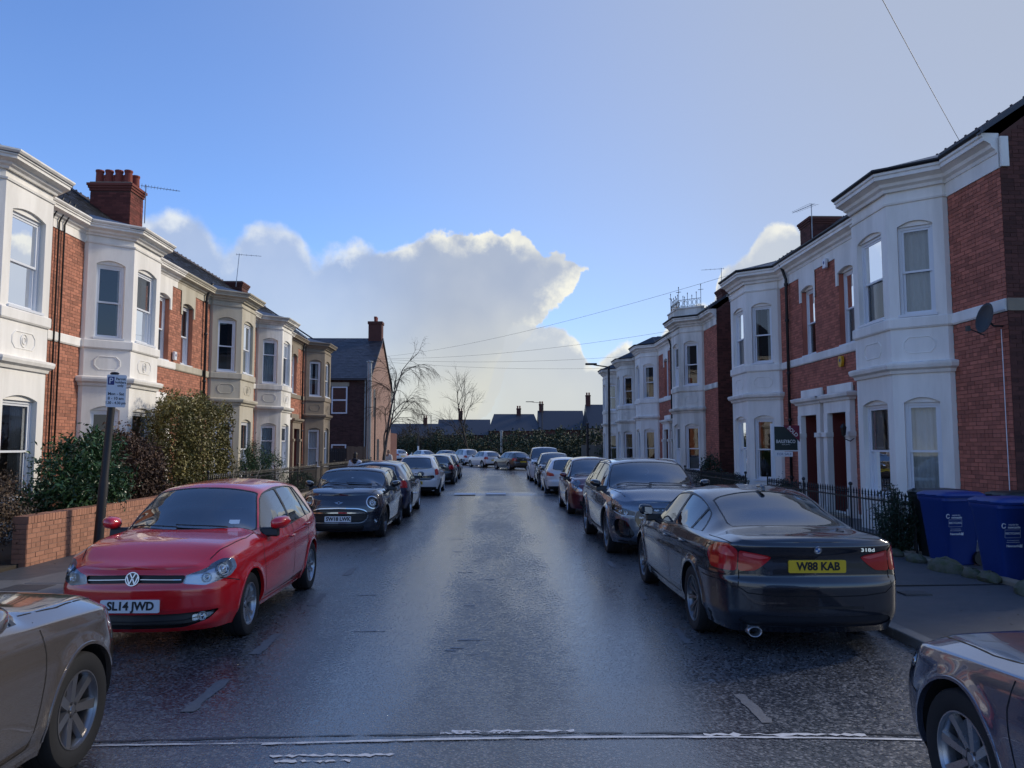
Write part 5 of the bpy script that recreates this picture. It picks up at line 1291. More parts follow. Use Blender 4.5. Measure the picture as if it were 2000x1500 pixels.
# pavements behind the kerbs; the left one is flagged near the camera
tag(strip_mesh(offs(OUT, -.16), offs(OUT, -2.85), ZP, ZP + .03).build('pavement', M_pav), kind='structure')
lp = strip_mesh(offs(INN, .16), offs(INN, 2.6), ZP, ZP + .03).build('pavement', M_pav); tag(lp, kind='structure')
for k in range(3):
    y = 4.4 - .3*k
    while y < 19.5:
        L_ = random.choice((.75, .9, .9, .62)); x0 = KL - .18 - .80*k; sx = .79
        o = MB().box(-sx/2 + .004, sx/2 - .004, -L_/2 + .005, L_/2 - .005, -.02, .0).build('paving_flag', M_flag, lp, bevel=.006); o.location = (x0 - sx/2, y + L_/2, ZP + .024 + random.uniform(-.004, .006)); o.rotation_euler = (random.uniform(-.004, .004), random.uniform(-.006, .006), 0); y += L_
def kerb(P, sgn, name, lo, hi):
    root = empty(name, (P[0][0], 0, 0)); tag(root, kind='structure'); root['kind'] = 'structure'
    me = MB().box(-.075, .075, -.455, .455, -.20, .0).mesh('kerb_stone'); me.materials.append(M_kerb)
    pts = [Vector(p) for p in P]; d = 0; i = 0; step = .92; cur = pts[0].copy(); seg = 0
    L = 0; acc = []
    for a, b in zip(pts[:-1], pts[1:]):
        l = (b - a).length; 
        while L + l >= len(acc)*step: f = (len(acc)*step - L)/l; acc.append((a + (b-a)*f, (b-a).normalized()))
        L += l
    far = MB()
    for p, t in acc:
        if not (lo < p.y < hi): continue
        n = Vector((-t.y, t.x))*sgn
        if p.y < 62:
            o = bpy.data.objects.new('kerb_stone', me); link(o, root); c = p + n*.08; o.location = (c.x - root.location.x, c.y, ZP + .012 + random.uniform(-.006, .006)); o.rotation_euler = (random.uniform(-.01, .01), 0, math.atan2(t.y, t.x) - math.pi/2 + random.uniform(-.006, .006))
            md = o.modifiers.new('bevel', 'BEVEL'); md.width = .015; md.segments = 2
        else:
            a, b, c, e = p - t*.45, p + t*.45, p + t*.45 + n*.15, p - t*.45 + n*.15
            far.prism([(q.x - root.location.x, q.y) for q in (a, b, c, e)], -.15, ZP + .012, 2)
    if far.v: o = far.build('kerb_stones_far', M_kerb, root); o['kind'] = 'stuff'
kerb(OUT, -1, 'kerb', -2, 125); kerb(INN, 1, 'kerb', -2, 120)
# ironwork and paint on the road: each sheet follows the camber a few mm up
def decal(name, poly, mat, label=None, z=.004, kind='structure', n=1):
    mb = MB(); mb.add([(x, y, road_z(x) + z) for x, y in poly], [tuple(range(len(poly)))]); o = mb.build(name, mat); tag(o, kind=kind); return o
M_dash = pm('faded_bay_paint', (.13, .135, .145), .6, var=.5, vscale=12, bump=.3, bscale=90)
def ragged_y(x0, x1, y0, y1, sd):
    rr = random.Random(sd); n = 9; a = [(x0 + rr.uniform(-.012, .02), y0 + (y1-y0)*i/n) for i in range(n+1)]; b = [(x1 + rr.uniform(-.02, .012), y0 + (y1-y0)*i/n) for i in range(n+1)]; return a + b[::-1]
def ragged(x0, x1, y0, y1, n, a=.02, sd=1):
    rr = random.Random(sd); top = []; bot = []
    for i in range(n+1):
        x = x0 + (x1-x0)*i/n; e = 1 if 0 < i < n else .3; top.append((x, y1 + rr.uniform(-a, a)*e)); bot.append((x, y0 + rr.uniform(-a, a)*e))
    return bot + top[::-1]
def strip_decal(name, x0, x1, y, w, mat, n=40, a=.01, sd=1, bow=0., z=.004):
    rr = random.Random(sd); mb = MB(); vs = []
    for i in range(n+1):
        f = i/n; x = x0 + (x1-x0)*f; yy = y + bow*(1 - (2*f-1)**2); k = rr.uniform(.35, 1.15); vs += [(x, yy - w/2*k + rr.uniform(-a, a), road_z(x) + z), (x, yy + w/2*k + rr.uniform(-a, a), road_z(x) + z)]
    mb.add(vs, [(2*i, 2*i+2, 2*i+3, 2*i+1) for i in range(n)]); return tag(mb.build(name, mat), kind='structure')
M_pale = pm('pale_joint_paint', (.55, .56, .57), .6, var=.3, vscale=14)
strip_decal('road_marking', -1.45, 3.0, 4.98, .034, M_pale, 70, .004, 3, .07, z=.006); strip_decal('road_marking', -2.7, -1.3, 5.00, .020, M_pale, 24, .005, 4, z=.006)
strip_decal('tar_joint', -2.8, 3.3, 5.06, .035, M_tar, 60, .008, 5, .07, z=.003)
for i, (x0, x1, y0, w) in enumerate(((-.28, .52, 5.17, .035), (1.35, 2.4, 5.09, .05), (-1.35, -.6, 4.80, .03), (-1.30, -.85, 4.72, .03), (-.35, .1, 5.14, .015))): strip_decal('road_marking', x0, x1, y0, w, M_pale, 26, .018, 11 + i)
# parking bay dashes on both sides
for y in (5.6, 7.1, 9.2, 11.3, 13.6, 15.5):
    o = decal('bay_dash', ragged_y(-2.20, -2.10, y, y + .75, int(y*7)), M_dash)
for y in (5.3, 7.4, 9.5, 12): o = decal('bay_dash', ragged_y(1.80, 1.88, y, y + .6, int(y*9)), M_dash)
rr_ = random.Random(5)
for i in range(34):
    x, y = rr_.uniform(-2.0, 1.6), rr_.uniform(7, 26)
    if i < 14: x = -.35 + rr_.uniform(-.12, .12)
    strip_decal('paint_fleck', x, x + rr_.uniform(.06, .32), y, rr_.uniform(.015, .05), M_line, 6, .01, 40 + i)
# speed cushion across the road with white triangles' remains
def hump():
    mb = MB(); vs = []; n, k = 24, 9
    for i in range(n+1):
        x = KL + .25 + (KR - KL - .5)*i/n; edge = min(1, min(i, n-i)/3)
        for j in range(k): f = j/(k-1); vs.append((x, 29.3 + 2.6*f, road_z(x) + .002 + .075*edge*min(1, min(f, 1-f)*4)))
    mb.add(vs, [(i*k + j, (i+1)*k + j, (i+1)*k + j + 1, i*k + j + 1) for i in range(n) for j in range(k-1)]); return mb.build('speed_hump', M_asph, smooth=True)
tag(hump(), kind='structure')
for x0, x1, y in ((-.35, .42, 29.42), (-1.55, -.75, 29.30), (1.75, 2.3, 29.55)):
    tag(MB().add([(x0, y, road_z(x0) + .035), (x1, y, road_z(x1) + .035), (x1, y + .45, road_z(x1) + .068), (x0, y + .45, road_z(x0) + .068)], [(0, 1, 2, 3)]).build('road_marking', pm('fresh_road_paint', (.7, .71, .72), .5, var=.1, vscale=9)), kind='structure')
# iron covers
for x, y, sx, sy in ((2.9, 33, .3, .3),):
    decal('utility_cover', [(x - sx, y - sy), (x + sx, y - sy), (x + sx, y + sy), (x - sx, y + sy)], pm('iron_cover', (.05, .05, .052), .35, .6, bump=.5, bscale=45))
# front gardens
tag(MB().box(-9.88, -7.02, -10, 44.2, -.1, .12).build('garden_soil', M_soil), kind='structure')
tag(MB().box(6.75, 8.88, 12.2, 28, -.1, .10).build('garden_soil', M_conc), kind='structure'); tag(MB().box(6.75, 8.88, 30.4, 60, -.1, .10).build('garden_soil', M_soil), kind='structure')
tag(MB().box(6.77, 14, -8, 12.2, -.1, .075).build('side_lane', M_pav), kind='structure'); tag(MB().box(6.77, 20, 28, 30.4, -.1, .08).build('side_lane', M_pav), kind='structure')
tag(MB().box(-30, -7.0, 44.2, 54, -.1, .06).build('back_lane', M_pav), kind='structure')
# ------------------------------------------------------------------ the terraces
BO, BRD = (M_brick_o, M_brick_oi), (M_brick_r, M_brick_ri)
GL, GR = 'terraced houses on the left', 'terraced houses on the right'
XL, XR = -9.9, 8.9
pr_ = lambda a=.3, b=.3: ('pair', a, b)
h1, F1 = house('terraced_house', 'L', XL, 10.5, 17.1, 14.75, 11.75, [11.75], M_white, BO, 'white-painted bay house at the left edge, nearest on its side', GL, 120, curt={(2, 1): ('full', 0, 0), (1, 1): ('full', 0, 0), (2, 0): pr_(.15, .35)}, end0=True, pipes=((16.93,),))
h2, F2 = house('terraced_house', 'L', XL, 17.1, 23.78, 19.8, 22.5, [22.85], M_white, BO, 'white-painted bay house under the tall chimney, behind the parking sign', GL, 240, curt={(1, 1): pr_(.08, .1), (2, 1): pr_(.35, .25), ('u', 0): pr_(.5, .2), (2, 0): pr_(.2, .2)}, pipes=((17.20,), (17.42,)))
h3, F3 = house('terraced_house', 'L', XL, 23.78, 30.3, 28.0, 25.1, [24.66], M_cream, BO, 'cream-painted bay house beside the yellow-green hedge', GL, 60, curt={(2, 1): pr_(.3, .3), ('u', 0): ('full', 0, 0), (2, 0): ('full', 0, 0)}, pipes=(26.0,))
h4, F4 = house('terraced_house', 'L', XL, 30.3, 36.9, 33.2, 35.7, [35.9], M_offw, BO, 'off-white bay house fourth along the left terrace', GL, 0, curt={(1, 1): ('full', 0, 0), (2, 1): ('full', 0, 0), (1, 0): ('full', 0, 0), (2, 0): pr_(), 'split': .33})
h5, F5 = house('terraced_house', 'L', XL, 36.9, 43.6, 41.3, 38.1, [37.9], M_stoned, BO, 'bare stone bay house at the far end of the left terrace', GL, 0, curt={(1, 1): pr_(.4, .3), (2, 1): pr_(), (1, 0): ('full', 0, 0), (2, 0): ('full', 0, 0)}, pipes=(39.2,), end1=True)
r1, G1 = house('terraced_house', 'R', XR, 13.0, 20.4, 16.0, 19.55, [19.0], M_white, BRD, 'nearest house on the right, with satellite dish on its brick corner', GR, 240, end0=True, curt={(1, 0): ('full', 0, 0), (2, 0): pr_(.5, .3), (1, 1): ('full', 0, 0), (2, 1): pr_(.25, .25), ('u', 0): ('full', 0, 0)}, pipes=(), frieze=M_white)
r2, G2 = house('terraced_house', 'R', XR, 20.4, 27.8, 24.9, 21.3, [21.4], M_white, BRD, 'white bay house behind the SOLD board', GR, 60, curt={(1, 1): pr_(.3, .12), (2, 1): pr_(.2, .2), (1, 0): ('pair', .1, .1), (2, 0): pr_(.1, .1)}, pipes=(22.75,), end1=True)
r3, G3 = house('terraced_house', 'R', XR, 30.4, 38.2, 33.7, 37.3, [36.6], M_offw, BRD, 'house on the right with iron cresting on top of its bay', GR, 0, end0=True, bayroof='cresting', curt={(1, 1): pr_(.2, .2), (1, 0): ('part', 0, .3)}, pipes=(38.05,))
r4, G4 = house('terraced_house', 'R', XR, 38.2, 46.0, 42.8, 39.3, [39.6], M_white, BRD, 'white bay house with dark hipped bay roof next to the crested one', GR, 0, bayroof='hip', curt={(1, 1): pr_(.15, .3)})
r5, G5 = house('terraced_house', 'R', XR, 46.0, 52.8, 49.5, 51.9, [52.0], M_offw, BRD, 'second from the far end of the right terrace, dark hipped bay roof', GR, 0, bayroof='hip')
r6, G6 = house('terraced_house', 'R', XR, 52.8, 59.5, 56.1, 53.7, [53.6], M_offw, BRD, 'last house of the right terrace, behind the street lamp', GR, 0, bayroof='hip', end1=True)
# gable ends: brick faces towards and away from the camera
def gable(F, s, out, bricks_m, z_top=7.0, D=6.4, kerbm=None, single=0):
    m = MB(); ws = s - .0; vs = [(s, 0, 0), (s, -D, 0), (s, -D, 7.05), (s, -3.2, 9.7), (s, .0, 7.35)]
    lo, hi = (s - .02, s + .001) if out < 0 else (s - .001, s + .02)
    m.prism([(p[1], p[2]) for p in vs], lo, hi, 0); F.put(m, 'gable_wall', M_mortar_d)
    bs = lay_bricks([(-D, 0.02, .1, 9.7)], [], int(s*3)); f0 = lo if out < 0 else hi; v = []; f = []
    for (a, b, c, e, o) in bs:
        zt = min(7.35 + (9.7 - 7.35)*(-(a+b)/2)/3.2, 9.7 - (9.7 - 7.05)*(-(a+b)/2 - 3.2)/3.2)
        if e > zt - .02: continue
        x0, x1 = f0, f0 + out*(o + .002); k = len(v); v += [(x0, a, c), (x0, b, c), (x0, b, e), (x0, a, e), (x1, a, c), (x1, b, c), (x1, b, e), (x1, a, e)]; f += [(k+4, k+5, k+6, k+7), (k, k+1, k+5, k+4), (k+1, k+2, k+6, k+5), (k+2, k+3, k+7, k+6), (k+3, k, k+4, k+7)]
    mb = MB(); mb.v, mb.f = v, f; o = F.put(mb, 'gable_brickwork', bricks_m, recalc=False); o['kind'] = 'stuff'
    # verge slates
    F.put(MB().prism([(.34, 7.36), (-3.2, 9.72), (-3.2, 9.80), (.34, 7.46)], s - .09, s + .09, 0).prism([(-3.2, 9.72), (-6.6, 7.0), (-6.6, 7.08), (-3.2, 9.80)], s - .09, s + .09, 0), 'verge', M_slate)
gable(G1, 13.0, -1, M_brick_s); gable(G3, 30.4, -1, M_brick_s); gable(G2, 27.8, 1, M_brick_s); gable(F5, 43.6, 1, M_brick_o)
# corner kneelers and a stone string on the near gable
G1.put(MB().box(12.955, 12.985, -6.3, .02, 4.20, 4.42), 'gable_string', M_stoned); G1.put(MB().box(12.93, 12.97, -.12, .02, 6.76, 7.3), 'kneeler', M_white)
G1.put(MB().box(12.94, 12.975, -2.2, -.75, 0, 2.9), 'side_doorway', M_stoned); G1.put(MB().box(12.93, 12.942, -2.0, -.95, 0, 2.5), 'side_door', M_doorg)
# chimneys
ch = [(F2, 23.78, -1.95, 7.4, 9.95, .85, 1.22, [(-.24, -.44), (-.24, -.15), (-.24, .15), (-.24, .44), (.24, -.44), (.24, -.15), (.24, .15), (.24, .44)]), (F4, 36.9, -2.7, 7.8, 9.7, .9, 1.0, []), (G1, 20.4, -2.2, 7.8, 9.0, .8, .9, [(0, .2)]),
      (G2, 27.3, -3.0, 7.8, 10.1, .9, 1.15, []), (G4, 45.3, -3.1, 7.6, 9.9, .9, 1.3, []), (G3, 37.9, -3.0, 7.6, 9.7, .9, 1.3, [(0, -.3), (0, .3)]), (G5, 52.8, -2.8, 7.6, 9.4, .9, 1.0, [])]
for c in ch: chimney(*c, pot_h=.42, mat=M_brick_s if c[0] is not F2 else pm('chimney_brick', (.16, .042, .03), .9, var=.25, vscale=2, island=.3))
# roof cresting on the crested bay
def cresting():
    bc, fw, pr, ret, hw = 33.7, .76, .90, .10, 1.40; pts = [(bc - hw, ret), (bc - fw, pr), (bc + fw, pr), (bc + hw, ret)]; m = MB(); z0 = 7.84
    def W(p, z): return (p[0], p[1], z)
    k = 0
    for a, b in zip(pts[:-1], pts[1:]):
        a, b = Vector(a), Vector(b); n = max(3, int((b - a).length/.19))
        m.tube([W(a, z0 + .06), W(b, z0 + .06)], .012, 5); m.tube([W(a, z0 + .36), W(b, z0 + .36)], .012, 5)
        for i in range(n+1):
            p = a + (b-a)*i/n; h = .92 if i in (0, n) else (.62 if i % 2 else .50); m.tube([W(p, z0), W(p, z0 + h)], .011, 5)
            m.ball(W(p, z0 + h), (.02, .02, .05), 6, 4)
            if i in (0, n): m.tube([W(p - (b-a).normalized()*.12, z0 + .72), W(p + (b-a).normalized()*.12, z0 + .72)], .012, 5)
            if i < n:
                q = a + (b-a)*(i+.5)/n; r_ = .07; m.tube([((q + (b-a).normalized()*r_*math.cos(t)).x, (q + (b-a).normalized()*r_*math.cos(t)).y, z0 + .21 + .12*math.sin(t)) for t in np.linspace(0, 2*math.pi, 11)], .009, 4)
    o = G3.put(m, 'iron_cresting', M_iron); o['kind'] = 'stuff'
cresting()
# ------------------------------------------------------------------ the cars
car_polo(); car_bmw(); car_mini(); car_suv_e(); car_nearleft(); car_nearright()
WHITE = paint('white', (.62, .64, .66), .0, .35); BLK = paint('black', (.010, .011, .014), .2, .25); NAVY = paint('navy', (.012, .022, .06), .4, .28); WINE = paint('wine', (.11, .010, .020), .45, .28); BRNZ = paint('bronze_far', (.055, .053, .05), .4, .3); SILV = paint('silver', (.33, .35, .37), .8, .3); DKG = paint('graphite', (.03, .033, .038), .5, .3)
G_ = car_generic
G_(.85, 'L', -2.25, 20.75, S_, 4.25, 1.79, 1.485, 2.60, .86, .32, NAVY, 'dark blue hatchback with its red tail lamp to us, behind the small navy car', plate='NK67 XTB', nose=.80, cowl=(1.05, 1.04), ws=.22, rx=-1.72, tail=.96, belt=(.91, .97), re=-1.55, bp=-.38, cp=-1.15, sill=.2, pz=.6, tail_poly=[(.55, .80), (.53, .95), (.85, .99), (1.0, .93), (1.0, .79)])
def aygo(S): cut(S, 'tailgate_panel', 'rear', rpoly([(-.1, .60), (.55, .62), (.72, .72), (.68, .80), (.4, .775), (-.1, .77)], .04), M_gloss, dict(both=True, inset=.004))
G_(.85, 'L', -2.08, 29.45, S_, 4.10, 1.76, 1.55, 2.54, .82, .33, WHITE, 'white crossover with black tailgate band seen from behind on the left', plate='NL70 HKE', nose=.84, cowl=(1.0, 1.05), ws=.22, rx=-1.62, tail=1.0, belt=(.94, 1.0), re=-1.45, sill=.24, pz=.52, extra=aygo, tail_poly=[(.74, .80), (.72, 1.0), (.92, 1.04), (1.05, .98), (1.05, .82)])
G_(.7, 'L', -1.98, 38.3, S_, 3.99, 1.71, 1.48, 2.49, .80, .31, BLK, 'black hatchback seen from behind near the speed hump', plate='YD14 KPO', tail=.97, belt=(.90, .96), pz=.62)
G_(.6, 'L', -2.0, 44.6, S_, 4.2, 1.76, 1.46, 2.58, .84, .32, DKG, 'dark graphite car in front of the black hatchback, at the bend', plate='')
def fiesta(S): pass
G_(.9, 'R', 2.0, 21.5, N_, 4.0, 1.73, 1.56, 2.49, .82, .31, WINE, 'wine red high-roofed hatchback facing us behind the grey SUV', plate=None, nose=.80, cowl=(1.10, 1.06), ws=.20, rx=-1.62, tail=.98, belt=(.92, .99), hl=[(.50, .66), (.52, .72), (.72, .84), (.86, .95), (.97, .97), (.98, .86), (.86, .72), (.66, .65)], sill=.19)
def seat(S): pass
G_(.85, 'R', 1.93, 29.9, S_, 4.06, 1.70, 1.445, 2.47, .82, .31, WHITE, 'white hatchback seen from behind on the right', plate='', tail=.93, belt=(.88, .94), pz=.45, tail_poly=[(.52, .74), (.55, .84), (.84, .90), (1.0, .86), (.95, .76)], rx=-1.55)
G_(.7, 'R', 1.98, 35.9, N_, 4.2, 1.78, 1.58, 2.6, .82, .32, BLK, 'black car between the white hatchback and the white van on the right', plate='', nose=.82, cowl=(1.05, 1.08), tail=1.0, belt=(.94, 1.0), ws=.2)
G_(.7, 'R', 1.85, 41.6, N_, 4.4, 1.83, 1.84, 2.72, .88, .33, WHITE, 'tall white van facing us at the end of the right row', plate='', nose=1.0, cowl=(1.25, 1.22), ws=.45, rx=-1.75, tail=1.1, belt=(1.08, 1.12), re=-1.6, bp=-.2, cp=-1.1, wrf=.62, wrr=.6, quarter=False)
FAR = [((1.35, 62.8), 118, BRNZ, 'brown hatchback nearest in the row around the bend', 1.47, 4.3), ((-.95, 69.9), 120, WHITE, 'white hatchback with dark rear glass, second in the row around the bend', 1.46, 4.1), ((-3.1, 77.0), 122, WHITE, 'white small van in the row around the bend', 1.62, 4.1), ((-5.5, 83.6), 124, NAVY, 'dark blue car between white ones on the bend', 1.48, 4.3), ((-8.7, 91.2), 126, WHITE, 'white saloon left of the dark blue car on the bend', 1.45, 4.3), ((-12.6, 97.8), 130, WHITE, 'white hatchback farthest left but one on the bend', 1.50, 4.1), ((-16.0, 102.5), 132, DKG, 'dark car just showing past the brick gable', 1.5, 4.3)]
for (p, a, m_, lb, hh, LL) in FAR:
    kw = dict(nose=.78, tail=.96, belt=(.90, .96)) if hh < 1.55 else dict(nose=.9, tail=1.0, belt=(1.0, 1.03), cowl=(1.1, 1.13), ws=.25, wrf=.6, wrr=.58)
    G_(.55, 'L', 0, 0, S_, LL, 1.76, hh, 2.55, .84, .32, m_, lb, plate='', loc=(p[0], p[1], -.018), rz=R(a - 4), **kw)
# ------------------------------------------------------------------ vegetation
def leaf_mat(name, c, c2, rough=.5): return pm(name, c, rough, var=.15, vscale=1.5, island=.45, c2=c2, spec=.4)
M_laurel = leaf_mat('laurel_leaf', (.022, .055, .020), (.045, .10, .035), .32)
M_privet = leaf_mat('privet_leaf', (.11, .10, .028), (.21, .175, .05))
M_beech = leaf_mat('dead_beech_leaf', (.050, .028, .018), (.085, .045, .026), .7)
M_brownhedge = leaf_mat('bare_hedge_leaf', (.075, .050, .030), (.13, .085, .05), .7)
M_conifer = leaf_mat('conifer_leaf', (.018, .055, .022), (.035, .085, .03), .6)
M_yew = leaf_mat('yew_leaf', (.012, .030, .014), (.022, .05, .022), .45)
M_far = leaf_mat('far_hedge_leaf', (.022, .038, .018), (.045, .060, .028), .7)
M_farb = leaf_mat('far_brown_leaf', (.045, .042, .028), (.075, .062, .038), .8)
M_twig = pm('twig_bark', (.035, .026, .02), .9, var=.2, vscale=8)
M_birch = pm('birch_bark', (.10, .09, .085), .8, var=.5, vscale=7, c2=(.03, .026, .025), stretch=(1, 1, .35))
def leaves(pts, size, aspect=.5, nrm=None, spread=1., seedv=0, tilt=None):
    r = np.random.default_rng(seedv); n = len(pts)
    a = r.normal(size=(n, 3)); 
    if tilt is not None: a = a*spread + np.asarray(tilt)
    a /= np.linalg.norm(a, axis=1, keepdims=True)
    b = np.cross(a, r.normal(size=(n, 3))); b /= np.linalg.norm(b, axis=1, keepdims=True); c = np.cross(a, b)
    s = size*r.uniform(.6, 1.3, (n, 1)); P = np.asarray(pts)
    q0 = P - a*s*.5; q2 = P + a*s*.5; q1 = P + b*s*aspect*.5 + c*s*.06; q3 = P - b*s*aspect*.5 + c*s*.06
    V = np.stack([q0, q1, q2, q3], 1).reshape(-1, 3); F = np.arange(n*4).reshape(n, 4)
    mb = MB(); mb.v = [tuple(v) for v in V.tolist()]; mb.f = [tuple(f) for f in F.tolist()]; return mb
def clump_pts(n, c, rad, seedv, shell=.6, k=40, cs=.28, flat=0.):
    """points gathered in clumps spread through an ellipsoid, uneven outline, gaps between"""
    r = np.random.default_rng(seedv); d = r.normal(size=(k, 3)); d /= np.linalg.norm(d, axis=1, keepdims=True)
    cen = d*(shell + (1 - shell)*r.uniform(0, 1, (k, 1)))*r.uniform(.75, 1.08, (k, 1)); w = r.uniform(.4, 1.6, k); w /= w.sum()
    i = r.choice(k, n, p=w); p = cen[i] + r.normal(size=(n, 3))*cs*r.uniform(.4, 1.1, (n, 1)); p = p*np.array(rad) + np.array(c)
    return p
def shrub(name, base, rad, n, size, mat, label, cat='shrub', seedv=1, aspect=.5, k=46, cs=.22, shell=.65, stems=9, tilt=None, box=False, zmin=.12, group=None):
    root = empty(name, (base[0], base[1], base[2]), 0, label, cat, group); c = (0, 0, rad[2])
    if box:
        r = np.random.default_rng(seedv); p = r.uniform(-1, 1, (n, 3)); f = r.integers(0, 3, n); s_ = np.sign(p[np.arange(n), f]); near = r.uniform(0, 1, n) < .75
        p[np.arange(n), f] = np.where(near, s_*r.uniform(.82, 1.04, n), p[np.arange(n), f]); nn = (np.abs(p)**4).sum(1)**.25; p = p/np.maximum(nn, 1e-6)[:, None]*np.where(near, r.uniform(.80, 1.05, n), r.uniform(.3, .9, n))[:, None]
        w = np.sin(p[:, 0]*5 + 1)*np.sin(p[:, 1]*6)*.10 + np.sin(p[:, 1]*11 + p[:, 2]*7)*.05 + np.sin(p[:, 2]*9 + p[:, 1]*3)*.04; p = p*(1 + w[:, None]); p = p*np.array(rad) + np.array(c)
    else: p = clump_pts(n, c, rad, seedv, shell, k, cs)
    p = p[p[:, 2] > zmin - base[2]*0]
    leaves(p, size, aspect, seedv=seedv, tilt=tilt).build('foliage', mat, root, recalc=False)
    m = MB(); r = random.Random(seedv)
    for i in range(stems):
        a = r.uniform(0, 6.28); e = Vector((rad[0]*.8*math.cos(a)*r.random(), rad[1]*.8*math.sin(a)*r.random(), rad[2]*r.uniform(1.2, 1.85))); b0 = Vector((e.x*.15, e.y*.15, -.05)); mid = b0.lerp(e, .5) + Vector((r.uniform(-.1, .1), r.uniform(-.1, .1), .05))
        m.tube([b0, mid, e], [.022, .014, .005], 5)
    o = m.build('stems', M_twig, root); o['kind'] = 'stuff'
    return root
GV = 'front garden shrubs'
shrub('bare_hedge', (-7.75, 11.0, .1), (.72, 1.9, .72), 17000, .055, M_brownhedge, 'brown leafless hedge left of the brick garden wall', 'hedge', 3, .45, 90, .16, .55, 40, group=GV)
shrub('ivy_bush', (-7.35, 9.4, .05), (.45, 1.6, .52), 3500, .07, M_yew, 'low dark ivy at the left edge beside the end of the brick wall', 'shrub', 31, .7, 50, .2, .6, 6, group=GV)
shrub('laurel_shrub', (-7.75, 14.6, .1), (.85, 1.15, 1.02), 14000, .10, M_laurel, 'glossy green laurel behind the parking sign post', 'shrub', 4, .42, 70, .17, .6, 14, group=GV)
shrub('beech_hedge', (-8.1, 17.3, .1), (.75, 1.5, 1.12), 22000, .07, M_beech, 'dark purple-brown shrub between the laurel and the yellow-green hedge', 'shrub', 5, .6, 80, .17, .5, 30, group=GV)
shrub('privet_hedge', (-8.1, 20.65, .1), (.62, 1.75, 1.52), 26000, .085, M_privet, 'tall yellow-green clipped privet hedge in front of the doors', 'hedge', 6, .5, stems=40, box=True, group=GV)
shrub('conifer_shrub', (-7.7, 25.6, .1), (.75, 1.05, .98), 9000, .085, M_conifer, 'rounded bright green conifer bush behind the railings', 'shrub', 7, .25, 90, .14, .7, 8, tilt=(0, 0, .9), group=GV)
shrub('low_shrub', (-7.4, 29.5, .1), (.4, 1.4, .45), 2500, .08, M_conifer, 'low green shrub along the left railings beyond the conifer bush', 'shrub', 8, .4, group=GV)
def yew():
    root = empty('yew_shrub', (6.72, 12.8, .1), 0, 'upright dark green yew between the railings and the bins', 'shrub', GV); r = random.Random(2); P = []; m = MB()
    for i in range(34):
        a = r.uniform(0, 6.28); q = r.random()**.6; b = Vector((.30*q*math.cos(a), .34*q*math.sin(a), 0)); h = r.uniform(.75, 1.28)*(1 - .25*q); lean = Vector((b.x*.35, b.y*.35, h))
        m.tube([b*.3, b + Vector((0, 0, h*.4)), b + lean], [.014, .010, .004], 5)
        for k in range(230):
            t = r.uniform(.06, 1)
            p = (b*.3).lerp(b + Vector((0, 0, h*.4)), t/.4) if t < .4 else (b + Vector((0, 0, h*.4))).lerp(b + lean, (t-.4)/.6); w = .075*(1 - .5*t); P.append((p.x + r.gauss(0, w), p.y + r.gauss(0, w), max(.03, p.z + r.gauss(0, .03))))
    leaves(np.array(P), .055, .3, seedv=2, tilt=(0, 0, .6)).build('foliage', M_yew, root, recalc=False); m.build('stems', M_twig, root)['kind'] = 'stuff'
yew()
shrub('low_hedge', (7.15, 24.6, .1), (.32, 2.6, .46), 6000, .06, M_yew, 'low clipped dark hedge behind the grey SUV on the right', 'hedge', 12, .5, stems=10, box=True, group=GV)
shrub('door_shrub', (7.6, 19.9, .1), (.35, .5, .45), 2200, .07, M_yew, 'small dark shrub below the two front doors on the right', 'shrub', 13, .5, group=GV)
shrub('lane_shrub', (8.3, 29.6, .05), (.45, .6, .75), 2600, .08, M_yew, 'dark shrub in the lane beside the crested house', 'shrub', 14, .5, group=GV)
# ------------------------------------------------------------------ bare trees
def tree(name, loc, h, label, seedv, lean=(0, 0), weep=0., spread=.6, trunk_r=.12, levels=5, mat=None, first=.35, nb=3, twigs=True, forks=None, lmin=.12):
    root = empty(name, loc, 0, label, 'tree', 'bare street trees'); r = random.Random(seedv); T, B, W = MB(), MB(), MB()
    def br(mb, p, d, L, rad, lev):
        n = 4 if lev < 4 else 3; pts = [p.copy()]; q = p.copy(); dd = d.copy()
        for i in range(n):
            g = -weep*(.08 if lev < 3 else .55)*(lev/4); dd = (dd + Vector((r.gauss(0, .10), r.gauss(0, .10), r.gauss(0, .07) + g))).normalized(); q = q + dd*(L/n); pts.append(q.copy())
        r1 = rad*(.62 if lev < levels else .35)
        mb_ = T if lev == 0 else B if lev < 3 else W
        mb_.tube(pts, [rad + (r1 - rad)*i/n for i in range(n+1)], 8 if lev == 0 else 6 if lev < 3 else 3, cap=False)
        if lev >= levels: return
        kids = nb if lev else (forks or nb)
        for k in range(kids + (1 if lev >= 2 else 0)):
            a = r.uniform(0, 6.28); t_ = 1.0 if k == 0 else r.uniform(.45, .98); i = min(int(t_*n), n-1); base = pts[i].lerp(pts[i+1], t_*n - i)
            u = dd.orthogonal().normalized(); v = dd.cross(u); s = spread*r.uniform(.55, 1.15)*(.5 if k == 0 else 1.2); nd = (dd + (u*math.cos(a) + v*math.sin(a))*s + Vector((0, 0, .18 if lev < 2 else 0))).normalized()
            br(None, base, nd, L*r.uniform(.58, .82), max(rad*(.50 if k else .60)*(1 if lev else 1.1), .0045 if h > 8.3 else .003), lev + 1)
    br(None, Vector((0, 0, -.1)), Vector((lean[0], lean[1], 1)).normalized(), h*first, trunk_r, 0)
    T.build('trunk', mat or M_twig, root, smooth=True)
    cr = B.build('branches', mat or M_twig, root, smooth=True); cr['kind'] = 'stuff'
    w = W.build('twigs', M_twig, root, recalc=False); w['kind'] = 'stuff'; return root
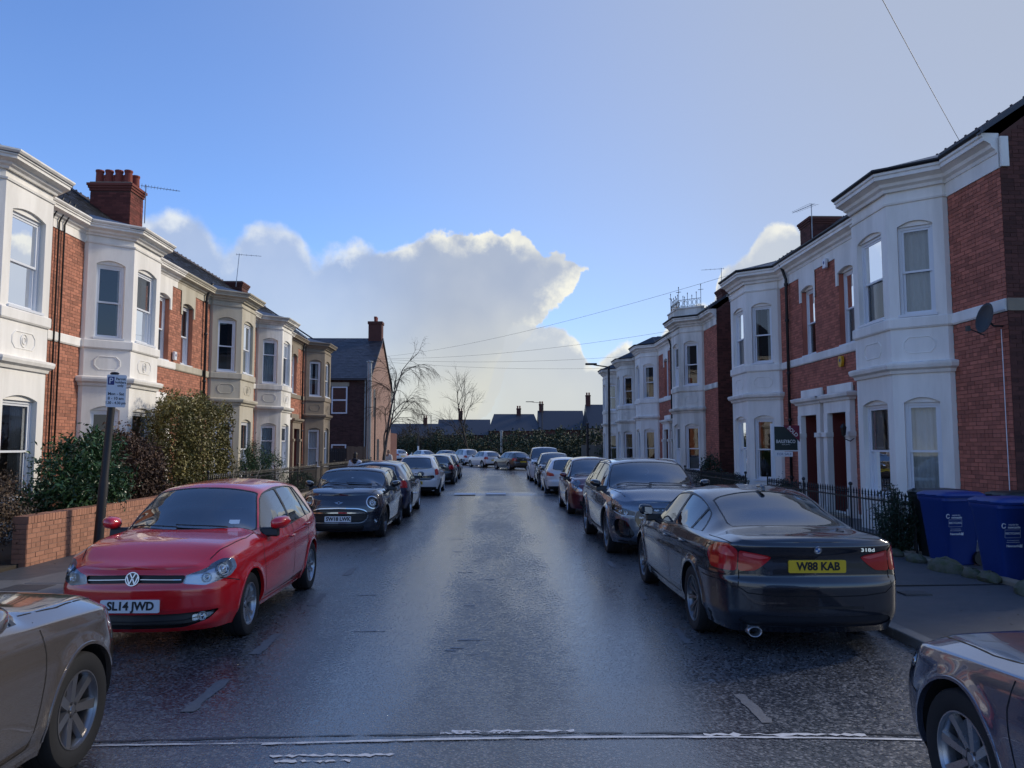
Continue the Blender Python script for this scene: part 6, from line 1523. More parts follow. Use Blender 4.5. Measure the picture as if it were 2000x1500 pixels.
tree('birch_tree', (-6.35, 43, .05), 7.6, 'weeping birch with black and white bark beside the brick gable', 21, lean=(.08, 0), weep=.34, spread=.55, trunk_r=.11, levels=6, mat=M_birch, first=.36, nb=3, forks=3)
tree('sparse_tree', (-3.0, 92, .0), 8.9, 'slim flat-topped bare tree standing alone beyond the bend', 17, lean=(.0, 0), spread=.62, trunk_r=.15, levels=5, first=.42, nb=3)
for i, (x, y, h, sd, lb) in enumerate(((-10.5, 108, 6.5, 9, 'small bare tree left of the flat-topped one'), (-15.5, 104, 6.0, 10, 'bushy bare tree right of the brick gable'), (-13, 116, 5.5, 12, 'thin bare tree behind the far white cars'))): tree('bare_tree', (x, y, 0), h, lb, sd, spread=.75, trunk_r=.10, levels=5, first=.28, nb=3)
# ------------------------------------------------------------------ far hedge along the outside of the bend
def hedge_mass(name, path, h, w, n, size, mat, seedv, label, core):
    r = np.random.default_rng(seedv); P = np.array(path, float); seg = np.linalg.norm(np.diff(P, axis=0), axis=1); cum = np.concatenate([[0], np.cumsum(seg)]); s = r.uniform(0, cum[-1], n); x = np.interp(s, cum, P[:, 0]); y = np.interp(s, cum, P[:, 1])
    top = h*(.80 + .14*np.sin(s*.9 + 1) + .10*np.sin(s*2.3) + .08*np.sin(s*5.1)); f = r.uniform(0, 1, n)**.6; z = top*f; dep = r.normal(size=n)*w*.5*(1.1 - .5*f)
    # scatter in clumps so that the front is lumpy
    k = 420; ci = r.integers(0, n, k); lab = r.integers(0, k, n); q = .55; x = x + dep*.5; y = y - np.abs(dep)
    pts = np.stack([x, y, z], 1) + r.normal(size=(n, 3))*.12
    root = leaves(pts, size, .6, seedv=seedv).build(name, mat, recalc=False); tag(root, label, None, None, 'stuff')
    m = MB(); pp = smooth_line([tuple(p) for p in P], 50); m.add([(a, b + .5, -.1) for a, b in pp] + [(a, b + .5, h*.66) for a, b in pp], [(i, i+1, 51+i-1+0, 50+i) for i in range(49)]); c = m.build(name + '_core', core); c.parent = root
HP = [(12, 62), (8, 70), (5.8, 78), (3.5, 86), (.5, 94), (-3.5, 101), (-9, 109), (-17, 118), (-34, 134)]
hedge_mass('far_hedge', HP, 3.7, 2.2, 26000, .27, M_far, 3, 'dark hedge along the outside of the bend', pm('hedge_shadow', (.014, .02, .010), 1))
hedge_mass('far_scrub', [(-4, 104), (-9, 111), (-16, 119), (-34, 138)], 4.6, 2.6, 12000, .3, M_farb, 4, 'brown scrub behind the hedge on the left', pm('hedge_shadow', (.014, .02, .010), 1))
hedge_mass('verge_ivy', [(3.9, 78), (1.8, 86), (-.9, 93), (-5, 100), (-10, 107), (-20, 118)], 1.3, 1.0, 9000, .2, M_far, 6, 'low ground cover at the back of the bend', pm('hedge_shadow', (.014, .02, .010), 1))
# ------------------------------------------------------------------ brick garden wall on the left
def garden_wall():
    y0, y1, x, h = 11.66, 18.6, -6.92, .70
    root = empty('garden_wall', (x, (y0 + y1)/2, 0), 0, 'low brown brick garden wall with upright brick coping behind the red hatchback', 'wall'); F = Fac(root, x, 1)
    F.put(MB().box(y0 + .006, y1, -.21, 0, 0, h), 'wall_core', M_mortar)
    bs = [b for b in lay_bricks([(y0, y1, .05, h)], [], 3)]
    brick_objs(F, bs, M_brick_g, M_brick_gs, 210, lambda b: b[0])
    n = int((y1 - y0)/.078); me = MB().box(-.034, .034, -.113, .113, 0, .108).mesh('coping_brick'); me.materials.append(M_brick_g); rest = MB()
    for i in range(n):
        s = y0 + .04 + i*.078
        if i < 86:
            o = bpy.data.objects.new('coping_brick', me); link(o, root); p = F.w((s, -.105, h + .006 + random.uniform(-.003, .004))); o.location = p; o.rotation_euler = (0, 0, R(90) + random.uniform(-.03, .03)); o.scale = (1, 1, 1)
    # near end: headers facing the camera
    v = []; 
    for c in range(9):
        z = .05 + c*.0722
        for a, b in (((-.21, -.108), (-.104, -.002)) if c % 2 else ((-.21, -.002),)):
            me2 = MB().box(0, .012, a, b, z + .004, z + .068); F.put(me2.xf(lambda p: (y0 - .006 + p[0], p[1], p[2])), 'brick', M_brick_gs)
garden_wall()
# ------------------------------------------------------------------ railings
def railing(name, x, y0, y1, zb, h, label, plinth=True, step=.115, pm_=None):
    root = empty(name, (x, (y0+y1)/2, 0), 0, label, 'railings', 'front garden railings'); oy = (y0+y1)/2
    if plinth: MB().box(-.12, .12, y0 - oy, y1 - oy, 0, zb).build('plinth', pm_ or M_stoned, root, bevel=.02)
    for z in (zb + .10, zb + h - .16): MB().box(-.006, .006, y0 - oy, y1 - oy, z, z + .03).build('rail', M_iron, root)
    m = MB(); m.tube([(0, 0, zb - .03), (0, 0, zb + h - .05)], .009, 6); m.lathe([(.009, zb + h - .08), (.022, zb + h - .055), (.012, zb + h - .04), (.02, zb + h - .02), (.0005, zb + h + .05)], 6); me = m.mesh('railing_bar'); me.materials.append(M_iron)
    y = y0 + .05; k = 0
    while y < y1:
        o = bpy.data.objects.new('railing_bar', me); link(o, root); o.location = (0, y - oy, 0); k += 1; y += step
    for y in np.arange(y0, y1 + .1, max(1.2, (y1-y0)/max(1, round((y1-y0)/2.6)))):
        m = MB(); m.tube([(0, 0, zb - .03), (0, 0, zb + h + .06)], .02, 8); m.ball((0, 0, zb + h + .1), .04, 8, 6); o = m.build('railing_post', M_iron, root); o.location = (0, y - oy, 0)
    return root
railing('iron_railing', 6.82, 12.45, 19.2, .16, .88, 'black iron railings behind the dark saloon on the right')
railing('iron_railing', 6.82, 20.9, 27.6, .16, .88, 'black iron railings in front of the house with the SOLD board', step=.125)
railing('iron_railing', -6.95, 18.9, 30.2, .18, .95, 'black iron railings under the privet hedge on the left', step=.13)
railing('iron_railing', -6.95, 31.0, 43.4, .18, .95, 'black iron railings in front of the two farthest left houses', step=.13)
railing('iron_railing', 6.82, 30.6, 45.8, .18, .8, 'black iron railings in front of the crested house', step=.15)
# edging stones by the bins
rs = random.Random(8)
for i, (x, y, sx, sy, sz) in enumerate(((6.50, 11.9, .13, .20, .09), (6.46, 11.05, .19, .36, .15), (6.50, 10.5, .12, .16, .09), (6.52, 10.15, .12, .2, .10), (6.48, 9.2, .2, .34, .15), (6.52, 12.55, .12, .18, .08), (6.50, 13.1, .16, .26, .11))):
    m = MB(); m.ball((0, 0, 0), (sx, sy, sz), 10, 7); m.v = [(a*(1 + rs.uniform(-.16, .16)), b*(1 + rs.uniform(-.16, .16)), max(-.06, c*(1 + rs.uniform(-.2, .2)))) for a, b, c in m.v]
    o = m.build('edging_stone', pm('mossy_stone', (.12, .115, .085), .9, var=.35, vscale=7, c2=(.06, .075, .03), bump=.4, bscale=50), angle=50); o.location = (x, y, ZP + .06)
    tag(o, ['small mossy stone at the yew side of the farther blue bin', 'largest mossy stone, in front of the farther blue bin', 'small mossy stone between the two blue bins', 'mossy stone just left of the nearest blue bin', 'mossy stone at the right edge below the nearest blue bin', 'small stone at the near end of the railings', 'stone at the foot of the yew'][i], 'stone', 'edging stones')
tag(MB().box(6.58, 6.74, 8, 13.3, -.05, .14).build('garden_kerb', M_stoned, bevel=.02), 'low worn stone kerb running under the bins and railings', 'kerb')
# ------------------------------------------------------------------ wheelie bins
M_bblue = pm('bin_blue', (.007, .034, .19), .42, var=.08, vscale=4, bump=.1, bscale=120); M_bdark = pm('bin_black_green', (.010, .016, .017), .45, var=.1, vscale=4)
M_print = pm('white_print', (.62, .65, .68), .6)
def wheelie(loc, rz, mat, label, printed, lid_open=0):
    root = empty('wheelie_bin', loc, rz, label, 'bin', 'wheelie bins'); m = MB()   # front of the bin faces -x (local), hinge at +x
    secs = [(0, .21, .225), (.06, .225, .235), (.92, .285, .335), (.955, .31, .355), (1.0, .31, .355)]
    vs = []; n = 24
    for z, a, b in secs:
        for k in range(n):
            t = 2*math.pi*(k + .5)/n; c, s_ = math.cos(t), math.sin(t); p = .22; vs.append((b*math.copysign(abs(c)**p, c), a*math.copysign(abs(s_)**p, s_), z))
    m.add(vs, [(i*n + k, i*n + (k+1) % n, (i+1)*n + (k+1) % n, (i+1)*n + k) for i in range(len(secs)-1) for k in range(n)] + [tuple(range(n))])
    m.build('bin_body', mat, root, angle=35)
    l = MB(); vs = []; prof = [(1.003, .325, .375, .0), (1.035, .335, .385, 0), (1.055, .32, .37, 0), (1.085, .27, .31, .01), (1.095, .16, .2, .02)]
    for z, a, b, dx in prof:
        for k in range(n):
            t = 2*math.pi*(k + .5)/n; c, s_ = math.cos(t), math.sin(t); vs.append((dx + b*math.copysign(abs(c)**.25, c) + .02, a*math.copysign(abs(s_)**.25, s_), z))
    l.add(vs, [(i*n + k, i*n + (k+1) % n, (i+1)*n + (k+1) % n, (i+1)*n + k) for i in range(len(prof)-1) for k in range(n)] + [tuple(range((len(prof)-1)*n, len(prof)*n))])
    lo = l.build('lid', mat, root, angle=30)
    for yy in (-.12, .12): MB().box(-.37, -.30, yy - .05, yy + .05, 1.03, 1.05).build('lid_grip', mat, lo, bevel=.01)
    h = MB(); h.tube([(.37, -.24, .97), (.43, -.24, .98), (.43, .24, .98), (.37, .24, .97)], .014, 8); h.build('handle', mat, root, smooth=True)
    for yy in (-.26, .26): w = MB(); cyl_y(w, (.25, yy - .025, .1), .1, 0, .05, 20); w.build('bin_wheel', M_black, root, angle=40)
    if printed:
        # print on the face towards the camera (local -y side)
        def face(u, z): # point on -y side at height z
            a = .225 + (z - .06)/.86*.06; return Vector((u, -a - .004, z))
        fr = frame(face(-.16, .66), (1, 0, 0), (0, -.07, 1))
        def tx(s_, dx, dz, size, bold=0): text(s_, size, M_print, root, fr @ Matrix.Translation((dx, dz, .001)), 'lettering', bold=bold, depth=.0005)
        tx('recycle for', .035, .085, .032, .0006); tx('newcastle', .045, .050, .044, .0012); tx('RECYCLING', .025, -.03, .038, .001); tx('for our environment', .03, -.12, .020); tx('www.newcastle.gov.uk', .03, -.145, .020); tx('Newcastle', .03, -.195, .044, .0015)
        rg = MB().tube([(-.10 + .026*math.cos(t), .070 + .030*math.sin(t), .001) for t in np.linspace(.5, 5.9, 14)], .006, 5); rg.xf(lambda v: fr @ Vector(v)); rg.build('recycling_mark', M_print, root)
        bx = MB()
        for a, b, c, d in ((-.085, .135, .015, .018), (-.085, .135, -.088, -.085), (-.085, -.082, -.088, .018), (.132, .135, -.088, .018)): bx.box(a, b, c, d, 0, .001)
        bx.xf(lambda v: fr @ Vector(v)); bx.build('print_frame', M_print, root)
        cm = MB().box(.125, .16, -.215, -.18, 0, .001); cm.box(.125, .135, -.18, -.172, 0, .001); cm.box(.15, .16, -.18, -.172, 0, .001); cm.xf(lambda v: fr @ Vector(v)); cm.build('castle_mark', M_print, root)
    return root
wheelie((6.98, 11.75, .08), R(8), M_bblue, 'blue recycling bin standing next to the yew, farther of the two', True)
wheelie((6.92, 10.35, .08), R(4), M_bblue, 'nearest blue recycling bin, cut by the right edge', True)
wheelie((7.15, 12.35, .08), R(6), M_bdark, 'black-green bin between the yew and the farther blue bin', False)
wheelie((7.95, 11.6, .08), R(-3), M_bdark, 'black bin behind the two blue ones', False)
for i, (x, y) in enumerate(((7.15, 9.55),)): wheelie((x, y, .08), R(5), M_bdark, 'dark bin at the right edge of the picture beside the nearest blue one', False)
# ------------------------------------------------------------------ signs and posts
M_post = pm('post_black_paint', (.008, .008, .011), .5, var=.3, vscale=6); M_sign = pm('sign_white', (.62, .66, .72), .4, var=.04, vscale=4); M_signb = pm('sign_blue', (.012, .025, .16), .4); M_ink = pm('sign_ink', (.03, .035, .05), .6)
def parking_sign():
    root = empty('parking_sign', (-6.55, 12.98, ZP), 0, 'black post carrying a permit parking sign in front of the brick wall', 'sign')
    m = MB(); m.tube([(0, 0, 0), (.06, 0, 1.2), (.063, 0, 1.25), (.165, 0, 3.02)], [.076, .074, .062, .058], 16); m.ball((.165, 0, 3.02), (.074, .074, .03), 16, 4); m.build('post', M_post, root, angle=40)
    fr = frame((.25, -.10, 2.72), (.97, .25, -.02), (.025, -.02, 1)); m = MB().prism(rpoly([(-.15, -.27), (.15, -.27), (.15, .27), (-.15, .27)], .025, 3), -.004, .0, 2); m.xf(lambda v: fr @ Vector(v)); pl = m.build('sign_plate', M_sign, root)
    m = MB().prism(rpoly([(-.135, .10), (-.035, .10), (-.035, .235), (-.135, .235)], .01, 2), 0, .0012, 2); m.xf(lambda v: fr @ Vector(v)); m.build('parking_panel', M_signb, pl)
    for s_, x, y, sz, mt in (('P', -.085, .165, .135, M_sign), ('Permit', .06, .20, .058, M_ink), ('holders', .06, .145, .058, M_ink), ('only', .06, .09, .058, M_ink), ('Mon - Sat', 0, -.05, .066, M_ink), ('8 - 10 am', 0, -.125, .066, M_ink), ('1.30 - 4.30 pm', 0, -.20, .062, M_ink)): text(s_, sz, mt, pl, fr @ Matrix.Translation((x, y, .002)), bold=.0012, sx=.86 if len(s_) > 10 else .95, depth=.0006)
    for z in (2.52, 2.90): m = MB().lathe([(.082, -.015), (.086, -.015), (.086, .015), (.082, .015)], 16, 'z', (.15, 0, z), closed=True); m.box(.12, .2, -.10, -.07, z - .012, z + .012); m.build('sign_clip', M_galv, root)
parking_sign()
def sold_board():
    root = empty('estate_agent_board', (6.88, 18.95, .1), 0, 'dark green estate agent board with SOLD corner on a white post', 'sign'); MB().box(-.04, .04, -.04, .04, 0, 2.32).build('post', M_upvc, root)
    x0, x1, z0, z1 = .0, .62, 1.63, 2.26; b = MB().box(x0, x1, -.075, -.045, z0, z1).build('board', M_upvc, root); MB().box(x0 + .02, x1 - .03, -.079, -.0755, z0 + .03, z1 - .02).build('board_field', pm('board_green', (.010, .022, .022), .4), b)
    fr = frame((.30, -.081, 1.87), (1, 0, 0), (0, 0, 1)); mw = pm('board_letters', (.75, .76, .74), .5)
    text('BAILEY&CO', .115, mw, b, fr, sx=.80, bold=.001, depth=.001); text('ESTATE AGENTS', .028, mw, b, fr @ Matrix.Translation((0, -.075, 0)), depth=.001)
    MB().prism([(x0 + .24, z1 + .01), (x1 + .03, z1 + .01), (x1 + .03, z1 - .40)], -.088, -.080, 1).build('sold_corner', pm('sold_maroon', (.16, .012, .035), .4), b)
    text('SOLD', .125, mw, b, frame((.475, -.092, 2.115), (.70, 0, -.71), (.71, 0, .70)), bold=.002, depth=.001)
    MB().box(x0, x0 + .47, -.07, -.05, z0 - .13, z0 - .01).build('slip_board', M_upvc, root); text('FOR SALE', .085, pm('slip_ink', (.05, .09, .22), .5), root, frame((.26, -.072, z0 - .07), (1, 0, 0), (0, 0, 1)), depth=.001)
sold_board()
def lamp_post(loc, h, arm, label):
    root = empty('street_lamp', loc, 0, label, 'street lamp', 'street lamps'); m = MB(); m.tube([(0, 0, 0), (0, 0, 1.2), (0, 0, 1.22), (0, 0, h)], [.075, .075, .052, .045], 12); m.build('column', M_post, root, angle=40)
    a = Vector((arm[0], arm[1], 0)); MB().tube([(0, 0, h - .03), (a.x*.5, a.y*.5, h + .03), (a.x*.72, a.y*.72, h + .06)], .025, 8).build('arm', M_post, root, smooth=True)
    m = MB(); L = a.length*.55; m.prism(rpoly([(-L*.5, -.11), (L*.5, -.09), (L*.5, .09), (-L*.5, .11)], .05, 3), -.035, .035, 2); ang = math.atan2(a.y, a.x); m.xf(lambda v: (a.x*.85 + v[0]*math.cos(ang) - v[1]*math.sin(ang), a.y*.85 + v[0]*math.sin(ang) + v[1]*math.cos(ang), h + .09 + v[2] + v[0]*.0)); m.build('lantern_head', M_post, root, bevel=.015)
    return root
lamp_post((4.62, 31, ZP), 5.05, (-.85, 0), 'nearest street lamp, black column before the far right terrace')
l2 = lamp_post((5.2, 85, 0), 6.7, (-1.6, 0), 'street lamp with a white notice, in front of the far hedge')
MB().box(-.38, .12, -.09, -.07, 2.35, 3.0).build('notice_plate', M_sign, l2)
lamp_post((-8.9, 107, 0), 6.2, (-1.5, 0), 'farthest street lamp among the bare trees')
def plain_post(name, loc, h, r, mat, label, band=None):
    root = empty(name, loc, 0, label, 'post'); MB().tube([(0, 0, 0), (0, 0, h)], r, 12).build('shaft', mat, root, angle=40); MB().lathe([(r*1.5, h - .02), (r*1.5, h + .06), (.0005, h + .1)], 12).build('cap', mat, root)
    if band: MB().lathe([(r*1.06, band[0]), (r*1.06, band[1])], 12).build('band', M_sign, root)
    return root
plain_post('vent_pipe', (-7.6, 46.5, .0), 6.95, .135, M_galv, 'tall pale grey vent pipe in front of the brick gable house')
plain_post('marker_post', (-9.6, 96.5, 0), 3.4, .10, M_post, 'black post with white band beside the far white cars', (1.1, 1.9))
plain_post('marker_post', (.75, 90, 0), 3.6, .14, M_galv, 'stout grey post in front of the far hedge')
plain_post('marker_post', (5.6, 46.5, 0), 3.2, .07, M_post, 'black post against the far right terrace')
plain_post('marker_post', (-8.0, 51.4, 0), 5.0, .05, M_post, 'slim dark post at the corner of the brick gable')
# things fixed to the houses
def alarm(loc, rz, mat, label, hexa=True):
    root = empty('alarm_box', loc, rz, label, 'alarm box', 'burglar alarm boxes'); p = [(-.11, -.02), (-.06, -.15), (.06, -.15), (.11, -.02), (.09, .13), (-.09, .13)] if hexa else [(-.09, -.13), (.09, -.13), (.09, .13), (-.09, .13)]
    MB().prism(rpoly(p, .02, 2), 0, .075, 1).build('case', mat, root, bevel=.012)
    m = MB().lathe([(.0005, .079), (.035, .079), (.045, .075)], 16, 'y', (0, 0, .02)); m.build('alarm_mark', M_signb, root)
M_yel = pm('alarm_yellow', (.60, .33, .015), .4)
alarm((8.858, 19.29, 4.02), R(90), M_yel, 'yellow hexagonal alarm box on the red wall above the doors'); alarm((8.84, 20.0, 6.72), R(90), M_upvc, 'white alarm box under the right eaves', False); alarm((-9.868, 23.64, 4.62), R(-90), M_upvc, 'white alarm box between the two upper left windows', False)
def dish():
    root = empty('satellite_dish', (8.88, 13.12, 3.95), 0, 'dark satellite dish on the corner of the nearest right house', 'satellite dish'); MB().tube([(0, 0, 0), (-.18, -.02, 0), (-.3, -.05, .1)], .018, 8).build('bracket', M_iron, root)
    m = MB().lathe([(.0005, 0), (.1, .008), (.2, .032), (.235, .05), (.24, .046), (.2, .026), (.1, .002), (.0005, -.006)], 28); fr = frame((-.33, -.08, .12), (.0, -1, .0), (.2, .0, .97)); m.xf(lambda v: fr @ Vector((v[0], v[1]*1.12, v[2]))); m.build('reflector', pm('dish_grey', (.014, .015, .018), .5), root, smooth=True)
    q = fr @ Vector((0, -.24, .30)); MB().tube([fr @ Vector((0, -.3, .0)), q], .010, 6).build('arm', M_iron, root); c = MB(); c.box(-.03, .03, -.03, .03, -.05, .04); c.xf(lambda v: Vector(v) + q); c.build('receiver', M_iron, root)
    MB().tube([(-.02, .02, -.05), (-.03, -.0, -.6), (-.012, .03, -1.8), (-.03, .0, -2.9), (-.02, .02, -3.8)], .008, 5).build('cable', M_upvc, root)
dish()
def wall_lantern():
    root = empty('wall_lantern', (8.72, 18.72, 2.1), 0, 'black wall lantern beside the right-hand door', 'lantern'); MB().tube([(.1, 0, -.05), (0, 0, -.12), (-.14, 0, -.06), (-.16, 0, .02)], .012, 6).build('bracket', M_iron, root)
    m = MB().lathe([(.02, .0), (.055, .03), (.075, .20), (.085, .21), (.05, .28), (.012, .31), (.0005, .36)], 6, 'z', (-.16, 0, 0)); m.build('cage', M_iron, root); MB().lathe([(.05, .05), (.068, .19)], 6, 'z', (-.165, 0, 0)).build('pane', M_pane, root)
wall_lantern()
for loc, h, d, lb, e in (((-11.12, 24.1, 8.9), 1.25, (.9, .45), 'television aerial beside the tall left chimney', 12), ((-12.3, 36.2, 9.4), 1.6, (.95, .3), 'tilted aerial above the middle of the left roofs', 5), ((11.35, 26.75, 9.0), 1.55, (-.3, .9), 'tall aerial beside the dark right chimney', 9), ((11.6, 38.6, 9.6), 1.4, (-.9, .3), 'thin aerial above the crested house', 5)): aerial('television_aerial', loc, h, (*d, 0), lb, e, .12 if 'tilted' in lb else 0)
def wire(a, b, sag, label, r=.012):
    a, b = Vector(a), Vector(b); m = MB().tube([a.lerp(b, t) - Vector((0, 0, sag*4*t*(1-t))) for t in np.linspace(0, 1, 22)], r, 5); tag(m.build('overhead_wire', M_wire, smooth=True), label, 'wire', 'overhead wires')
wire((-8.78, 58, 8.6), (8.7, 22.6, 7.5), .5, 'longest overhead wire, crossing the street to the house with the SOLD board', .0055); wire((-8.78, 58, 8.5), (8.7, 37, 7.5), .4, 'overhead wire running to the crested house', .0065); wire((-8.78, 57.6, 8.4), (8.7, 47.5, 7.5), .3, 'overhead wire to the second house from the far end', .007); wire((-8.78, 57.4, 8.2), (8.7, 55, 7.5), .25, 'lowest of the overhead wires, to the last right house', .007)
wire((9.56, 15.1, 8.02), (-2.6, .5, 8.3), .12, 'overhead wire in the top right corner of the sky', .005)
# ------------------------------------------------------------------ brick gable house closing the left terrace
def gable_house():
    root = empty('brick_gable_house', (-14, 59.5, 0), 0, 'brick house with shaded front, slate roof and sunlit pink gable beyond the left terrace', 'house'); x0, x1, y0, y1 = -19.5, -8.8, 54, 65; ze, zr, ym = 6.6, 10.05, 59.5; L = lambda m: m.xf(lambda v: (v[0] + 14, v[1] - 59.5, v[2]))
    L(MB().box(x0, x1, y0, y1, 0, ze)).build('wall', M_mortar_d, root); L(MB().prism([(y0, ze), (y1, ze), (ym, zr)], x1 - .3, x1, 0)).build('gable', M_mortar, root)
    f = brick_mb(lay_bricks([(x0, x1, 0, ze)], [(-11.46, -10.36, 4.14, 6.04), (-11.42, -10.38, 1.45, 2.0)], 4)); L(f.xf(lambda v: (v[0], y0 - v[1], v[2]))).build('front_brickwork', pm('shaded_brown_brick', (.062, .030, .027), .9, var=.3, vscale=1.2, island=.35), root, recalc=False)['kind'] = 'stuff'  # shade is put into this front's colour, far darker than the gable
    bs = [b for b in lay_bricks([(y0, y1, 0, zr)], [(55.6, 56.5, 4.0, 6.0), (57.5, 58.6, .1, 2.4)], 5) if b[3] < ze or b[3] < ze + (zr - ze)*(1 - abs((b[0] + b[1])/2 - ym)/5.5)]
    f = brick_mb(bs); L(f.xf(lambda v: (x1 + v[1], v[0], v[2]))).build('gable_brickwork', M_brick_p, root, recalc=False)['kind'] = 'stuff'  # the gable's paler brick colour carries its sunlit tone
    for a, b, c, e in ((y0 - .35, ym, ze - .12, zr + .08), (y1 + .35, ym, ze - .12, zr + .08)):
        m = MB(); m.prism([(a, c), (b, e), (b, e + .1), (a, c + .1)] if a < b else [(a, c + .1), (b, e + .1), (b, e), (a, c)], x0, x1 + .12, 0); L(m).build('roof', M_slate, root)
    sl = MB(); n = 26; r = random.Random(3)
    for k in range(n):
        fa, fb = k/n, (k+1.2)/n; P = lambda f_, o: (y0 - .35 + (ym - y0 + .35)*f_, ze - .02 + (zr - ze + .2)*f_ + o); x = x0 - (.14 if k % 2 else 0)
        while x < x1 + .1:
            a, b = max(x, x0), min(x + .29, x1 + .12); x += .3; o = r.uniform(.02, .035); q0, q2 = P(fa, o), P(min(fb, 1), .012); sl.add([(a, *q0), (b, *q0), (b, *q2), (a, *q2)], [(0, 1, 2, 3)])
    L(sl).build('slates', M_slate, root, recalc=False)['kind'] = 'stuff'
    m = MB().box(x1 - 1.0, x1 + .02, ym - .45, ym + .45, zr - .6, 11.5); m.box(x1 - 1.06, x1 + .08, ym - .5, ym + .5, 11.3, 11.5); c = L(m).build('chimney', M_brick_s, root)
    for k in (-.22, .22): L(MB().lathe([(.1, 11.5), (.13, 11.9), (.0005, 11.9)], 12, 'z', (x1 - .5, ym + k, 0))).build('chimney_pot', M_terra, c)
    for xa, xb, za, zb, sp in ((-11.46, -10.36, 4.14, 6.04, True), (-11.42, -10.38, 1.45, 2.0, False)):
        m = MB(); w = .09
        m.box(xa, xa + w, y0 - .03, y0 + .1, za, zb); m.box(xb - w, xb, y0 - .03, y0 + .1, za, zb); m.box(xa + w, xb - w, y0 - .03, y0 + .1, zb - w, zb); m.box(xa + w, xb - w, y0 - .03, y0 + .1, za, za + w)
        if sp: m.box(xa + w, xb - w, y0 - .03, y0 + .1, (za+zb)/2 - .05, (za+zb)/2 + .05)
        wo = L(m).build('window', M_upvc, root); L(MB().add([(xa + w, y0 - .012, za + w), (xb - w, y0 - .012, za + w), (xb - w, y0 - .012, zb - w), (xa + w, y0 - .012, zb - w)], [(0, 1, 2, 3)])).build('pane', glass_mat('far_pane', (.3, .3, .3), 1.6, .03, (.05, .05, .055), .75), wo)
        if sp: L(MB().box(xa - .12, xb + .12, y0 - .06, y0, zb + .02, zb + .30)).build('lintel', M_stone, root)
    for ya, yb, za, zb in ((55.6, 56.5, 4.0, 6.0), (57.5, 58.6, .1, 2.4)): L(MB().box(x1 - .1, x1 + .012, ya, yb, za, zb)).build('gable_opening', M_doorg, root)
    L(MB().sweep([(x0, y0), (x1 + .1, y0)], [(-.12, ze - .15), (-.02, ze - .15), (-.02, ze - .03), (-.12, ze - .03)])).build('gutter', M_pipe, root); L(MB().tube([(-9.1, y0 - .08, .1), (-9.1, y0 - .08, ze)], .05, 8)).build('downpipe', M_galv, root)
    L(MB().box(-9.6, -8.9, 65.05, 70, 0, 3.0)).build('outbuilding', M_brick_s, root)
gable_house()
def fence(name, x0, x1, y, h, mat, label, w=.14):
    root = empty(name, ((x0+x1)/2, y, 0), 0, label, 'fence'); n = max(1, int((x1-x0)/w)); me = MB().prism([(-w/2 + .004, 0), (w/2 - .004, 0), (w/2 - .004, h), (-w/2 + .004, h)], -.012, .012, 1).mesh('fence_board'); me.materials.append(mat)
    for i in range(n): o = bpy.data.objects.new('fence_board', me); link(o, root); o.location = (-(x1-x0)/2 + (i + .5)*w, random.uniform(-.006, .006), 0); o.scale = (1, 1, random.uniform(.985, 1.015))
    for z in (.4, h - .3): MB().box(-(x1-x0)/2, (x1-x0)/2, .015, .06, z, z + .09).build('rail', mat, root)
M_wood = pm('weathered_fence', (.17, .125, .085), .85, var=.2, vscale=3, stretch=(3, 3, .4), orand=.15); M_woodd = pm('dark_fence', (.03, .032, .034), .85, var=.2, vscale=3, orand=.15); M_woodg = pm('grey_fence', (.17, .165, .15), .9, var=.2, vscale=3, orand=.2)
fence('wooden_fence', -9.6, -8.05, 50.2, 1.85, M_wood, 'brown board fence in front of the brick gable house'); fence('wooden_fence', -13.5, -9.65, 50.6, 1.72, M_woodd, 'dark board fence between the left terrace and the gable house'); fence('wooden_fence', 7.4, 11.2, 66, 2.0, M_woodg, 'grey board fence panels past the right terrace')
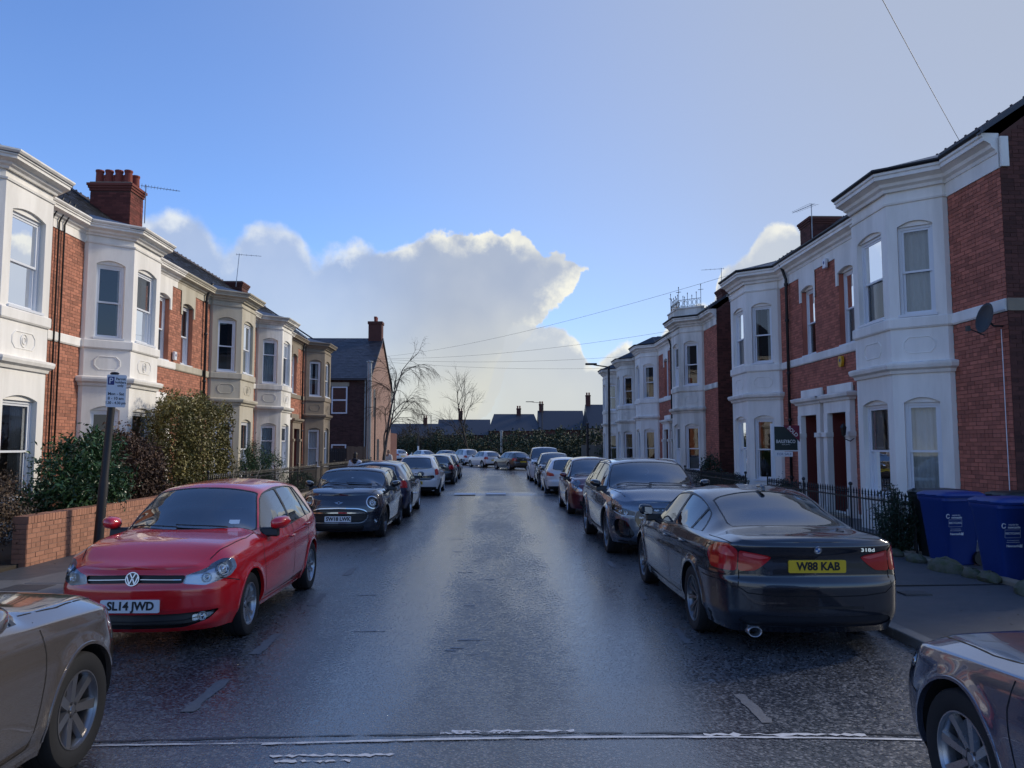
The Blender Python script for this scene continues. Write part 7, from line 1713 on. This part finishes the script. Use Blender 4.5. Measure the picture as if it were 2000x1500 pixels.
# ------------------------------------------------------------------ far roofs
def far_terrace(name, x0, x1, y, ze, zr, dep, wallm, label, lights=(), stacks=(), hip=0., gable=None):
    root = empty(name, ((x0+x1)/2, y, 0), 0, label, 'house', 'houses beyond the hedge'); c = (x0+x1)/2; L = lambda m: m.xf(lambda v: (v[0] - c, v[1] - y, v[2])); yr = y + dep/2
    L(MB().box(x0, x1, y, y + dep, 0, ze)).build('wall', wallm, root)
    rf = L(MB().add([(x0 - .2, y - .3, ze - .1), (x1 + .2, y - .3, ze - .1), (x1 + .2 - hip, yr, zr), (x0 - .2 + hip, yr, zr), (x0 - .2, y + dep + .3, ze - .1), (x1 + .2, y + dep + .3, ze - .1)], [(0, 1, 2, 3), (3, 2, 5, 4), (0, 3, 4), (1, 5, 2)])).build('roof', M_slate if not gable else M_slate, root)
    for (u, f, w, h) in lights:
        s = (zr - ze)/(dep/2 + .3); yy = y + f*dep/2; zz = ze + (yy - y)*s; d = Vector((0, 1, s)).normalized(); n = Vector((0, -s, 1)).normalized(); p = Vector((u, yy, zz)) + n*.05; q = p + d*h
        wn = L(MB().add([(p.x - w/2, p.y, p.z), (p.x + w/2, p.y, p.z), (q.x + w/2, q.y, q.z), (q.x - w/2, q.y, q.z)], [(0, 1, 2, 3)])).build('skylight', pm('skylight_glass', (.25, .28, .32), .06, .6), rf)
    for (u, h) in stacks:
        m = MB().box(u - .38, u + .38, yr - .4, yr + .4, zr - 1, zr + h); m.box(u - .43, u + .43, yr - .46, yr + .46, zr + h - .2, zr + h); ch_ = L(m).build('chimney', M_brick_s, root)
        for k in (-.2, .2): L(MB().lathe([(.12, zr + h), (.15, zr + h + .45), (.0005, zr + h + .45)], 8, 'z', (u + k, yr, 0))).build('chimney_pot', M_terra, ch_)
    if gable:
        for xx in ((x0 - .02), (x1 + .0)): L(MB().prism([(y, ze), (y + dep, ze), (yr, zr - .05)], xx, xx + .25, 0)).build('gable', gable, root)
far_terrace('far_house', -1, 7.7, 132, 4.6, 7.6, 9, M_brick_s, 'hipped slate roof with twin chimney behind the middle of the hedge', ((1.2, .35, .9, 1.2), (4.6, .35, .9, 1.0), (6.6, .35, .8, .9)), ((4.2, 1.0),), hip=1.0)
far_terrace('far_house', 7.75, 15.4, 132, 4.8, 8.2, 9, M_brick_s, 'slate roof with tall chimney right of the hipped one', ((10.8, .4, 1.1, 1.1), (13.2, .4, .9, .9)), ((8.2, 1.2),))
far_terrace('far_house', 15.6, 25, 126, 4.9, 9.0, 10, M_brick_p, 'taller house with pink gable and skylights beside the right terrace', ((20.0, .62, 1.5, 1.1), (19.2, .25, 1.9, 1.6)), ((15.9, 1.6),), gable=M_brick_p)
far_terrace('far_house', -10.4, -1.1, 140, 4.0, 6.9, 9, M_brick_s, 'low grey roof left of the hipped one', ((-5, .4, 1.1, 1.1),), ((-6.5, 1.6),))
far_terrace('far_house', -30, -10.5, 150, 3.6, 6.4, 9, M_brick_s, 'long low roof behind the bare trees', (), ((-22, 1.2), (-14, 1.2)))
# ------------------------------------------------------------------ people
def skin_body(name, verts, edges, radii, mat, parent, sub=2, root_i=0):
    me = bpy.data.meshes.new(name); me.from_pydata(verts, edges, []); o = bpy.data.objects.new(name, me); link(o, parent); md = o.modifiers.new('skin', 'SKIN'); md.use_smooth_shade = True
    for i, d in enumerate(me.skin_vertices[0].data): d.radius = (radii[i], radii[i]) if not isinstance(radii[i], tuple) else radii[i]; d.use_root = (i == root_i)
    s = o.modifiers.new('sub', 'SUBSURF'); s.levels = s.render_levels = sub; me.materials.append(mat); return o
def person(loc, rz, h, top, label, hood=None, trousers=(.02, .022, .03)):
    root = empty('person', loc, rz, label, 'person', 'people on the left pavement'); k = h/1.7; V = lambda *a: tuple(v*k for v in a)
    sk = pm('skin', (.28, .16, .11), .5); 
    # body: continuous figure, walking, facing +y
    vs = [V(0, 0, .95), V(0, .01, 1.15), V(0, .0, 1.38), V(0, .015, 1.50), V(0, .03, 1.58), V(.10, 0, .92), V(.11, .10, .50), V(.11, .02, .09), V(.11, .16, .04), V(-.10, 0, .92), V(-.11, .02, .50), V(-.11, -.22, .13), V(-.11, -.12, .04), V(.19, 0, 1.38), V(.25, -.06, 1.12), V(.24, .02, .88), V(-.19, 0, 1.38), V(-.25, .05, 1.12), V(-.24, .14, .90)]
    ed = [(0, 1), (1, 2), (2, 3), (3, 4), (0, 5), (5, 6), (6, 7), (7, 8), (0, 9), (9, 10), (10, 11), (11, 12), (2, 13), (13, 14), (14, 15), (2, 16), (16, 17), (17, 18)]
    rd = [(.15, .11), (.13, .10), (.15, .10), .055, .055, .09, .06, .042, .035, .09, .06, .042, .035, .06, .045, .032, .06, .045, .032]; rd = [tuple(v*k for v in r_) if isinstance(r_, tuple) else r_*k for r_ in rd]
    skin_body('body', vs, ed, rd, sk, root)
    m = MB().ball(V(0, .03, 1.62), tuple(v*k for v in (.075, .095, .115)), 18, 14); m.v = [(a, b + (.012*k if abs(a) < .018*k and b > .1*k and 1.585*k < c < 1.63*k else 0), c) for a, b, c in m.v]; m.ball(V(.077, .02, 1.615), tuple(v*k for v in (.012, .022, .03)), 8, 6); m.ball(V(-.077, .02, 1.615), tuple(v*k for v in (.012, .022, .03)), 8, 6); m.build('head', sk, root, smooth=True)
    m = MB().ball(V(0, .005, 1.645), tuple(v*k for v in (.088, .10, .105)), 18, 12); m.ball(V(0, -.05, 1.57), tuple(v*k for v in (.072, .055, .08)), 14, 10); m.build('hair', pm('dark_hair', (.008, .007, .007), .6), root, smooth=True)
    jm = pm('jacket_' + label[:8].replace(' ', '_'), top, .7, var=.15, vscale=6)
    jv = [V(0, 0, .90), V(0, .0, 1.15), V(0, 0, 1.36), V(0, .0, 1.46), V(.19, 0, 1.37), V(.25, -.06, 1.12), V(.245, .01, .92), V(-.19, 0, 1.37), V(-.25, .05, 1.12), V(-.245, .125, .93)]
    skin_body('jacket', jv, [(0, 1), (1, 2), (2, 3), (2, 4), (4, 5), (5, 6), (2, 7), (7, 8), (8, 9)], [tuple(v*k for v in r_) for r_ in ((.19, .15), (.18, .145), (.185, .135), (.09, .085), (.085, .085), (.07, .07), (.055, .055), (.085, .085), (.07, .07), (.055, .055))], jm, root, root_i=1)
    tv = [V(0, 0, .94), V(.10, 0, .88), V(.11, .10, .50), V(.11, .02, .12), V(-.10, 0, .88), V(-.11, .02, .50), V(-.11, -.22, .16)]; skin_body('trousers', tv, [(0, 1), (1, 2), (2, 3), (0, 4), (4, 5), (5, 6)], [v*k for v in (.145, .105, .078, .06, .105, .078, .06)], pm('dark_trousers', trousers, .8), root)
    for sx, y, z in ((.11, .07, .0), (-.11, -.17, .05)): MB().ball(V(sx, y, z + .045), tuple(v*k for v in (.05, .13, .045)), 14, 8).build('shoe', M_black, root, smooth=True)
    if hood: m = MB().ball(V(0, -.06, 1.44), tuple(v*k for v in (.13, .10, .085)), 16, 10); m.ball(V(0, -.12, 1.36), tuple(v*k for v in (.085, .05, .07)), 14, 8); m.build('hood', pm('dark_hood', hood, .8), root, smooth=True)
person((-4.98, 27.6, ZP), 0, 1.56, (.50, .55, .66), 'person with dark hair in a pale jacket with dark hood, seen from behind', (.012, .012, .02)); person((-6.28, 45.6, ZP), R(160), 1.56, (.6, .6, .58), 'far pedestrian in a white top beside the birch trunk')
# ------------------------------------------------------------------ small litter: fallen leaves in the channels, joints and covers in the pavement
rl = np.random.default_rng(12); q_ = []
for x0, x1, z, n in ((KL + .02, KL + .35, -.020, 150), (KR - .35, KR - .02, -.020, 130), (KR + .2, 6.5, ZP + .018, 90), (KL - 2.5, KL - .2, ZP + .035, 110), (6.4, 6.6, ZP + .03, 80)):
    for i in range(n): q_.append((rl.uniform(x0, x1), 4 + 22*rl.random()**1.4, z))
lf = leaves(np.array(q_), .05, .6, seedv=9, tilt=(0, 0, 0)); lf.v = [(a, b, c + (0.0 if True else 0)) for a, b, c in lf.v]
zc = np.repeat(np.array(q_)[:, 2], 4); lf.v = [(a, b, zc[i] + (c - zc[i])*.18 + .004) for i, (a, b, c) in enumerate(lf.v)]
tag(lf.build('fallen_leaves', M_brownhedge, recalc=False), 'scattered brown leaves along the kerbs', None, None, 'stuff')
for y in (6.9, 9.9, 14.2, 18.6):
    tag(MB().box(KR + .17, 6.56, y, y + .025, ZP, ZP + .0245).xf(lambda v: (v[0], v[1], v[2] + .010*(v[0] - KR)/2.7)).build('pavement_joint', M_tar), kind='structure')
for x, y, sx, sy in ((5.1, 9.4, .16, .11), (5.9, 12.9, .14, .12), (-5.9, 10.0, .25, .2)):
    tag(MB().box(x - sx, x + sx, y - sy, y + sy, ZP, ZP + .030).build('utility_cover', pm('pavement_cover', (.06, .06, .062), .5, .2, bump=.5, bscale=45)), kind='structure')
